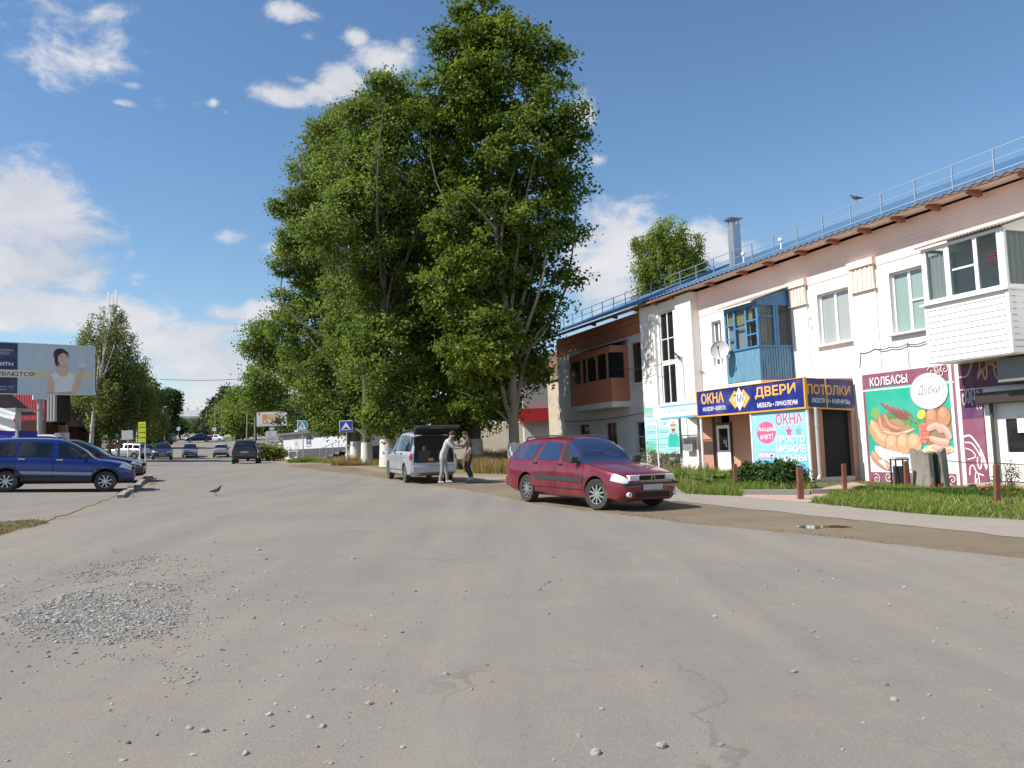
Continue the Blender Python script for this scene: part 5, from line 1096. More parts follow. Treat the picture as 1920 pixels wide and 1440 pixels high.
# ---- silver van with raised tailgate
M_SILV = paintcar('silver_paint', (0.50, 0.53, 0.57), .5, .35, dust=.35, dcol=(.38, .36, .33))
def spec_van(P): return dict(L=4.62, W=1.81, H=1.73, paint=P, wr=.315, axles=(1.45, -1.39), spokes=7, tum=.20,
    belt=[(-2.31, .75), (-2.29, 1.00), (-2.2, 1.04), (-.5, 1.03), (.9, .98), (1.3, .95), (1.8, .86), (2.15, .75), (2.27, .62), (2.31, .52)],
    roof=[(-2.30, 1.02), (-2.26, 1.30), (-2.16, 1.58), (-1.9, 1.68), (-.8, 1.73), (.1, 1.71), (.5, 1.60), (1.5, .95)], wplan=wplan(4.62, .68, .90), zbot=[(-2.31, .36), (-2.0, .24), (1.9, .20), (2.31, .26)],
    ws=(1.42, .40), doors=[(.05, 1.15, .16, 1.05, .16, .50), (-.95, .02, -.9, .02, -.86, .02)], quarter=[(-2.05, -.98, -1.98, -.92)], head=(1.95, 2.27, 4.1, 5.7), mirror=.98,
    tail=(-2.30, -2.08, 3.7, 5.6), handle=M_CLAD, rails=(-1.9, .2), front=dict(grille=((.60, .70), .38), plate=.42, intake=(.28, .38, .55)), rear=dict(plate=.50, bump=(.36, .62)), arch=True)
van, Bv = car('minivan', 'silver minivan standing with its tailgate raised beside the trees', 'van', None, spec_van(M_SILV))
k = MB(); e = 2.31                                                   # open cargo bay: near-black sheets paint in its inner shade, seats on top
k.box(-e - .006, -e + .02, -.74, .74, .70, 1.02); k.box(-e - .008, -e + .05, -.72, .72, 1.0, 1.56, .02); k.box(-e - .006, -e + .25, -.66, .66, 1.5, 1.60, .02); k.build('cargo_bay_shade', M_SEAM, van)
k = MB(); k.box(-e - .012, -e - .007, -.70, .70, .70, .80); k.build('cargo_sill', M_CLAD, van)
for sd in (-1, 1):
    k = MB(); k.box(-e - .016, -e - .009, sd * .36 - .22, sd * .36 + .22, .80, 1.12, .002); k.lathe([(0, -.1), (.07, -.08), (.07, .04), (0, .06)], 10, c=(-e - .01, sd * .36, 1.20)); k.build('rear_seat', mat('grey_seat_cloth', (.06, .06, .065), .9), van)
k = MB(); k.box(-e - .03, -e - .010, .02, .22, .76, .86, .01); k.build('luggage', mat('orange_bag', (.65, .22, .04), .8), van)
# tailgate: hinged at the roof edge, standing up and back
hx, hz = -2.10, 1.70; ang = R(14); Lg = 1.02; d = Vector((-math.cos(ang), 0, math.sin(ang))); nrm = Vector((math.sin(ang), 0, math.cos(ang)))
k = MB(); vs = []
for t, w_, b_ in ((0, .70, .0), (.25, .74, .05), (.6, .80, .06), (.9, .80, .03), (1.0, .74, -.02)):
    p = Vector((hx, 0, hz)) + d * Lg * t + nrm * b_; vs += [p + Vector((0, -w_, 0)), p + Vector((0, w_, 0)), p + Vector((0, w_ - .03, 0)) - nrm * .07, p + Vector((0, -w_ + .03, 0)) - nrm * .07]
fs = [(i * 4 + j, i * 4 + (j + 1) % 4, i * 4 + 4 + (j + 1) % 4, i * 4 + 4 + j) for i in range(4) for j in range(4)] + [(0, 1, 2, 3), (19, 18, 17, 16)]
k.add(vs, fs); tg = k.build('tailgate', M_CLAD, van)
k = MB(); a0 = Vector((hx, 0, hz)); k.add([a0 + d * Lg * t + nrm * .075 + Vector((0, s_ * w_, 0)) for t, w_ in ((.06, .62), (.55, .68)) for s_ in (-1, 1)], [(0, 1, 3, 2)]); k.build('rear_window', M_CGLASS, tg)
k = MB(); k.add([a0 + d * Lg * t - nrm * .03 + nrm * b_ + Vector((0, s_ * .26, 0)) for t, b_ in ((.80, -.02), (.92, -.03)) for s_ in (-1, 1)], [(0, 1, 3, 2)]); k.build('plate_lamp', M_PLATE, tg)
for sd in (-1, 1): k = MB(); k.tube([(-2.27, sd * .74, 1.28), tuple(a0 + d * Lg * .45 + Vector((0, sd * .74, -.06)))], .014, 6); k.build('gas_strut', M_SEAM, van)
a = np.array(gp(772, 909)); lv_ang = R(90 + 4); hd = math.atan2(math.cos(R(22)), -math.sin(R(20)))   # nose away from us, a little to the left
hv = np.array([math.cos(hd), math.sin(hd), 0]); lv = np.array([-hv[1], hv[0], 0]); place(van, a + hv * 2.35 - lv * .80, hd); van.scale = (.96, .93, 1.0); print('van', a, hd)
# ------------------------------------------------------------------ cars farther off
M_WHITEC = paintcar('white_paint', (0.72, 0.72, 0.70), .0, .3, dust=.15)
M_BLACKC = paintcar('black_paint', (0.014, 0.015, 0.018), .2, .25, dust=.15)
M_NAVYC = paintcar('navy_paint', (0.015, 0.025, 0.09), .3, .28, dust=.15)
M_REDC = paintcar('red_paint', (0.30, 0.015, 0.02), .2, .3, dust=.15)
M_LIME = paintcar('lime_paint', (0.50, 0.58, 0.16), .0, .35, dust=.1)
M_GREYC = paintcar('grey_paint_metal', (0.20, 0.22, 0.24), .4, .35, dust=.2)
def spec_hatch(P): return dict(spec_blue(P), clad=P, clad_k=0, lips=None, strip=None, W=1.68, H=1.46, rim=M_RIM, handle=P, n=36, lamp=(.36, .60, .60, .72), front=dict(grille=((.56, .66), .34), plate=.42, intake=(.30, .38, .5)))
def spec_suv(P): return dict(spec_van(P), L=4.3, W=1.80, H=1.68, wr=.36, axles=(1.30, -1.30), n=36, zbot=[(-2.15, .45), (-1.8, .33), (1.8, .33), (2.15, .42)], lamp=(.40, .63, .70, .84),
    belt=[(-2.15, .80), (-2.13, 1.02), (-2.0, 1.06), (-.5, 1.05), (.7, 1.02), (1.2, .99), (1.7, .93), (2.05, .85), (2.12, .76), (2.15, .6)], roof=[(-2.13, 1.05), (-2.08, 1.28), (-1.9, 1.58), (-1.6, 1.65), (-.6, 1.68), (0, 1.66), (.3, 1.55), (1.05, 1.0)],
    wplan=wplan(4.3, .74, .86), ws=(.98, .24), rs=(-2.10, -1.95), doors=[(-.05, .95, .0, .82, .0, .32), (-1.0, -.08, -.9, -.1, -.85, -.08)], quarter=[(-1.85, -1.0, -1.75, -.95)], head=(1.85, 2.11, 4.2, 5.6), tail=(-2.13, -1.98, 3.9, 5.8), mirror=.75,
    front=dict(grille=((.68, .84), .36), plate=.52), rear=dict(plate=.82, bump=(.40, .62), m=M_CLAD))
def spec_est2(P): return dict(spec_estate(P), n=36, strip=None, glass=M_CGLASS, steer=0)
LOT, ROADC, CROSS = 'cars standing in the left parking lot', 'cars driving on the far road', 'cars at the far crossing'
far = [('suv_car', 'dark grey off-roader seen from behind driving away on the right', 'car', ROADC, spec_suv(M_BLACKC), 463, 57.5, R(104)),
       ('parked_car', 'silver hatchback parked tail towards the road behind the grey board post', 'car', LOT, spec_hatch(M_SILV), 238, 77, R(172)),
       ('parked_car', 'white estate parked just behind the silver hatchback', 'car', LOT, spec_est2(M_WHITEC), 262, 88, R(176)),
       ('parked_car', 'red car half hidden in the lot behind the grey sign board', 'car', LOT, spec_sedan(M_REDC), 235, 98, R(178)),
       ('suv_car', 'black off-roader parked under the trees beyond the yellow banner', 'car', LOT, spec_suv(M_BLACKC), 300, 118, R(178)),
       ('parked_car', 'dark blue hatchback facing us at the left road edge', 'car', ROADC, spec_hatch(M_NAVYC), 304, 71, R(-66)),
       ('oncoming_car', 'silver oncoming hatchback with bright headlights on the left lane', 'car', ROADC, spec_hatch(M_GREYC), 356, 92, R(-68)),
       ('departing_car', 'grey hatchback driving away in the right lane beyond the crossing cars', 'car', ROADC, spec_hatch(M_SILV), 415, 92, R(107)),
       ('crossing_car', 'dark navy car turning across the far junction', 'car', CROSS, spec_sedan(M_NAVYC), 372, 142, R(205)),
       ('crossing_car', 'white saloon crossing the far junction towards the left', 'car', CROSS, spec_sedan(M_WHITEC), 404, 160, R(176)),
       ('crossing_car', 'lime and white minivan waiting behind the white saloon', 'car', CROSS, spec_van(M_LIME), 429, 172, R(108)),
       ('crossing_car', 'dark blue van standing behind the lime minivan', 'car', CROSS, spec_van(M_NAVYC), 421, 188, R(170)),
       ('distant_car', 'small white car far up the hill road', 'car', CROSS, spec_hatch(M_WHITEC), 350, 262, R(110)),
       ('departing_car', 'pale silver car just ahead of the dark off-roader', 'car', ROADC, spec_sedan(M_SILV), 459, 78, R(108)),
       ('parked_car', 'black saloon stopped beside the dark off-roader by the bushes', 'car', ROADC, spec_sedan(M_BLACKC), 483, 68, R(107)),
       ('white_van', 'white van roof showing behind the blue wagon under the billboard pole', 'van', LOT, spec_van(M_WHITEC), 78, 38, R(-70))]
for nm, lb, ct, gr, S, px, d, hd_ in far:
    o, _ = car(nm, lb, ct, gr, S); place(o, gd(px, d), hd_)
    if nm == 'oncoming_car':
        pass
# ------------------------------------------------------------------ large billboard at the left
A_, B_ = at(-34, 739, 46.6), at(176, 741, 50.5); B_[2] = A_[2] = 5.68; ba = math.atan2(B_[1] - A_[1], B_[0] - A_[0]); WB = float(np.linalg.norm(B_ - A_)); HB = 3.02
bb_ = thing('billboard', 'large billboard with a smiling woman in white on pale blue beside the birch', 'billboard', (A_[0], A_[1], A_[2]), ba)
k = MB(); k.box(0, WB, .0, .22, 0, HB); k.build('panel', mat('board_edge', (.72, .72, .72), .5), bb_)
k = MB(); f = .05; k.box(-f, WB + f, -.05, .10, -f, 0); k.box(-f, WB + f, -.05, .10, HB, HB + f); k.box(WB, WB + f, -.05, .1, 0, HB); k.box(-f, 0, -.05, .1, 0, HB); k.build('frame', mat('white_frame', (.75, .76, .74), .5), bb_)
gzb = G(A_[0], A_[1]) - A_[2]; pu = WB * .505
k = MB(); k.tube([(pu, .15, gzb - .3), (pu, .15, -.30)], .16, 14); k.build('post', mat('concrete_grey_post', (.36, .35, .34), .8, bump=.2), bb_)
k = MB(); k.box(pu - .38, pu + .38, -.12, .40, -.34, -.06, .01); k.build('post_cap', mat('pale_box', (.60, .66, .70), .5), bb_)
p = Print(WB, HB); p.on((.56, .67, .74)).rect(0, 1, 0, 1)
for i in range(7): p.on((.57 + .03 * (i % 3), .66 + .03 * (i % 2), .74)).poly([(.32 + i * .1, 0), (.36 + i * .1, 0), (.48 + i * .09, 1), (.40 + i * .09, 1)])
p.on((.03, .045, .13)).rect(0, .30, 0, 1); p.on((.76, .66, .42)).rect(0, 1, .32, .47); p.on((.82, .76, .58)).rect(0, .46, .32, .47)
p.on((.62, .50, .36)).text('ИМПЕРИЯ', .10, .83, .262, .875, bold=.02).text('ЗОЛОТА', .10, .765, .23, .815, bold=.02)
p.on((.85, .85, .85)).text('КРЕДИТЫ', .01, .53, .262, .62, bold=.03).text('пр-т Ленина, д.36', .06, .12, .265, .145).text('"Пассаж"', .13, .065, .21, .09)
p.on((.05, .045, .05)).text('ИВАЮТСЯ!', .115, .345, .455, .435, bold=.02)
SK, SKD, HAIR, TEE = (.78, .55, .42), (.66, .43, .31), (.045, .022, .028), (.86, .86, .88)
p.on(HAIR).ell(.683, .80, .40, .42, .2).ell(.665, .68, .22, .40); p.on(SKD).poly([(.655, .60), (.665, .44), (.74, .40), (.755, .60)]); p.on(SK).poly([(.645, .46), (.68, .36), (.735, .36), (.765, .47), (.74, .55), (.665, .55)])
p.on(SK).ell(.708, .71, .29, .40, .12); p.on(HAIR).poly([(.645, .72), (.655, .86), (.70, .92), (.755, .86), (.765, .72), (.75, .80), (.71, .85), (.67, .80)])
p.on((.06, .03, .03)).ell(.69, .735, .055, .022, -.1).ell(.733, .755, .055, .022, .1); p.on((.12, .06, .05)).stroke([(.675, .775), (.705, .782)], .028).stroke([(.725, .795), (.75, .795)], .028); p.on((.60, .20, .20)).ell(.722, .605, .10, .038, .12); p.on((.85, .85, .85)).ell(.722, .610, .075, .018, .12); p.on(SKD).stroke([(.715, .72), (.722, .665), (.713, .66)], .02)
p.on(TEE).poly([(.585, .38), (.645, .45), (.68, .36), (.735, .36), (.77, .46), (.82, .40), (.80, .10), (.79, .0), (.63, .0), (.62, .12)])
p.on(SK).poly([(.585, .39), (.562, .25), (.56, .02), (.63, .0), (.632, .20), (.615, .33)]); p.on(SKD).poly([(.56, .04), (.64, .03), (.80, .06), (.80, 0), (.56, .0)])
p.on(SK).poly([(.79, .02), (.80, .20), (.85, .40), (.87, .50), (.905, .50), (.89, .33), (.855, .08), (.84, .0)]); p.on((.66, .52, .46)).ell(.882, .53, .15, .13, .4); p.on((.74, .78, .82)).ell(.885, .60, .17, .15); p.build('print', bb_)
# house with red tiled roof, behind the billboard
H0 = at(-60, 820, 60); Hz = G(-28, 58)
hs = thing('tiled_house', 'dark house with red metal tile roof behind the billboard post', 'house', (0, 0, 0))
M_TILE = mat('red_metal_tile', (0.30, 0.025, 0.04), .4, var=.1); M_DWALL = mat('dark_red_wall', (0.075, 0.028, 0.025), .8, var=.15); M_EAVE = mat('dark_eave_boards', (0.035, 0.022, 0.02), .8)
def pq(px, py, d): return tuple(at(px, py, d))
k = MB(); nx, ny = 90, 40
def tilept(s, t):
    b0, b1, t0, t1 = [np.array(at(*q)) for q in ((-40, 796, 60), (106, 796, 60), (-40, 725, 66), (96, 725, 66))]
    q = b0 * (1 - s) * (1 - t) + b1 * s * (1 - t) + t0 * (1 - s) * t + t1 * s * t; w_ = .05 * math.sin(s * 2 * math.pi * 30) - .08 * ((t * 14) % 1); return tuple(q + np.array([0, -.6, .8]) * w_)
k.grid(tilept, 240, 56); rr_ = k.build('roof', M_TILE, hs, fix=False)
k = MB(); a, b = np.array(at(-40, 793, 61)), np.array(at(106, 793, 61)); k.box(a[0], b[0] - .2, 59.9, 68, Hz - .5, a[2]); k.build('wall', M_DWALL, hs)
k = MB(); P3 = [at(-60, 690, 57), at(44, 777, 57), at(-60, 777, 57)]; k.add([tuple(q) for q in P3] + [tuple(q + np.array([0, 1.6, 0])) for q in P3], [(0, 1, 2), (5, 4, 3), (0, 3, 4, 1), (1, 4, 5, 2), (2, 5, 3, 0)]); k.build('gable_eave', M_EAVE, hs)
k = MB(); 
for i in range(3): q = at(90 + i * 5.5, 790, 59); q2 = at(90 + i * 5.5, 725, 59); k.box(q[0] - .07, q[0] + .07, 58.9, 59.2, q[2], q2[2])
k.build('facade_strips', M_GREYP, hs)
k = MB(); q, q2 = at(84, 792, 59.4), at(106, 722, 59.4); k.box(q[0], q2[0], 59.3, 61, q[2], q2[2]); k.build('stair_tower', M_EAVE, hs)
h2 = thing('porch_house', 'low house with dark gable and grey green ribbed roof left of the birch trunk', 'house', (0, 0, 0))
k = MB(); P3 = [at(100, 752, 62), at(150, 800, 62), at(100, 800, 62)]; k.add([tuple(q) for q in P3] + [tuple(q + np.array([0, 4, 0])) for q in P3], [(0, 1, 2), (5, 4, 3), (0, 3, 4, 1), (1, 4, 5, 2), (2, 5, 3, 0)]); k.build('gable', M_EAVE, h2)
k = MB(); b0, b1, t0, t1 = [np.array(at(*q)) for q in ((102, 752, 66.2), (150, 800, 66.2), (118, 744, 69), (165, 785, 69))]
k.grid(lambda s, t: tuple(b0 * (1 - s) * (1 - t) + b1 * s * (1 - t) + t0 * (1 - s) * t + t1 * s * t + np.array([0, 0, .06 * math.sin(s * 110)])), 160, 1); k.build('roof', mat('ribbed_green_roof', (.10, .16, .15), .45, var=.2), h2, fix=False)
k = MB(); q, q2 = at(104, 822, 62.4), at(142, 800, 62.4); k.box(q[0], q2[0], 62.3, 66, q[2] - .6, q2[2]); k.build('wall', M_DWALL, h2)
for i in range(4): q, q2 = at(109 + i * 5.2, 813, 61.6), at(109 + i * 5.2, 797, 61.6); k = MB(); k.box(q[0] - .09, q[0] + .09, 61.5, 61.7, q[2], q2[2]); k.build('post', mat('pale_wood_post', (.35, .27, .24), .7), h2)
q, q2 = at(103, 822, 60), at(130, 811, 60); k = MB(); k.box(q[0], q2[0], 59.95, 60.05, q[2] - .3, q2[2]); tag(k.build('board_fence', M_GREYP), 'pale grey board fence in front of the dark porch house', 'fence')
# market kiosk with white tarpaulin
q0, q1 = at(-40, 806, 34), at(26.5, 764, 34); kz = G(q0[0], q0[1] + .0)
ki = thing('market_kiosk', 'kiosk hung with white tarpaulin over a royal blue counter at left edge', 'kiosk', (q0[0], 34, kz)); Wk = q1[0] - q0[0]
zt_k, zb_k = q1[2] - kz, at(20, 806, 34)[2] - kz
k = MB(); k.grid(lambda s, t: (Wk * s, -.03 - .05 * math.sin(s * 3.3 + t * 9) * (.4 + s) - .02 * math.sin(t * 25 + s * 8), zb_k + (zt_k - zb_k) * t + .05 * math.sin(s * 5)), 40, 24); k.build('tarpaulin', mat('white_tarpaulin', (.66, .67, .67), .7), ki, smooth=True)
k = MB(); P = lambda u, v: (Wk * u, -.10, zb_k + (zt_k - zb_k) * v); text(k, P, 'мед', .80, .50, .92, .56); k.build('lettering', paint((.05, .05, .06)), ki); k = MB(); text(k, P, 'т. 2', .90, .06, .97, .12); k.build('lettering', paint((.05, .05, .06)), ki)
k = MB(); k.box(0, Wk, 0, 1.6, 0, zb_k - .03); k.build('counter', mat('royal_blue', (.015, .02, .32), .5), ki)
k = MB(); P = lambda u, v: (Wk * u, -.006, zb_k * v); stroke(k, P, [(.82, .72), (.92, .75), (.97, .85)], .05); k.build('swoosh', paint((.5, .55, .75)), ki)
e1 = at(44, 806, 36.2); k = MB(); k.add([(Wk, 0, zb_k - .05), (e1[0] - q0[0], 2.0, zb_k - .05), (e1[0] - q0[0], 2.0, zt_k - .12), (Wk, 0, zt_k - .02)], [(0, 1, 2, 3)]); k.build('side_sheet', mat('pale_grey_sheet', (.66, .65, .63), .7), ki)
k = MB(); k.box(Wk, Wk + .10, -.02, .08, 0, zb_k); k.build('post', M_GREYP, ki)
k = MB(); k.box(0, Wk, .05, 1.9, zt_k - .06, zt_k - .01); k.build('roof', M_GREYP, ki)
# ------------------------------------------------------------------ signs and boards
def board(name, label, cat, px0, py0, px1, py1, d, pb, m, post=None, th=.05, group=None, pw=.04, yaw=0.0, posts=1):
    a, b = at(px0, py1, d), at(px1, py0, d); gx, gy = (a[0] + b[0]) / 2, a[1]
    o = thing(name, label, cat, (a[0], a[1], a[2]), yaw, group); W, H = b[0] - a[0], b[2] - a[2]
    k = MB(); k.box(0, W, 0, th, 0, H, min(.02, th * .3)); k.build('panel', m, o)
    if pb is not None:
        gz_ = G(gx, gy) - a[2]
        for i in range(posts):
            pxs = W / 2 if posts == 1 else W * (.15 + .7 * i / (posts - 1)); k = MB(); k.tube([(pxs, th + pw, gz_ - .1), (pxs, th + pw, H * .9 if posts == 1 else H * .5)], pw, 8); k.build('post', post or M_GREYP, o)
    return o, W, H
M_SIGNW = mat('sign_white', (.78, .78, .78), .4)
o, W, H = board('crossing_sign', 'square blue pedestrian crossing sign on thin leaning post by the grass mound', 'road sign', 557.5, 788, 576, 808.5, 56, 1, M_SIGNW, M_RAIL)
p = Print(W, H); p.on((.015, .27, .55)).rect(.06, .94, .06, .94); p.on((.82, .82, .82)).poly([(.10, .16), (.90, .16), (.5, .88)]); p.on((.02, .02, .02)).disc(.50, .64, .045, .045).poly([(.44, .58), (.56, .58), (.55, .42), (.64, .26), (.58, .24), (.50, .38), (.42, .23), (.36, .25), (.44, .42)]).rect(.40, .62, .48, .52); p.on((.015, .05, .2)).rect(.2, .8, .10, .13); p.build('pictogram', o)
o, W, H = board('bump_sign', 'square dark blue speed bump sign on a pale post by whitewashed trunks', 'road sign', 636.5, 788, 660.5, 811, 44.7, 1, M_SIGNW, M_PVC)
p = Print(W, H); p.on((.012, .035, .42)).rect(.04, .96, .04, .96); p.on((.80, .80, .80)).poly([(.12, .20), (.88, .20), (.5, .86)]); p.on((.01, .01, .02)).poly([(.30, .30)] + [(.30 + .40 * t / 10, .30 + .14 * math.sin(math.pi * t / 10)) for t in range(1, 10)] + [(.70, .30)]).rect(.2, .8, .26, .30); p.build('pictogram', o)
o, W, H = board('info_board', 'blank grey sign board with white post standing before the parked silver car', 'sign', 228, 807, 248.5, 825, 55, 1, M_GREYP, M_PVC)
o, W, H = board('banner_stand', 'tall yellow banner stand with dark stripes between white posts', 'sign', 259, 791, 272, 829.5, 57, 1, mat('lime_yellow', (.55, .58, .02), .5), M_PVC, posts=2)
p = Print(W, H); p.on((.16, .17, .02))
for v in (.20, .45, .70): p.rect(.05, .95, v, v + .06)
p.on((.10, .11, .02)).text('ЦВЕТЫ', .15, .82, .85, .90); p.build('lettering', o)
for px0, py0, px1, py1, d, nm in ((331, 800.5, 337.5, 807, 190, 'left'), (398, 802, 405, 808, 178, 'right')):
    o, W, H = board('lane_sign', 'tiny white direction sign at the far junction on the %s of the road' % nm, 'road sign', px0, py0, px1, py1, d, 1, M_SIGNW, M_RAIL, group='far junction signs')
    p = Print(W, H); p.on((.1, .12, .2)).rect(.15, .40, .35, .65).rect(.5, .62, .25, .75).rect(.7, .9, .4, .7); p.build('pictogram', o)
o, W, H = board('street_banner', 'pale grey vertical banner hanging high on a pole before dark trees', 'banner', 303, 761, 311.5, 786, 95, 1, mat('pale_grey_banner', (.40, .42, .44), .7), M_GREYP)
o, W, H = board('small_billboard', 'small billboard with orange picture in white frame beneath the main trees', 'billboard', 481, 770.5, 537.5, 800.5, 115, None, mat('bb_frame', (.16, .16, .15), .5), th=.3)
p = Print(W, H); p.on((.62, .62, .58)).rect(.01, .985, .03, .97); p.on((.62, .26, .09)).rect(.19, .68, .22, .82); p.on((.62, .44, .20)).rect(.36, .66, .42, .82); p.on((.62, .55, .50)).disc(.42, .34, .10, .16).disc(.30, .32, .06, .12).disc(.55, .38, .07, .10); p.on((.10, .12, .16)).rect(.22, .56, .2, .25); p.on((.30, .10, .12)).disc(.09, .86, .035, .09)
p.on((.25, .25, .26))
for v, a, b in ((.70, .73, .95), (.60, .75, .95), (.50, .74, .93), (.32, .74, .96), (.13, .08, .95), (.06, .04, .9)): p.rect(a, b, v, v + .018)
p.on((.60, .30, .26)).disc(.70, .30, .05, .07); p.build('print', o)
k = MB(); gz_ = G(at(509, 800, 115)[0], 115) - o.location.z; k.box(W * .41, W * .56, .05, .35, -.55, -.02); k.tube([(W * .48, .2, gz_), (W * .48, .2, -.5)], .13, 10); k.build('post', M_GREYP, o)
o, W, H = board('notice_board', 'white upright notice board with dark lines on two thin legs', 'sign', 499, 808, 518, 838.5, 78, 1, mat('notice_white', (.52, .52, .53), .6), M_GREYP, posts=2)
p = Print(W, H); p.on((.06, .06, .07)).text('К', .32, .74, .48, .93).text('ПАМЯТНИК', .08, .59, .92, .65, bold=.02).text('СКИДКИ', .12, .44, .88, .54, bold=.03)
for v in (.34, .28, .20, .10): p.rect(.12, .88, v, v + .02)
p.build('lettering', o)
# white low shop on the right behind the signs
M_PALEB = mat('pale_blue_grey_wall', (.55, .57, .62), .7, var=.05, scale=1)
A2, B2 = gd(532, 80), gd(655, 66); sa = math.atan2(B2[1] - A2[1], B2[0] - A2[0]); Ls = math.hypot(B2[0] - A2[0], B2[1] - A2[1]); zt_s = at(590, 812, 74)[2]; zb_s = at(590, 841, 74)[2]; zg_s = min(A2[2], B2[2]) - .2
sh = thing('low_shop', 'low pale shop building with blue poster behind the crossing sign', 'building', (A2[0], A2[1], zg_s), sa)
k = MB(); k.box(0, Ls, 0, 7, zb_s - zg_s, zt_s - zg_s); k.build('wall', M_PALEB, sh); k = MB(); k.box(-.03, Ls + .03, -.04, 7, -.2, zb_s - zg_s - .002); k.build('plinth', mat('dark_stone', (.07, .07, .08), .8, bump=.4), sh); k = MB(); k.box(-.3, Ls + .3, -.4, 7.2, zt_s - zg_s + .002, zt_s - zg_s + .22); k.build('roof', mat('dull_roof', (.10, .12, .10), .7), sh)
fr_ = (568 - 532) / 90.0; z1_, z0_ = at(577, 815, 74)[2] - zg_s, at(577, 838, 74)[2] - zg_s
k = MB(); u0 = Ls * .40; Wq = 1.25; pr = Print(Wq, z1_ - z0_, lambda a, b, o_: (u0 + a * Wq, -.012 - o_, z0_ + b * (z1_ - z0_))); pr.on((.012, .03, .09)).rect(0, 1, 0, 1); pr.on((.42, .48, .55)).rect(.1, .9, .88, .95).text('АКЦИЯ', .1, .70, .9, .82).rect(.1, .9, .50, .58).rect(.12, .88, .36, .42); pr.on((.10, .25, .5)).rect(0, 1, 0, .26); pr.on((.45, .55, .65)).disc(.3, .14, .2, .1).disc(.7, .12, .2, .08); pr.build('poster', sh)
k = MB(); u0b = Ls * .20; pr = Print(1.1, 1.6, lambda a, b, o_: (u0b + a * 1.1, -.012 - o_, z0_ - .2 + b * 1.9)); pr.on((.48, .47, .50)).rect(0, 1, 0, 1); pr.on((.10, .10, .12)).text('АКЦ', .1, .74, .9, .9, bold=.02).disc(.45, .28, .12, .08).rect(.2, .85, .60, .66); pr.build('poster', sh)
st = thing('stair_railing', 'grey steps with metal handrail at the right end of low shop', 'stairs', gd(618, 63))
k = MB()
for i in range(5): k.box(-.9 + i * .45, 1.4, -.6, .6, i * .17 - .2, i * .17 + .16)
k.build('steps', mat('pale_concrete', (.42, .42, .42), .85), st); k = MB()
for i in range(4): k.beam((-.6 + i * .5, -.62, i * .19), (-.6 + i * .5, -.62, i * .19 + .95), .05)
k.beam((-.6, -.62, .95), (.9, -.62, 1.52), .05); k.build('railing', M_RAIL, st)
# kerbs painted white, old kerb stones at the lot edge
M_WKERB = mat('whitewashed_kerb', (.68, .67, .64), .85, bump=.3, dirt=(.35, .32, .28), dscale=3); M_OKERB = mat('old_kerb_stone', (.27, .25, .225), .9, bump=.5, dirt=(.14, .13, .11), dscale=4)
q = [gp(x, y) for x, y in ((533, 855), (556, 860), (580, 863), (608, 864))]; kerb_line('kerb', 'white painted kerb curving along the lawn before the low shop', q, .16, .16, M_WKERB)
q = [gp(x, y) for x, y in ((527, 856), (542, 862), (556, 867))]; kerb_line('kerb', 'short white painted kerb along the tarmac edge left of crossing sign', q, .18, .14, M_WKERB)
q = [gp(x, y) for x, y in ((282, 897), (262, 910), (246, 921), (229, 935))]; kerb_line('kerb', 'broken tilted kerb stones at the corner of the left lot', q, .16, .13, M_OKERB, gap=.05, seed=5)
q = [gp(x, y) for x, y in ((1388, 927), (1520, 927), (1580, 925))]; kerb_line('kerb', 'grey kerb edging the tiled path before the porch', q, .12, .12, mat('grey_kerb', (.30, .29, .27), .9, bump=.4))
sheet('paved_path', [gp(*c) for c in ((1392, 928), (1520, 929), (1545, 915), (1600, 905), (1640, 912), (1530, 940), (1512, 943), (1392, 933))], .014, mat('pinkish_paver', (.42, .29, .24), .85, var=.15, scale=9, bump=.3))
# street poles
def pole(name, label, px, py0, py1, d, r, lean=0, group='thin poles along the far road', m=M_GREYP):
    a = gd(px, d); b = at(px + lean, py1, d); k = MB(); k.tube([(a[0], a[1], a[2] - .3), (b[0], b[1], b[2])], [r, r * .7], 8); return tag(k.build(name, m), label, 'pole', group)
M_POLE = mat('weathered_pole', (.34, .32, .29), .85, bump=.2)
for lb, px, y1, d, r, ln in (('leaning grey utility pole at the far right trees', 440, 752, 150, .16, 6), ('thin upright pole in front of the far spruces', 403.5, 757, 180, .11, 0), ('slim pole between the two upright far ones and the leaning one', 415, 768, 180, .10, 0),
                          ('grey lamp post left of the small billboard', 462.5, 775, 118, .12, 1), ('second post against the small billboard edge', 478, 782, 100, .12, 0), ('short pale post above the roof of the low shop', 587, 782, 95, .10, 0)): pole('utility_pole', lb, px, 0, y1, d, r, ln, m=M_POLE)
# mobile mast on top behind the birch
a = gd(213, 130); zt_m = at(213, 578, 130)[2]
ms = thing('antenna_mast', 'tall lattice antenna mast rising behind the left birch crown', 'mast', a); hh = zt_m - a[2]
k = MB()
for sx in (-.4, .4):
    for sy in (-.4, .4): k.beam((sx, sy, 0), (sx * .6, sy * .6, hh), .08)
for i in range(int(hh / 1.2)): s_ = 1 if i % 2 else -1; k.beam((-.4 * s_, -.4, i * 1.2), (.4 * s_, -.4, i * 1.2 + 1.2), .05)
k.build('lattice', M_RAIL, ms)
for i, (ox, h0) in enumerate(((-.60, 1.0), (.05, .6), (.62, 1.3))):
    k = MB(); k.box(ox - .2, ox + .2, -.5, -.35, hh + h0 - .3, hh + h0 + 2.0, .03); k.build('antenna_panel', M_PVC, ms)
k = MB()
for ox in (-.6, 0, .62): k.beam((ox, -.3, hh - .3), (ox, -.3, hh + 1.9), .06)
k.beam((-.6, -.3, hh + .7), (.62, -.3, hh + .7), .06); k.build('top_frame', M_RAIL, ms)
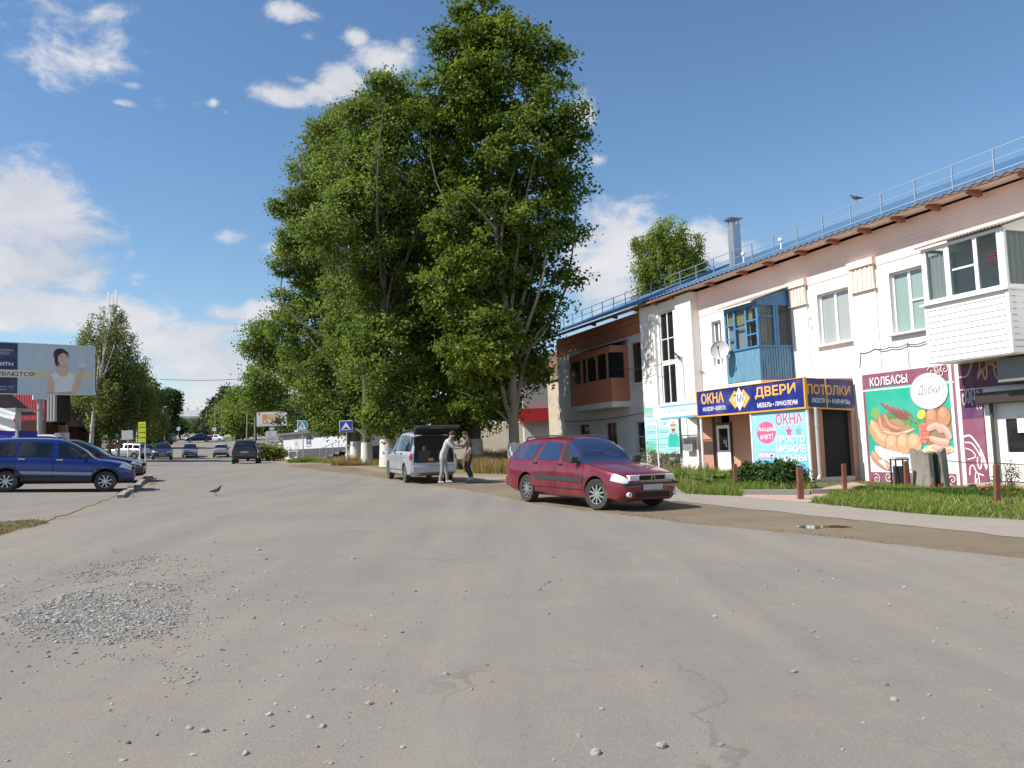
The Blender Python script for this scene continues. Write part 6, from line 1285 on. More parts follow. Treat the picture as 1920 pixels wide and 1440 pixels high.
# white school far up the road
d = 380; a, b = at(300, 806, d), at(373.5, 806, d); zw, zr_s = at(350, 781, d)[2], at(350, 768, d)[2]; zg_ = 11.0
sc_ = thing('school_building', 'large white three storey building at the end of the far road', 'building', (a[0], a[1], zg_)); Ws = b[0] - a[0]
k = MB(); k.box(0, Ws, 0, 14, -1, zw - zg_); k.build('wall', mat('far_white_wall', (.74, .74, .72), .8), sc_)
k = MB(); k.prism([(-.5, zw - zg_), (14.5, zw - zg_), (12, zr_s - zg_), (3, zr_s - zg_)], -.5, Ws + .5, 'x'); k.build('roof', mat('far_grey_roof', (.30, .29, .32), .6), sc_)
for i in range(8):
    for j in range(3):
        u = Ws - 1.6 - i * 2.3; z = zw - zg_ - 2.9 - j * 3.5
        if u < 1: continue
        k = MB(); k.box(u - .75, u + .75, -.06, -.005, z, z + 2.1); f_ = k.build('window', mat('far_window', (.16, .18, .20), .3) if i + j == 0 else bpy.data.materials['far_window'], sc_)
for i in range(3): u = Ws * (.35 + .25 * i); k = MB(); k.box(u - .5, u + .5, 4, 5.2, zr_s - zg_ - .5, zr_s - zg_ + 1.2); k.build('chimney', mat('far_white_wall2', (.7, .7, .7), .8), sc_)
# red-roofed building glimpsed behind the trees, left of the long building
d = 62; a, b = at(985, 860, d), at(1036, 800, d); zg_ = G(a[0], d)
rb = thing('red_roofed_house', 'white house with red roof trim glimpsed between trunk and brown annex', 'house', (a[0], d, zg_)); Wr = b[0] - a[0] + 3; z1_ = at(1010, 790, d)[2] - zg_
k = MB(); k.box(0, Wr, 0, 8, -.5, z1_); k.build('wall', M_GREYW, rb); k = MB(); k.box(-.3, Wr + .3, -.5, 8, z1_ + .002, z1_ + 1.0); k.box(-.3, Wr + .3, -.2, 8, at(1010, 700, d)[2] - zg_, at(1010, 682, d)[2] - zg_); k.build('roof_trim', mat('bright_red_metal', (.42, .02, .03), .5), rb); k = MB(); k.box(0, Wr, .0, 8, z1_ + 1.01, at(1010, 700, d)[2] - zg_ - .01); k.build('upper_wall', mat('dim_wall', (.30, .29, .28), .8), rb)
# brown marker posts, wires and bin of the flower bed
M_POSTB = mat('rusty_brown_post', (.20, .075, .045), .75, var=.15, bump=.2, dirt=(.30, .15, .09), dscale=5); 
posts = [(1380, 921, 871, .055, 'slim rusty brown post before the dark shrub'), (1501, 937, 877, .075, 'thick tan brown post at the corner of the tiled path'), (1584, 919, 871, .06, 'brown post with dark cap before the dark doorway'), (1700, 921, 866, .055, 'brown post close beside the metal bin'), (1870, 950, 873, .055, 'leaning rust brown post near the shop door')]
for px, yb, yt, w, lb in posts:
    g_ = gp(px, yb); dd_ = (np.array(g_) - CPOS) @ _F; t_ = at(px - 2, yt, dd_); k = MB(); w *= .8; k.beam((g_[0], g_[1], g_[2] - .1), tuple(t_), w * 2, w * 2); k.beam(tuple(t_), (t_[0], t_[1], t_[2] + .02), w * 1.7, w * 1.7); tag(k.build('marker_post', M_POSTB), lb, 'post', 'brown posts of the flower bed')
def mid_(px, py, d): return tuple(at(px, py, d))
wire('fence_wire', 'upper wire strung from the tree stump past the leaning post', [mid_(1776, 864, 18.6), mid_(1868, 868, 17.9), mid_(1990, 872, 17.2)], .010, .02, 'wire')
wire('fence_wire', 'lower wire near the ground right of the tree stump', [mid_(1775, 914, 18.6), mid_(1866, 917, 17.9), mid_(1990, 922, 17.2)], .010, .02, 'wire')
g_ = gp(1700, 918); bn = thing('trash_bin', 'dark slim metal litter bin on a stand left of stump', 'bin', (g_[0], g_[1] + .3, g_[2]))
k = MB()
for sx in (-.16, .16):
    for sy in (-.14, .14): k.beam((sx * 1.1, sy, 0), (sx, sy, .78), .03)
k.beam((-.2, -.14, .78), (.2, -.14, .78), .03); k.beam((-.2, .14, .78), (.2, .14, .78), .03); k.build('stand', M_SEAM, bn); k = MB(); k.lathe([(0, .12), (.14, .12), (.17, .60), (.16, .60), (.13, .15)], 16); k.build('bucket', M_CLAD, bn)
k = MB(); k.box(-.17, .17, -.16, .16, .79, .84); k.build('lid', mat('galvanised_lid', (.45, .47, .5), .5), bn)
# hollow stump
g_ = gp(1746, 920); sp_ = thing('tree_stump', 'tall grey hollow tree stump with dark split standing in the flower bed', 'stump', g_)
rs_ = random.Random(4); n, hN = 40, 16; HS = 1.02
def sring(t):
    out = []
    for j in range(n):
        a = 2 * math.pi * j / n; r_ = .40 + .035 * math.sin(3 * a + 1) + .02 * math.sin(9 * a + t * 2) + .012 * math.sin(17 * a) + .05 * (1 - t) ** 2
        cut = math.exp(-((a - 4.78) / (.16 + .10 * (1 - abs(t - .5)))) ** 2); r_ -= cut * .27
        out.append((r_ * math.cos(a) + .02 * math.sin(t * 3), r_ * .9 * math.sin(a), HS * t + (.05 * math.sin(2 * a + 2) + .03 * math.sin(7 * a) - .05 * cut if t > .95 else 0)))
    return out
k = MB(); vs = []
for i in range(hN + 1): vs += sring(i / hN)
vs += [(x * .80, y * .80, z - .04) for x, y, z in sring(1.0)] + [(x * .7, y * .7, z - .45) for x, y, z in sring(1.0)]
k.add(vs, [(i * n + j, i * n + (j + 1) % n, (i + 1) * n + (j + 1) % n, (i + 1) * n + j) for i in range(hN + 2) for j in range(n)]); k.build('bark', mat('grey_bark', (.25, .225, .19), .95, var=.25, scale=7, bump=.9, bscale=18, dirt=(.12, .11, .09), dscale=3, stretch=(1, 1, .35)), sp_, smooth=True, fix=False)
k = MB(); k.prism([(-.09, .02), (.10, .02), (.07, .6), (.09, .92), (.02, .98), (.0, .80), (-.07, .5)], -.27, -.20); k.build('hollow', M_DARK, sp_)
# ------------------------------------------------------------------ leaves and trees
def quads_mesh(name, V, tint, m, parent=None, tri=False):
    """V: (n,4,3) leaf quads (or (n,3,3)), tint: (n,)"""
    n, c = V.shape[0], V.shape[1]
    me = bpy.data.meshes.new(name); me.vertices.add(n * c); me.vertices.foreach_set('co', V.reshape(-1).astype(np.float32))
    me.loops.add(n * c); me.loops.foreach_set('vertex_index', np.arange(n * c, dtype=np.int32))
    me.polygons.add(n); me.polygons.foreach_set('loop_start', np.arange(0, n * c, c, dtype=np.int32)); me.update(calc_edges=True)
    a = me.attributes.new('tint', 'FLOAT', 'FACE'); a.data.foreach_set('value', np.clip(tint, 0, 1).astype(np.float32))
    me.materials.append(m); me.validate()
    o = bpy.data.objects.new(name, me); COL.objects.link(o)
    if parent is not None: o.parent = parent
    return o
def unit(v): return v / np.maximum(np.linalg.norm(v, axis=-1, keepdims=True), 1e-9)
def leaves(rng, cen, size, up=0.35, out=None, droop=0.3, wid=.62):
    n = len(cen); nr = rng.normal(size=(n, 3)); nr[:, 2] += up * 2
    if out is not None: nr += unit(out) * 0.9
    nr = unit(nr); ax = rng.normal(size=(n, 3)); ax[:, 2] -= droop * 2; ax = unit(ax - nr * (ax * nr).sum(1, keepdims=True)); sd = np.cross(nr, ax)
    L = size * rng.uniform(.7, 1.25, n)[:, None]; W = L * wid * .5; fold = nr * L * .10
    return np.stack([cen - ax * L * .5, cen + sd * W + fold, cen + ax * L * .5, cen - sd * W + fold], 1)
def crown_points(rng, lobes, n_cl, per, sig, shell=2.6, vsig=None):
    """lobes: list (centre, radii); clumps thrown into each lobe (denser towards its skin), leaves round each clump"""
    w = np.array([r[0] * r[1] + r[1] * r[2] + r[0] * r[2] for c, r in lobes]); pick = rng.choice(len(lobes), n_cl, p=w / w.sum())
    C = np.array([c for c, r in lobes])[pick]; Rr = np.array([r for c, r in lobes])[pick]
    d = unit(rng.normal(size=(n_cl, 3))); rad = rng.random(n_cl) ** (1 / shell); P = C + d * rad[:, None] * Rr
    f = 2.2 / (np.mean([r[0] for c, r in lobes]) + .6); gate = np.zeros(n_cl)
    for i in range(7): kv = rng.normal(size=3) * f * (1 + .5 * i); gate += np.sin(P @ kv + rng.uniform(0, 6.28)) / (1 + .25 * i)
    kp = gate > -1.15; P, d = P[kp], d[kp]; n_cl = len(P); gate = gate[kp]
    s = sig * rng.uniform(.55, 1.3, n_cl); k = rng.poisson(per * np.clip(1 + .25 * gate, .4, 1.8), n_cl); idx = np.repeat(np.arange(n_cl), k); g = rng.normal(size=(len(idx), 3))
    g[:, 2] *= (vsig or .6)
    if vsig and vsig > 1.4: g[:, 2] = -np.abs(g[:, 2]); g[:, :2] *= .6
    pts = P[idx] + g * s[idx][:, None]
    tone = rng.normal(0.45, .17, n_cl) + .05 * gate; return pts, d[idx], tone[idx], P
def limb(k, a, b, r0, r1, rng, bow=.12, n=6, m=5):
    a, b = np.array(a, float), np.array(b, float); L = np.linalg.norm(b - a); off = rng.normal(size=3) * bow * L; pts = []
    for i in range(n + 1): t = i / n; q = a * (1 - t) + b * t + off * math.sin(math.pi * t) * (1 - .4 * t) + np.array([0, 0, .10 * L * math.sin(math.pi * t)]); pts.append(tuple(q))
    k.tube(pts, [r0 + (r1 - r0) * (i / n) for i in range(n + 1)], m)
def tree(name, label, base, lobes, n_cl, per, sig, size, lm, bm, trunk_r=.25, top=None, seed=1, group=None, white=0.0, wm=None, vsig=None, droop=.3, up=.35, lean=(0, 0), trunk_path=None, limbs=16, shell=3.6, tint_z=0.0, bare=None):
    rng = np.random.default_rng(seed); base = np.array(base, float); o = thing(name, label, 'tree', base, 0, group)
    lob = [(np.array(c) - base, np.array(r)) for c, r in lobes]
    zt = top if top is not None else max(c[2] for c, r in lob) * .92
    path = trunk_path or [(0, 0, -.3), (lean[0] * .3, lean[1] * .3, zt * .33), (lean[0] * .7, lean[1] * .7, zt * .66), (lean[0], lean[1], zt)]
    path = [tuple(q) for q in curve(path, 18)]; n = len(path)
    k = MB(); rad = [trunk_r * (1.25 if i == 0 else 1) * max(.10, (1 - i / (n - 1)) ** .8) for i in range(n)]; rad = [max(r, .02) for r in rad]
    k.tube(path, rad, 10)
    for i in range(limbs):
        c, r = lob[rng.integers(len(lob))] if i >= len(lob) else lob[i]; t = np.clip((c[2] / zt) * rng.uniform(.45, .75), .15, .95); j = int(t * (n - 1)); tgt = c + rng.normal(size=3) * r * .45
        limb(k, path[j], tgt, max(rad[j] * .5, .02), .015, rng)
    for (a, b, r0) in (bare or []): limb(k, np.array(a) - base, np.array(b) - base, r0, r0 * .45, rng, .05, 8, 7)
    tr = k.build('trunk', bm, o, smooth=True)
    if white:
        k = MB(); m = int(white / zt * (n - 1)) + 1; hs = [white * i / 5 for i in range(6)]
        def at_h(h):
            for p, q in zip(path[:-1], path[1:]):
                if p[2] <= h <= q[2]: t = (h - p[2]) / (q[2] - p[2]); return tuple(np.array(p) * (1 - t) + np.array(q) * t)
            return path[0]
        k.tube([at_h(h) for h in hs], [trunk_r * (1.30 - .22 * i / 5) + .012 for i in range(6)], 12); k.build('whitewash', wm, tr, smooth=True)
    pts, out, tone, P = crown_points(rng, lob, n_cl, per, sig, shell, vsig)
    ok = pts[:, 2] > .6; pts, out, tone = pts[ok], out[ok], tone[ok]
    tone = tone + rng.normal(0, .12, len(pts)) + tint_z * (pts[:, 2] / max(zt, 1) - .5)
    quads_mesh('crown', leaves(rng, pts, size, up, out, droop), tone, lm, o); return o
M_BARK = mat('lime_bark', (.125, .105, .08), .95, var=.3, scale=9, bump=.8, bscale=22, stretch=(1, 1, .3)); M_BARKL = mat('pale_maple_bark', (.23, .20, .16), .95, var=.25, scale=9, bump=.7, bscale=22, stretch=(1, 1, .3))
M_BIRCH = mat('birch_bark', (.62, .60, .56), .8, var=.1, scale=3, dirt=(.05, .045, .04), dscale=7, damt=.9, stretch=(1, 1, 3.0))
M_LIMEW = mat('limewash', (.68, .67, .63), .9, var=.06, scale=4, dirt=(.38, .35, .30), dscale=5, damt=.6)
L_MAPLE = leaf_mat('maple_leaves', (.030, .072, .010), (.180, .245, .038), .36, (.30, .27, .04))
L_LIME = leaf_mat('lime_leaves', (.045, .098, .016), (.215, .29, .066), .38)
L_BIRCH = leaf_mat('birch_leaves', (.060, .100, .026), (.225, .255, .070), .38, (.30, .26, .07))
L_DARK = leaf_mat('dark_leaves', (.014, .036, .012), (.060, .105, .030), .28)
L_FIR = leaf_mat('spruce_needles', (.022, .042, .020), (.085, .105, .048), .15)
L_SHRUB = leaf_mat('shrub_leaves', (.045, .105, .020), (.20, .30, .065), .36)
def lobe(px, py, rpx, d, dd=0.0, sq=1.0): c = at(px, py, d + dd); r = rpx / FPX * (d + dd); return (c, (r, r * 1.0, r * sq))
rngL = np.random.default_rng(5)
def lobes_of(L_, d, spread):
    out = [lobe(x, y, r, d, float(rngL.uniform(-spread, spread))) for x, y, r in L_]
    for c, r in list(out):                      # smaller boughs standing proud of the big ones
        for q in range(2):
            dr = unit(rngL.normal(size=3)); dr[2] = abs(dr[2]) * .8 - .1; rr = r[0] * rngL.uniform(.22, .42); out.append((c + dr * r[0] * rngL.uniform(.85, 1.12), (rr, rr, rr * .8)))
    return out
# maple in front: the tall one with the pale trunk
LA = [(905, 38, 52), (875, 100, 66), (955, 88, 62), (1012, 120, 58), (1045, 195, 56), (945, 185, 95), (860, 205, 88), (1062, 268, 48), (990, 285, 92), (880, 315, 98), (1070, 352, 42), (1000, 395, 90), (905, 430, 92), (1045, 440, 48), (1010, 520, 66), (930, 540, 78), (860, 545, 78), (1030, 590, 40), (985, 620, 58), (900, 645, 80), (1000, 690, 34), (900, 735, 55), (935, 770, 30), (1088, 440, 16), (1080, 525, 15), (1095, 240, 18)]
base = gd(964, 38.5); tp = [np.array(at(*q)) - np.array(base) for q in ((965, 884, 38.5), (962, 760, 38.5), (956, 640, 38.5), (937, 500, 38.5), (928, 400, 38.3), (915, 240, 38.6), (905, 60, 38.8))]
tp[0] = np.array([0, 0, -.3]); br = at(935, 470, 38.2)
tree('maple_tree', 'tallest leafy tree with bare pale trunk and whitewashed foot behind the maroon car', base, lobes_of(LA, 38.8, 1.6), 1750, 58, .30, .215, L_MAPLE, M_BARKL, .27, seed=11, group='trees of the central clump', white=1.35, wm=M_LIMEW, trunk_path=[tuple(q) for q in tp], limbs=22, bare=[(at(930, 430, 37.0), at(845, 355, 36.2), .07), (at(948, 600, 38.0), at(905, 560, 36.8), .05)])
LB = [(745, 200, 62), (700, 235, 62), (785, 260, 82), (745, 330, 95), (660, 330, 80), (700, 430, 100), (790, 440, 92), (640, 440, 75), (770, 560, 100), (690, 560, 95), (662, 640, 60), (730, 660, 92), (810, 660, 80), (800, 745, 58), (738, 750, 52), (708, 785, 30), (770, 800, 30)]
tree('lime_tree', 'broad lime tree with thick whitewashed trunk just left of the silver minivan', gd(728, 41), lobes_of(LB, 41.5, 2.0), 2300, 60, .30, .185, L_LIME, M_BARK, .36, seed=12, group='trees of the central clump', white=1.4, wm=M_LIMEW, limbs=20)
LC = [(640, 235, 42), (600, 260, 38), (640, 300, 55), (585, 320, 45), (560, 390, 40), (610, 400, 70), (545, 440, 26), (570, 480, 52), (620, 540, 70), (525, 500, 20), (540, 575, 34), (590, 620, 62), (565, 680, 46), (620, 700, 70), (592, 745, 40), (640, 765, 50), (530, 620, 26), (612, 795, 24)]
tree('lime_tree', 'left hand lime tree of the clump with paler outer leaves above road signs', gd(668, 50), lobes_of(LC, 53, 2.2), 1800, 58, .32, .195, L_LIME, M_BARK, .32, seed=13, group='trees of the central clump', white=1.4, wm=M_LIMEW, limbs=18)
LD = [(870, 480, 80), (850, 600, 80), (900, 700, 80), (830, 720, 70), (880, 780, 45), (960, 700, 50), (1000, 640, 40), (840, 800, 30)]
tree('lime_tree', 'shaded lime tree with whitewashed trunk behind the two men', gd(893, 43), lobes_of(LD, 44.5, 1.5), 800, 60, .42, .21, L_MAPLE, M_BARK, .33, seed=14, group='trees of the central clump', white=1.5, wm=M_LIMEW, limbs=12)
LE = [(690, 600, 60), (700, 700, 60), (690, 760, 40), (660, 800, 26)]
tree('lime_tree', 'slimmer whitewashed lime trunk between the bump sign and thick lime', gd(688, 47), lobes_of(LE, 50, 1.0), 320, 56, .40, .21, L_LIME, M_BARK, .28, seed=15, group='trees of the central clump', white=1.3, wm=M_LIMEW, limbs=6)
LF = [(700, 610, 40), (640, 690, 50), (620, 740, 40)]
tree('lime_tree', 'thin farther lime trunk directly right of the bump sign post', gd(655, 54), lobes_of(LF, 56, 1.0), 260, 56, .42, .22, L_LIME, M_BARK, .22, seed=16, group='trees of the central clump', white=1.2, wm=M_LIMEW, limbs=4)
# behind the left edge of the clump
LG = [(490, 620, 24), (470, 655, 20), (505, 650, 34), (520, 700, 46), (490, 720, 32), (470, 750, 26), (510, 760, 40), (545, 790, 34), (575, 800, 30), (500, 600, 16)]
tree('willow_tree', 'loose feathery tree over the small billboard', gd(540, 128), lobes_of(LG, 128, 3.0), 520, 44, .85, .46, L_LIME, M_BARK, .35, seed=17, limbs=12)
# birch in the left lot
LH = [(210, 590, 22), (190, 620, 36), (215, 640, 40), (170, 640, 26), (240, 680, 36), (200, 690, 50), (255, 720, 34), (170, 700, 40), (215, 740, 52), (268, 740, 26), (180, 750, 42), (150, 770, 26), (236, 760, 32), (195, 785, 36)]
base = gd(168, 62); tp = [np.array(at(*q)) - np.array(base) for q in ((168, 840, 62), (176, 780, 62), (186, 720, 62), (196, 660, 62), (210, 590, 62))]; tp[0] = np.array([0, 0, -.3])
tree('birch_tree', 'big weeping birch with white trunk right of the large billboard', base, lobes_of(LH, 64.3, 1.6), 1100, 58, .34, .165, L_BIRCH, M_BIRCH, .19, seed=21, group='trees at the left of the road', vsig=3.0, trunk_path=[tuple(q) for q in tp], limbs=16, droop=.8, bare=[(at(190, 700, 62), at(176, 655, 61), .05), (at(188, 720, 62), at(214, 650, 61.4), .05)])
for i, (px, d, L_, lb, lm) in enumerate(((262, 85, [(255, 700, 26), (270, 730, 30), (285, 760, 28), (265, 780, 34), (292, 790, 24), (245, 790, 30)], 'second birch standing behind the big weeping birch', L_BIRCH),
        (125, 72, [(120, 770, 34), (140, 785, 30), (105, 790, 26), (150, 760, 24)], 'low bright green tree between the dark porch house and the birch', L_BIRCH),
        (312, 135, [(300, 750, 22), (316, 745, 20), (326, 740, 13), (308, 772, 22), (332, 760, 9), (292, 780, 20), (318, 785, 12)], 'dark broadleaf tree leaning over the far road from the left', L_DARK),
        (296, 105, [(285, 745, 20), (290, 780, 24), (272, 795, 22), (300, 800, 18)], 'dark tree beside the tall yellow banner stand', L_DARK))):
    tree('birch_tree' if 'birch' in lb else 'leafy_tree', lb, gd(px, d), lobes_of(L_, d, d * .03), 420, 44, .0050 * d, .0030 * d, lm, M_BIRCH if 'birch' in lb else M_BARK, .2, seed=30 + i, group='trees at the left of the road', vsig=1.6, limbs=8)
rs = np.random.default_rng(9)
for i, px in enumerate((205, 222, 240, 256)):      # slim trunks in the shade of the birch
    a = gd(px, 70 + i * 4); k = MB(); k.tube([(a[0], a[1], a[2] - .2), (a[0] + .2, a[1], a[2] + 5.5)], [.13, .09], 8); tag(k.build('slim_birch', M_BIRCH), 'slim pale birch trunk standing in shade behind the big birch', 'tree', 'slim birch trunks in the shade')
# far trees on the right of the hill road, and along the skyline
k_ = 0
for px, yt, yb, d, lm, lb, nm in ((424, 715, 812, 235, L_FIR, 'tall spruce at the far bend with ragged top', 'spruce_tree'), (402, 745, 812, 265, L_FIR, 'smaller spruce left of the tall far one', 'spruce_tree'), (392, 765, 812, 290, L_FIR, 'lowest spruce beside the white school', 'spruce_tree'), (441, 735, 815, 205, L_FIR, 'dense spruce right of the tall far one', 'spruce_tree')):
    k_ += 1; b = gd(px, d); h = at(px, yt, d)[2] - b[2]; lob = []
    for t in np.linspace(.12, .97, 9): lob.append((np.array([b[0], b[1], b[2] + h * t]), (h * .26 * (1 - t) + .4, h * .26 * (1 - t) + .4, h * .07)))
    tree(nm, lb, b, lob, 420, 30, .8, .95, lm, M_BARK, .3, top=h, seed=50 + k_, group='far trees on the right of the road', limbs=9, shell=2.2)
for px, d, L_, lb, lm in ((455, 150, [(452, 745, 22), (465, 765, 26), (450, 785, 24), (470, 795, 20), (440, 790, 18)], 'bright leafy tree behind the leaning pole', L_LIME), (430, 190, [(430, 770, 20), (418, 790, 20), (440, 795, 16), (425, 800, 16)], 'round leafy tree before the far spruces', L_LIME),
        (480, 160, [(480, 760, 26), (490, 790, 26), (500, 740, 26), (515, 770, 24)], 'dark leafy tree behind the small billboard', L_DARK), (352, 330, [(346, 806, 6), (352, 803, 8), (357, 807, 6)], 'small round tree in front of the white school', L_LIME), (338, 230, [(325, 797, 9), (318, 800, 9), (330, 803, 7)], 'dark bush like tree left of the white school', L_DARK),
        (385, 300, [(386, 802, 9), (392, 803, 9), (381, 807, 6)], 'low tree right of the white school', L_DARK), (575, 100, [(560, 780, 40), (600, 790, 40), (640, 780, 50), (620, 740, 50)], 'dense tree filling the gap above the low shop', L_DARK)):
    k_ += 1; tree('leafy_tree', lb, gd(px, d), lobes_of(L_, d, d * .03), 360, 38, .0050 * d, .0032 * d, lm, M_BARK, .28, seed=70 + k_, group='far trees on the right of the road', limbs=6)
# weeping birch whose top shows above the roof
LJ = [(1255, 440, 40), (1225, 460, 38), (1290, 460, 34), (1260, 500, 55), (1205, 500, 24), (1300, 500, 26), (1215, 550, 30), (1280, 560, 50), (1240, 600, 50), (1325, 500, 12), (1300, 540, 30)]
tree('birch_tree', 'weeping birch crown rising above the blue roof behind the building', (at(1255, 800, 62)[0], at(1255, 800, 62)[1], 0.5), lobes_of(LJ, 62, 1.5), 1000, 60, .34, .17, leaf_mat('fresh_birch_leaves', (.06, .115, .02), (.25, .33, .06), .4), M_BIRCH, .22, seed=91, vsig=3.2, droop=.9, limbs=14)
# skyline wood far behind everything, one mass
pts = []; rg = np.random.default_rng(77)
for i in range(420):
    a = rg.uniform(-1.05, 1.05); d = rg.uniform(300, 420)
    if abs(math.degrees(a) + 22.3) < 4.5: continue
    x, y = d * math.sin(a), d * math.cos(a); z = G(x, y); h = rg.uniform(8, 16); n = 34
    q = np.array([x, y, z + h * .55]) + unit(rg.normal(size=(n, 3))) * np.array([h * .42, h * .42, h * .52]) * rg.random((n, 1)) ** .4; pts.append(q)
P = np.concatenate(pts); tag(quads_mesh('far_wood', leaves(rg, P, 3.2, .5), rg.normal(.4, .2, len(P)), L_DARK), 'dark belt of woodland along the skyline', 'wood', kind='stuff')
# roadside bushes
def bush(name, label, lobes, n_cl, per, sig, size, lm, seed, cat='shrub', group=None, up=.5, vsig=None):
    rng = np.random.default_rng(seed); c0 = np.mean([c for c, r in lobes], 0); b = np.array([c0[0], c0[1], G(c0[0], c0[1])]); o = thing(name, label, cat, b, 0, group)
    lob = [(np.array(c) - b, np.array(r)) for c, r in lobes]; pts, out, tone, P = crown_points(rng, lob, n_cl, per, sig, 2.0, vsig); ok = pts[:, 2] > .01
    quads_mesh('foliage', leaves(rng, pts[ok], size, up, out[ok]), tone[ok] + rng.normal(0, .15, ok.sum()), lm, o)
    k = MB()
    for i in range(14): q = lob[i % len(lob)]; limb(k, (rng.normal() * .1, rng.normal() * .1, -.05), q[0] + rng.normal(size=3) * np.array(q[1]) * .5, .015, .005, rng, .1, 5, 4)
    k.build('stems', M_BARK, o); return o
d = 22.5
bush('shrub', 'dense dark leafy shrub in front of the light blue poster', [lobe(x, y, r, d, dd) for x, y, r, dd in ((1410, 893, 24, 0), (1440, 888, 26, .3), (1475, 890, 26, 0), (1500, 900, 20, -.3), (1455, 908, 28, -.4), (1425, 912, 24, -.3))], 420, 34, .11, .11, leaf_mat('dark_shrub_leaves', (.018, .05, .012), (.075, .145, .035), .28), 101)
bush('shrub', 'light grassy weeds and shrub around the optician banner post', [lobe(x, y, r, 23.5, dd) for x, y, r, dd in ((1300, 905, 20, 0), (1335, 900, 22, .3), (1365, 905, 20, 0), (1282, 893, 16, .5), (1320, 915, 24, -.6))], 300, 30, .13, .10, L_SHRUB, 102, vsig=1.5)
bush('creeper', 'pale leafy creeper climbing the foot of the white wall beside the car', [(FW(*q), (r, .25, r)) for q, r in (((US0 + .8, VB + .1, .6), .55), ((US0 + 1.6, VB + .1, .45), .5), ((US0 + 2.6, VB + .1, .5), .5), ((US1 + .3, .2, .3), .4))], 160, 20, .14, .09, leaf_mat('grey_creeper', (.10, .11, .06), (.30, .30, .20), .3), 103)
bush('tall_weed', 'tall thin flowering weed with small pale heads before the shop door', [lobe(x, y, r, 18.4, 0, 2.2) for x, y, r in ((1892, 880, 12), (1905, 890, 12), (1880, 885, 9), (1860, 895, 9))], 130, 9, .10, .05, leaf_mat('grey_weed', (.13, .13, .09), (.34, .33, .24), .3), 104, vsig=1.6)
bush('roadside_bush', 'yellow green bush with dry stems by the notice board', [lobe(x, y, r, 66, 0) for x, y, r in ((512, 848, 11), (500, 846, 10), (522, 851, 9), (492, 848, 9))], 180, 24, .3, .22, L_BIRCH, 105)
# ------------------------------------------------------------------ grass, flowers, gravel (nobody could count them)
def sample_poly(rng, pg, n):
    pg = [(q[0], q[1]) for q in pg]; a = np.array(pg); lo, hi = a.min(0), a.max(0); out = np.zeros((0, 2))
    while len(out) < n: q = rng.uniform(lo, hi, (n * 2, 2)); out = np.concatenate([out, q[inside(q, pg)]])
    return out[:n]
def patchy(xy, f, seed): 
    r = np.random.default_rng(seed); s = np.zeros(len(xy))
    for i in range(6): k = r.normal(size=2) * f * (1 + i * .6); s += np.sin(xy @ k + r.uniform(0, 6)) / (1 + i * .3)
    return s / 2.2
def grass(name, label, pg, n, hmin, hmax, width, m, seed, patch=1.2, thr=-.6, lean=.35, cat='grass'):
    rng = np.random.default_rng(seed); xy = sample_poly(rng, pg, n); q = patchy(xy, patch, seed); keep = q > thr + rng.normal(0, .25, n); xy, q = xy[keep], q[keep]; n = len(xy); z = Gv(xy)
    h = rng.uniform(hmin, hmax, n) * np.clip(.75 + .35 * q, .4, 1.3); a = rng.uniform(0, 2 * math.pi, n); w = width * rng.uniform(.6, 1.4, n)
    b = np.stack([xy[:, 0], xy[:, 1], z - .01], 1); dx = np.stack([np.cos(a), np.sin(a), 0 * a], 1) * w[:, None]; le = rng.normal(0, lean, (n, 2)) * h[:, None]
    t = b + np.stack([le[:, 0], le[:, 1], h], 1); V = np.stack([b - dx, b + dx, t + dx * .25, t - dx * .25], 1)
    return tag(quads_mesh(name, V, rng.normal(.45, .2, n) + .12 * q, m), label, cat, kind='stuff')
L_GRASS = leaf_mat('verge_grass', (.075, .135, .022), (.27, .36, .075), .36, (.30, .28, .10)); L_DRY = leaf_mat('dry_grass', (.20, .15, .06), (.46, .36, .16), .3)
Q = lambda L_: [gp(*c) for c in L_]
V1 = Q([(1285, 927), (1390, 931), (1395, 925), (1522, 922), (1522, 905), (1400, 895), (1240, 886)]); V2 = Q([(1522, 943), (1720, 964), (1920, 977), (1990, 984), (1990, 935), (1920, 928), (1800, 920), (1640, 914), (1560, 925), (1535, 935)])
grass('grass', 'fresh green grass on the verge around the dark shrub', V1, 26000, .08, .36, .010, L_GRASS, 201, thr=-.75)
grass('grass', 'trodden green grass in front of the sausage poster and stump', V2, 46000, .04, .20, .009, L_GRASS, 202, thr=-.45)
V3 = Q([(868, 893), (955, 896), (990, 893), (990, 884), (960, 877), (880, 878)]); V3b = [gd(868, 36), gd(890, 34.5), gd(960, 33.5), gd(985, 34), gd(990, 44), gd(880, 46)]
grass('dry_grass', 'tall yellow dry grass under the tall tree beside the men', V3b, 24000, .45, .95, .012, L_DRY, 203, thr=-2, lean=.18)
V4 = [gd(560, 58), gd(600, 52), gd(660, 46), gd(740, 42), gd(860, 38.5), gd(880, 46), gd(760, 52), gd(640, 66), gd(560, 80)]
grass('dry_grass', 'mixed dry and green grass around the whitewashed trunks', V4, 22000, .10, .42, .012, leaf_mat('mixed_grass', (.09, .11, .03), (.34, .30, .12), .3), 204, thr=-.6)
V5 = [gd(528, 80), gd(560, 63), gd(610, 57), gd(655, 56), gd(640, 68), gd(560, 84)]
grass('grass', 'thin lawn before the low shop', V5, 12000, .05, .14, .018, leaf_mat('lawn', (.08, .11, .03), (.24, .25, .09), .3), 205, thr=-1)
c = gd(567, 56.5); grass('grass', 'round green grass mound at the foot of crossing sign', [(c[0] + 1.0 * math.cos(a) , c[1] + 1.1 * math.sin(a)) for a in np.linspace(0, 6.28, 18)[:-1]], 6000, .12, .42, .014, L_GRASS, 206, thr=-3)
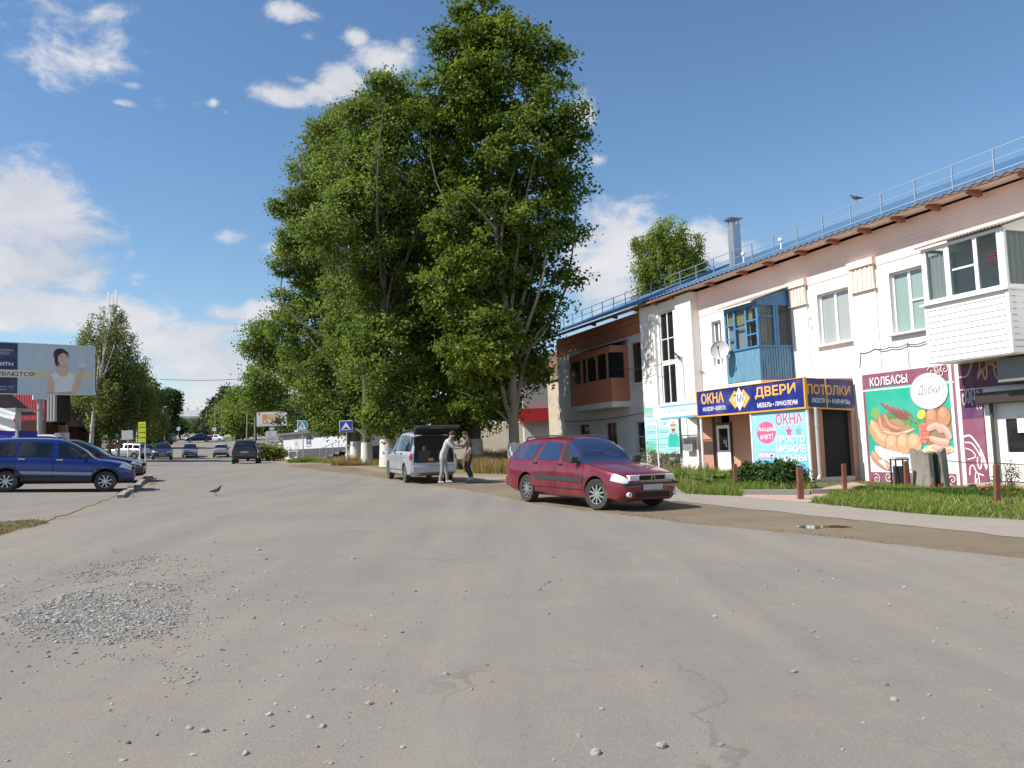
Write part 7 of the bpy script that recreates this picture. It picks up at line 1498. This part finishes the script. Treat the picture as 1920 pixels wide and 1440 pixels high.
c = gd(649, 44.5); grass('dry_grass', 'dry tuft around the foot of bump sign', [(c[0] + .8 * math.cos(a), c[1] + .9 * math.sin(a)) for a in np.linspace(0, 6.28, 14)[:-1]], 2600, .25, .75, .012, L_DRY, 207, thr=-3)
V6 = [(-8.2, 12.6), gp(40, 992), gp(95, 983), gp(60, 975), (-9.6, 13.9)]
grass('dry_grass', 'short dry turf at the left road edge', V6, 3600, .02, .08, .008, leaf_mat('edge_turf', (.12, .12, .04), (.32, .28, .12), .3), 208, thr=-.9)
V7 = Q([(235, 936), (285, 905), (300, 900), (290, 915), (255, 940)]); grass('dry_grass', 'sparse dry tufts beside the broken kerb', V7, 1800, .02, .09, .008, L_DRY, 209, thr=.0)
V8 = Q([(1000, 948), (1130, 963), (1300, 985), (1500, 1004), (1700, 1026), (1700, 1018), (1500, 996), (1300, 978), (1130, 955)]); grass('dry_grass', 'sparse low weeds along the dirt strip', V8, 1500, .01, .05, .006, leaf_mat('weed', (.10, .10, .03), (.24, .20, .08), .2), 210, thr=.3)
grass('weeds', 'mixed dull weeds and dry stalks among the verge grass', V1 , 3500, .20, .55, .012, leaf_mat('weed_mix', (.14, .13, .05), (.40, .34, .14), .3), 221, patch=.8, thr=-.3, lean=.3)
grass('weeds', 'low broad weeds and dry tufts in front of the flower bed', V2, 5000, .06, .20, .020, leaf_mat('weed_low', (.09, .13, .03), (.30, .30, .10), .3), 222, patch=.7, thr=-.2, lean=.6)
# marigolds along the bed
def flowers(name, label, pg, n, seed):
    rng = np.random.default_rng(seed); xy = sample_poly(rng, pg, n); q = patchy(xy, 1.6, seed); xy = xy[q > .25]; n = len(xy); z = Gv(xy) + rng.uniform(.12, .27, n); Vs, T = [], []
    for i in range(n):
        for j in range(16):
            d = unit(rng.normal(size=3)); c = np.array([xy[i, 0], xy[i, 1], z[i]]) + d * .022; s = np.cross(d, rng.normal(size=3)); s = unit(s) * .02; t = np.cross(d, s); Vs.append([c - s, c + t, c + s, c - t]); T.append(rng.uniform(0, 1))
    return tag(quads_mesh(name, np.array(Vs), np.array(T), leaf_mat('marigold', (.42, .035, .010), (.60, .13, .015), .1)), label, 'flowers', kind='stuff')
V9 = Q([(1600, 925), (1700, 930), (1800, 936), (1920, 944), (1990, 948), (1990, 938), (1900, 930), (1760, 922), (1640, 917)])
grass('flower_foliage', 'dark green marigold foliage in the flower bed by the stump', V9, 15000, .12, .32, .016, leaf_mat('bed_leaves', (.03, .075, .015), (.12, .20, .045), .3), 211, thr=-.8, lean=.5)
flowers('marigolds', 'orange red marigolds in bloom along the bed by the stump', V9, 95, 212)
V10 = Q([(1520, 930), (1560, 922), (1610, 915), (1640, 915), (1600, 922)]); flowers('marigolds', 'few orange marigolds near the brown post at the porch path', V10, 16, 213)
# loose gravel and stones on the tarmac
def rocks(rng, xy, size, flat=.6, lift=.014):
    n = len(xy); ph = (1 + 5 ** .5) / 2
    B = unit(np.array([(-1, ph, 0), (1, ph, 0), (-1, -ph, 0), (1, -ph, 0), (0, -1, ph), (0, 1, ph), (0, -1, -ph), (0, 1, -ph), (ph, 0, -1), (ph, 0, 1), (-ph, 0, -1), (-ph, 0, 1)], float))
    Fc = np.array([(0, 11, 5), (0, 5, 1), (0, 1, 7), (0, 7, 10), (0, 10, 11), (1, 5, 9), (5, 11, 4), (11, 10, 2), (10, 7, 6), (7, 1, 8), (3, 9, 4), (3, 4, 2), (3, 2, 6), (3, 6, 8), (3, 8, 9), (4, 9, 5), (2, 4, 11), (6, 2, 10), (8, 6, 7), (9, 8, 1)])
    V = B[None] * (1 + rng.normal(0, .18, (n, 12, 1))) * rng.uniform(.7, 1.3, (n, 1, 3)) * np.array([1, 1, flat]); a = rng.uniform(0, 6.28, n); c, s = np.cos(a), np.sin(a)
    X = V[..., 0] * c[:, None] - V[..., 1] * s[:, None]; Y = V[..., 0] * s[:, None] + V[..., 1] * c[:, None]; V = np.stack([X, Y, V[..., 2]], 2) * size[:, None, None]
    V += np.stack([xy[:, 0], xy[:, 1], Gv(xy) + lift + size * flat * .35], 1)[:, None, :]
    return V[:, Fc].reshape(-1, 3, 3), np.repeat(rng.uniform(0, 1, n), 20)
L_STONE = leaf_mat('grey_gravel', (.16, .152, .14), (.36, .35, .325), .0); rg = np.random.default_rng(303)
core = Q([(0, 1160), (120, 1118), (240, 1092), (330, 1098), (360, 1130), (350, 1170), (300, 1200), (180, 1215), (60, 1205)]); tail_ = Q([(120, 1085), (210, 1058), (300, 1043), (310, 1055), (230, 1082), (150, 1100)]); halo = Q([(-60, 1180), (0, 1100), (150, 1060), (330, 1035), (400, 1090), (420, 1180), (330, 1240), (100, 1250)])
xy = np.concatenate([sample_poly(rg, core, 7500), sample_poly(rg, tail_, 900), sample_poly(rg, halo, 1500), sample_poly(rg, Q([(300, 1240), (350, 1248), (385, 1285), (310, 1290)]), 60)]); q = patchy(xy, 2.2, 5); xy = xy[q > -.75 + rg.normal(0, .3, len(q))]
sz = rg.lognormal(math.log(.0082), .45, len(xy)); V, T = rocks(rg, xy, sz, .48, .0145); tag(quads_mesh('gravel', V, T, L_STONE), 'patch of loose grey gravel on the tarmac at lower left', 'gravel', kind='stuff')
xy = np.concatenate([sample_poly(rg, Q([(-40, 1060), (420, 1040), (760, 1180), (760, 1438), (0, 1438)]), 420), sample_poly(rg, Q([(300, 1000), (1900, 1060), (1900, 1438), (300, 1438)]), 260)])
sz = rg.lognormal(math.log(.009), .40, len(xy)); V, T = rocks(rg, xy, sz); tag(quads_mesh('grit', V, T, L_STONE), 'scattered grit and pebbles over the dusty tarmac', 'gravel', kind='stuff')
M_STONE = mat('field_stone', (.30, .27, .235), .9, var=.25, scale=30, bump=.4)
for i, (px, py, s_, lb) in enumerate(((382, 1377, .030, 'largest brown lump of stone on the tarmac at lower left'), (355, 1371, .022, 'pale stone close left of the largest brown lump'), (460, 1420, .020, 'grey stone right of the big lump near bottom edge'), (605, 1368, .020, 'lone grey stone at the bottom left of centre'), (581, 1350, .017, 'dark flat stone above the lone grey one'), (230, 1432, .016, 'small stone near the bottom left edge'),
        (1119, 1420, .024, 'pale rounded stone at bottom centre'), (1241, 1406, .024, 'grey rounded stone at bottom right of centre'), (1086, 1387, .014, 'tiny dark pebble left of the grey rounded stone'), (1677, 1318, .020, 'pale stone alone on the right foreground tarmac'), (458, 1383, .016, 'dark chip of stone right of the largest lump'), (1620, 1361, .012, 'tiny pebble in the right foreground'))):
    g_ = gp(px, py); rg2 = np.random.default_rng(400 + i); V, T = rocks(rg2, np.array([[0., 0.]]), np.array([s_]), .7, 0); V = V - np.array([0, 0, G(0, 0)])
    b = bmesh.new(); 
    for tri in V[:]:
        b.faces.new([b.verts.new(p) for p in tri])
    bmesh.ops.remove_doubles(b, verts=b.verts[:], dist=1e-5); bmesh.ops.recalc_face_normals(b, faces=b.faces[:]); bmesh.ops.subdivide_edges(b, edges=b.edges[:], cuts=1, smooth=.6)
    me = bpy.data.meshes.new('stone'); b.to_mesh(me); b.free(); me.materials.append(M_STONE); o = bpy.data.objects.new('stone', me); COL.objects.link(o); o.location = (g_[0], g_[1], g_[2] + .012); tag(o, lb, 'stone', 'loose stones on the tarmac')
# small puddle in the dirt strip
pc = gp(1550, 990); m_ = mat('muddy_water', (.10, .085, .06), .05, spec=.8)
sheet('puddle', [gp(*c) for c in ((1490, 988), (1510, 986), (1535, 987), (1570, 986), (1600, 989), (1580, 991), (1550, 990), (1530, 993), (1508, 992))], .0105, m_, jit=.03, seed=44)
# ------------------------------------------------------------------ people and birds: one skinned surface per body
def skin(name, pts, edges, mats, pick, parent=None, root=0, sub=2):
    """pts: list of (xyz, (rx, ry)); pick(face centre) -> material index"""
    me = bpy.data.meshes.new(name); me.from_pydata([p[0] for p in pts], edges, []); o = bpy.data.objects.new(name, me); COL.objects.link(o)
    o.modifiers.new('s', 'SKIN'); 
    for i, p in enumerate(pts): d = me.skin_vertices[0].data[i]; d.radius = p[1] if isinstance(p[1], tuple) else (p[1], p[1]); d.use_root = (i == root)
    sb = o.modifiers.new('d', 'SUBSURF'); sb.levels = sub; sb.render_levels = sub
    dg = bpy.context.evaluated_depsgraph_get(); nm = bpy.data.meshes.new_from_object(o.evaluated_get(dg)); o.modifiers.clear(); o.data = nm
    nm.materials.clear()
    for m in mats: nm.materials.append(m)
    for f in nm.polygons: f.material_index = pick(f.center); f.use_smooth = True
    if parent is not None: o.parent = parent
    return o
M_SKIN = mat('skin', (.50, .30, .22), .6, var=.06); M_HAIR = mat('dark_hair', (.025, .018, .014), .7)
def person(name, label, J, mats, zones, loc, rotz=0, shoe=None, hair=M_HAIR, group=None, sc=1.0):
    """J: joints. Faces -> skin on head and hands, else clothing by zones (list of (zmin, index))"""
    o = thing(name, label, 'person', loc, rotz, group); pts = []; E_ = []
    def add(p, r, frm=None):
        pts.append((tuple(p), r)); 
        if frm is not None: E_.append((frm, len(pts) - 1))
        return len(pts) - 1
    V = Vector; hip, chest, neck, head = [V(J[k]) for k in ('hip', 'chest', 'neck', 'head')]
    h = add(hip, (.135, .12)); w = add(hip.lerp(chest, .5), (.125, .11), h); c = add(chest, (.15, .125), w); n0 = add(chest.lerp(neck, .7), (.10, .09), c); n = add(neck, (.055, .055), n0)
    f = V(J['face']).normalized(); up = (head - neck).normalized(); jaw = add(neck.lerp(head, .55), (.070, .075), n); sk = add(head, (.082, .094), jaw); add(head + up * .085, (.060, .07), sk)
    add(head + f * .102 - up * .02, (.014, .016), sk)                       # nose
    side = f.cross(V((0, 0, 1))).normalized()
    for s in (1, -1): add(head + side * s * .084 - up * .02 - f * .01, (.012, .02), sk)   # ears
    hands = []
    for A in J['arms']:
        a = n0 
        for p, r in zip(A, (.068, .050, .036)): a = add(p, r, a)
        el, wr_ = V(A[1]), V(A[2]); d = (wr_ - el).normalized(); q = d.cross(V((0, 0, 1))); q = q.normalized() if q.length > .1 else V((1, 0, 0)); t = q.cross(d)
        pm = add(wr_ + d * .06, (.036, .020), a); hands.append(wr_ + d * .07)
        for k, (sp, L) in enumerate(((-.030, .070), (-.010, .082), (.010, .078), (.029, .060))):
            b = add(wr_ + d * .105 + q * sp, .0095, pm); b = add(wr_ + d * (.105 + L * .55) + q * sp * 1.1 - t * .012, .0085, b); add(wr_ + d * (.105 + L * .9) + q * sp - t * .035, .0075, b)
        b = add(wr_ + d * .055 + q * .045, .011, pm); add(wr_ + d * .095 + q * .062 - t * .01, .009, b)
    for Lg in J['legs']:
        a = h
        for p, r in zip(Lg, (.098, .068, .046)): a = add(p, r, a)
        an = V(Lg[2]); t = V(Lg[3]); a = add(an.lerp(t, .5) - V((0, 0, .01)), (.038, .038), a); add(t, (.034, .030), a)
    def pick(cn):
        if (cn - head).length < .17 or (cn - neck).length < .055: return 0
        for hd in hands:
            if (cn - hd).length < .135: return 0
        if J.get('bare') and any((cn - V(b)).length < r for b, r in J['bare']): return 0
        for z, i in zones:
            if cn.z > z: return i
        return zones[-1][1]
    skin('body', pts, E_, mats, pick, o)
    k = MB(); vs = []; N_ = 12
    for i in range(7):
        th = math.pi * .56 * i / 6
        for j in range(N_): a = 2 * math.pi * j / N_; vs.append(tuple(head + up * .03 - f * .018 + up * (.112 * math.cos(th)) + (side * math.cos(a) * .096 + f * math.sin(a) * .108) * math.sin(th)))
    k.add(vs, [(i * N_ + j, i * N_ + (j + 1) % N_, (i + 1) * N_ + (j + 1) % N_, (i + 1) * N_ + j) for i in range(6) for j in range(N_)]); k.build('hair', hair, o, smooth=True)
    for s in (1, -1): p = head + f * .088 + side * s * .032 + up * .012; k = MB(); k.lathe([(0, -.010), (.010, 0), (0, .010)], 8, c=tuple(p)); k.build('eye', M_DARK, o, smooth=True)
    p = head + f * .086 - up * .045; k = MB(); k.beam(tuple(p - side * .024), tuple(p + side * .024), .010); k.build('mouth', mat('lips', (.35, .14, .12), .6), o)
    for Lg in J['legs']:
        a, t = V(Lg[2]), V(Lg[3]); d = (t - a); d.z *= .5; k = MB(); k.tube([tuple(a - d * .35 - V((0, 0, .045))), tuple(a - V((0, 0, .03))), tuple(a.lerp(t, .6)), tuple(t + d * .12)], [.046, .056, .052, .034], 10); k.build('shoe', shoe, o, smooth=True)
    o.scale = (sc, sc, sc); return o
M_OVER = mat('grey_work_clothes', (.43, .43, .42), .9, var=.12, scale=8, bump=.4, bscale=14); M_OVERD = mat('grey_work_trousers', (.27, .27, .27), .9, var=.12, scale=8, bump=.4, bscale=14)
M_DSHIRT = mat('dark_plum_shirt', (.055, .030, .035), .9, var=.1); M_DTROU = mat('dark_grey_trousers', (.050, .050, .055), .9, var=.1, bump=.3, bscale=12)
g1 = gp(834, 909)
person('person', 'man in pale grey work jacket and trousers leaning to the right behind the open minivan',
       dict(hip=(.03, 0, .93), chest=(.15, .02, 1.30), neck=(.27, .02, 1.47), head=(.34, .02, 1.60), face=(1, .1, -.25), arms=[[(.20, -.19, 1.37), (.40, -.20, 1.16), (.58, -.10, 1.16)], [(.22, .20, 1.38), (.44, .22, 1.22), (.62, .14, 1.24)]],
            legs=[[(-.01, -.09, .90), (.0, -.12, .49), (-.10, -.13, .10), (.02, -.15, .045)], [(.04, .10, .90), (.10, .12, .49), (.13, .10, .10), (.27, .08, .045)]]),
       [M_SKIN, M_OVER, M_OVERD], [(.84, 1), (-1, 2)], (g1[0] - .05, g1[1], g1[2] + .02), 0, mat('pale_work_shoes', (.40, .39, .37), .8), group='men at the minivan')
g2 = gp(879, 904)
person('person', 'man in dark shirt and dark trousers stepping beside the pale man at minivan',
       dict(hip=(.10, 0, .91), chest=(.07, 0, 1.28), neck=(.02, 0, 1.47), head=(-.04, 0, 1.60), face=(-1, -.1, -.2), arms=[[(.09, -.19, 1.37), (.14, -.25, 1.10), (.02, -.24, .86)], [(.05, .19, 1.37), (-.16, .18, 1.16), (-.34, .05, 1.20)]], bare=[((.10, -.25, 1.02), .15)],
            legs=[[(.06, -.09, .88), (-.05, -.10, .50), (.10, -.10, .12), (.0, -.12, .045)], [(.12, .09, .88), (.02, .10, .50), (.16, .10, .16), (.13, .08, .04)]]),
       [M_SKIN, M_DSHIRT, M_DTROU], [(.88, 1), (-1, 2)], (g2[0] - .05, g2[1] + .35, g2[2] + .02), 0, mat('white_sneakers', (.55, .55, .53), .7), group='men at the minivan')
g3 = gd(526.5, 74)
person('person', 'distant person all in white walking on the kerb before the low shop',
       dict(hip=(0, 0, .92), chest=(.02, 0, 1.30), neck=(.02, 0, 1.48), head=(.03, 0, 1.62), face=(-.3, -1, 0), arms=[[(-.18, 0, 1.37), (-.25, .05, 1.12), (-.22, -.08, .88)], [(.20, 0, 1.37), (.27, 0, 1.10), (.25, -.06, .86)]],
            legs=[[(-.09, 0, .88), (-.10, -.04, .49), (-.10, .06, .10), (-.12, -.06, .045)], [(.09, 0, .88), (.11, -.06, .49), (.12, -.10, .10), (.12, -.22, .045)]]),
       [M_SKIN, mat('white_clothes', (.66, .65, .62), .9)], [(-1, 1)], (g3[0], g3[1], g3[2] + .02), 0, mat('grey_shoes', (.3, .3, .3), .8))
g4 = gd(550, 74); k = MB()
for sx in (-.42, .42):
    for sy in (-.2, .2): k.beam((g4[0] + sx, g4[1] + sy, g4[2] - .02), (g4[0] + sx * .86, g4[1] + sy * .3, g4[2] + .72), .07)
k.beam((g4[0] - .52, g4[1], g4[2] + .74), (g4[0] + .52, g4[1], g4[2] + .74), .12); tag(k.build('trestle', mat('white_paint_wood', (.70, .69, .66), .8)), 'low white painted trestle on the lawn before the shop', 'trestle')
M_BIRD = mat('dark_feathers', (.035, .034, .036), .6, var=.3, scale=30); M_BLEG = mat('bird_leg', (.06, .04, .035), .7); M_BEAK = mat('bird_beak', (.03, .03, .03), .4)
def bird(name, label, loc, rotz, sc, legs=True):
    o = thing(name, label, 'bird', loc, rotz)
    P_ = [((0, 0, .150), (.052, .056)), ((.06, 0, .165), (.048, .052)), ((.105, 0, .205), (.028, .030)), ((.130, 0, .248), (.026, .026)), ((.152, 0, .250), (.012, .012)), ((.180, 0, .246), (.004, .004)), ((-.075, 0, .128), (.034, .038)), ((-.14, 0, .108), (.022, .012)), ((-.205, 0, .092), (.020, .006))]
    Ed = [(0, 1), (1, 2), (2, 3), (3, 4), (4, 5), (0, 6), (6, 7), (7, 8)]
    skin('body', P_, Ed, [M_BIRD, M_BEAK], lambda c: 1 if c.x > .155 else 0, o)
    for s in (1, -1):
        k = MB(); k.grid(lambda a, t: (.07 - .24 * a, s * (.050 + .008 * math.sin(a * 3.1)) * (1 - .55 * a), .185 - .055 * a - .065 * t * (1 - a * .7)), 8, 4); k.build('wing', M_BIRD, o, smooth=True, fix=False)
        if legs: 
            k = MB(); k.tube([(.012, s * .022, .11), (-.004, s * .024, .055), (.006, s * .024, .004)], [.007, .004, .004], 6)
            for a in (-.5, 0, .5): k.tube([(.006, s * .024, .004), (.006 + .032 * math.cos(a), s * .024 + .032 * math.sin(a), .002)], .003, 5)
            k.build('leg', M_BLEG, o)
    o.scale = (sc, sc, sc); return o
gb = gp(405, 931); bird('crow', 'dark crow like bird standing on the open tarmac of the road', (gb[0], gb[1], gb[2] + .016), R(-12), 1.05)
u_, z_ = F(1606, 383, EO - .85 + .0) if False else F(1606, 383, -.10); pb_ = FW(u_, -.10, 0); zr2 = roof_z(u_, .10) + .70
bird('rail_bird', 'small dark bird perched on the roof railing left of the white balcony', (pb_[0], pb_[1], zr2), R(150), 1.1)
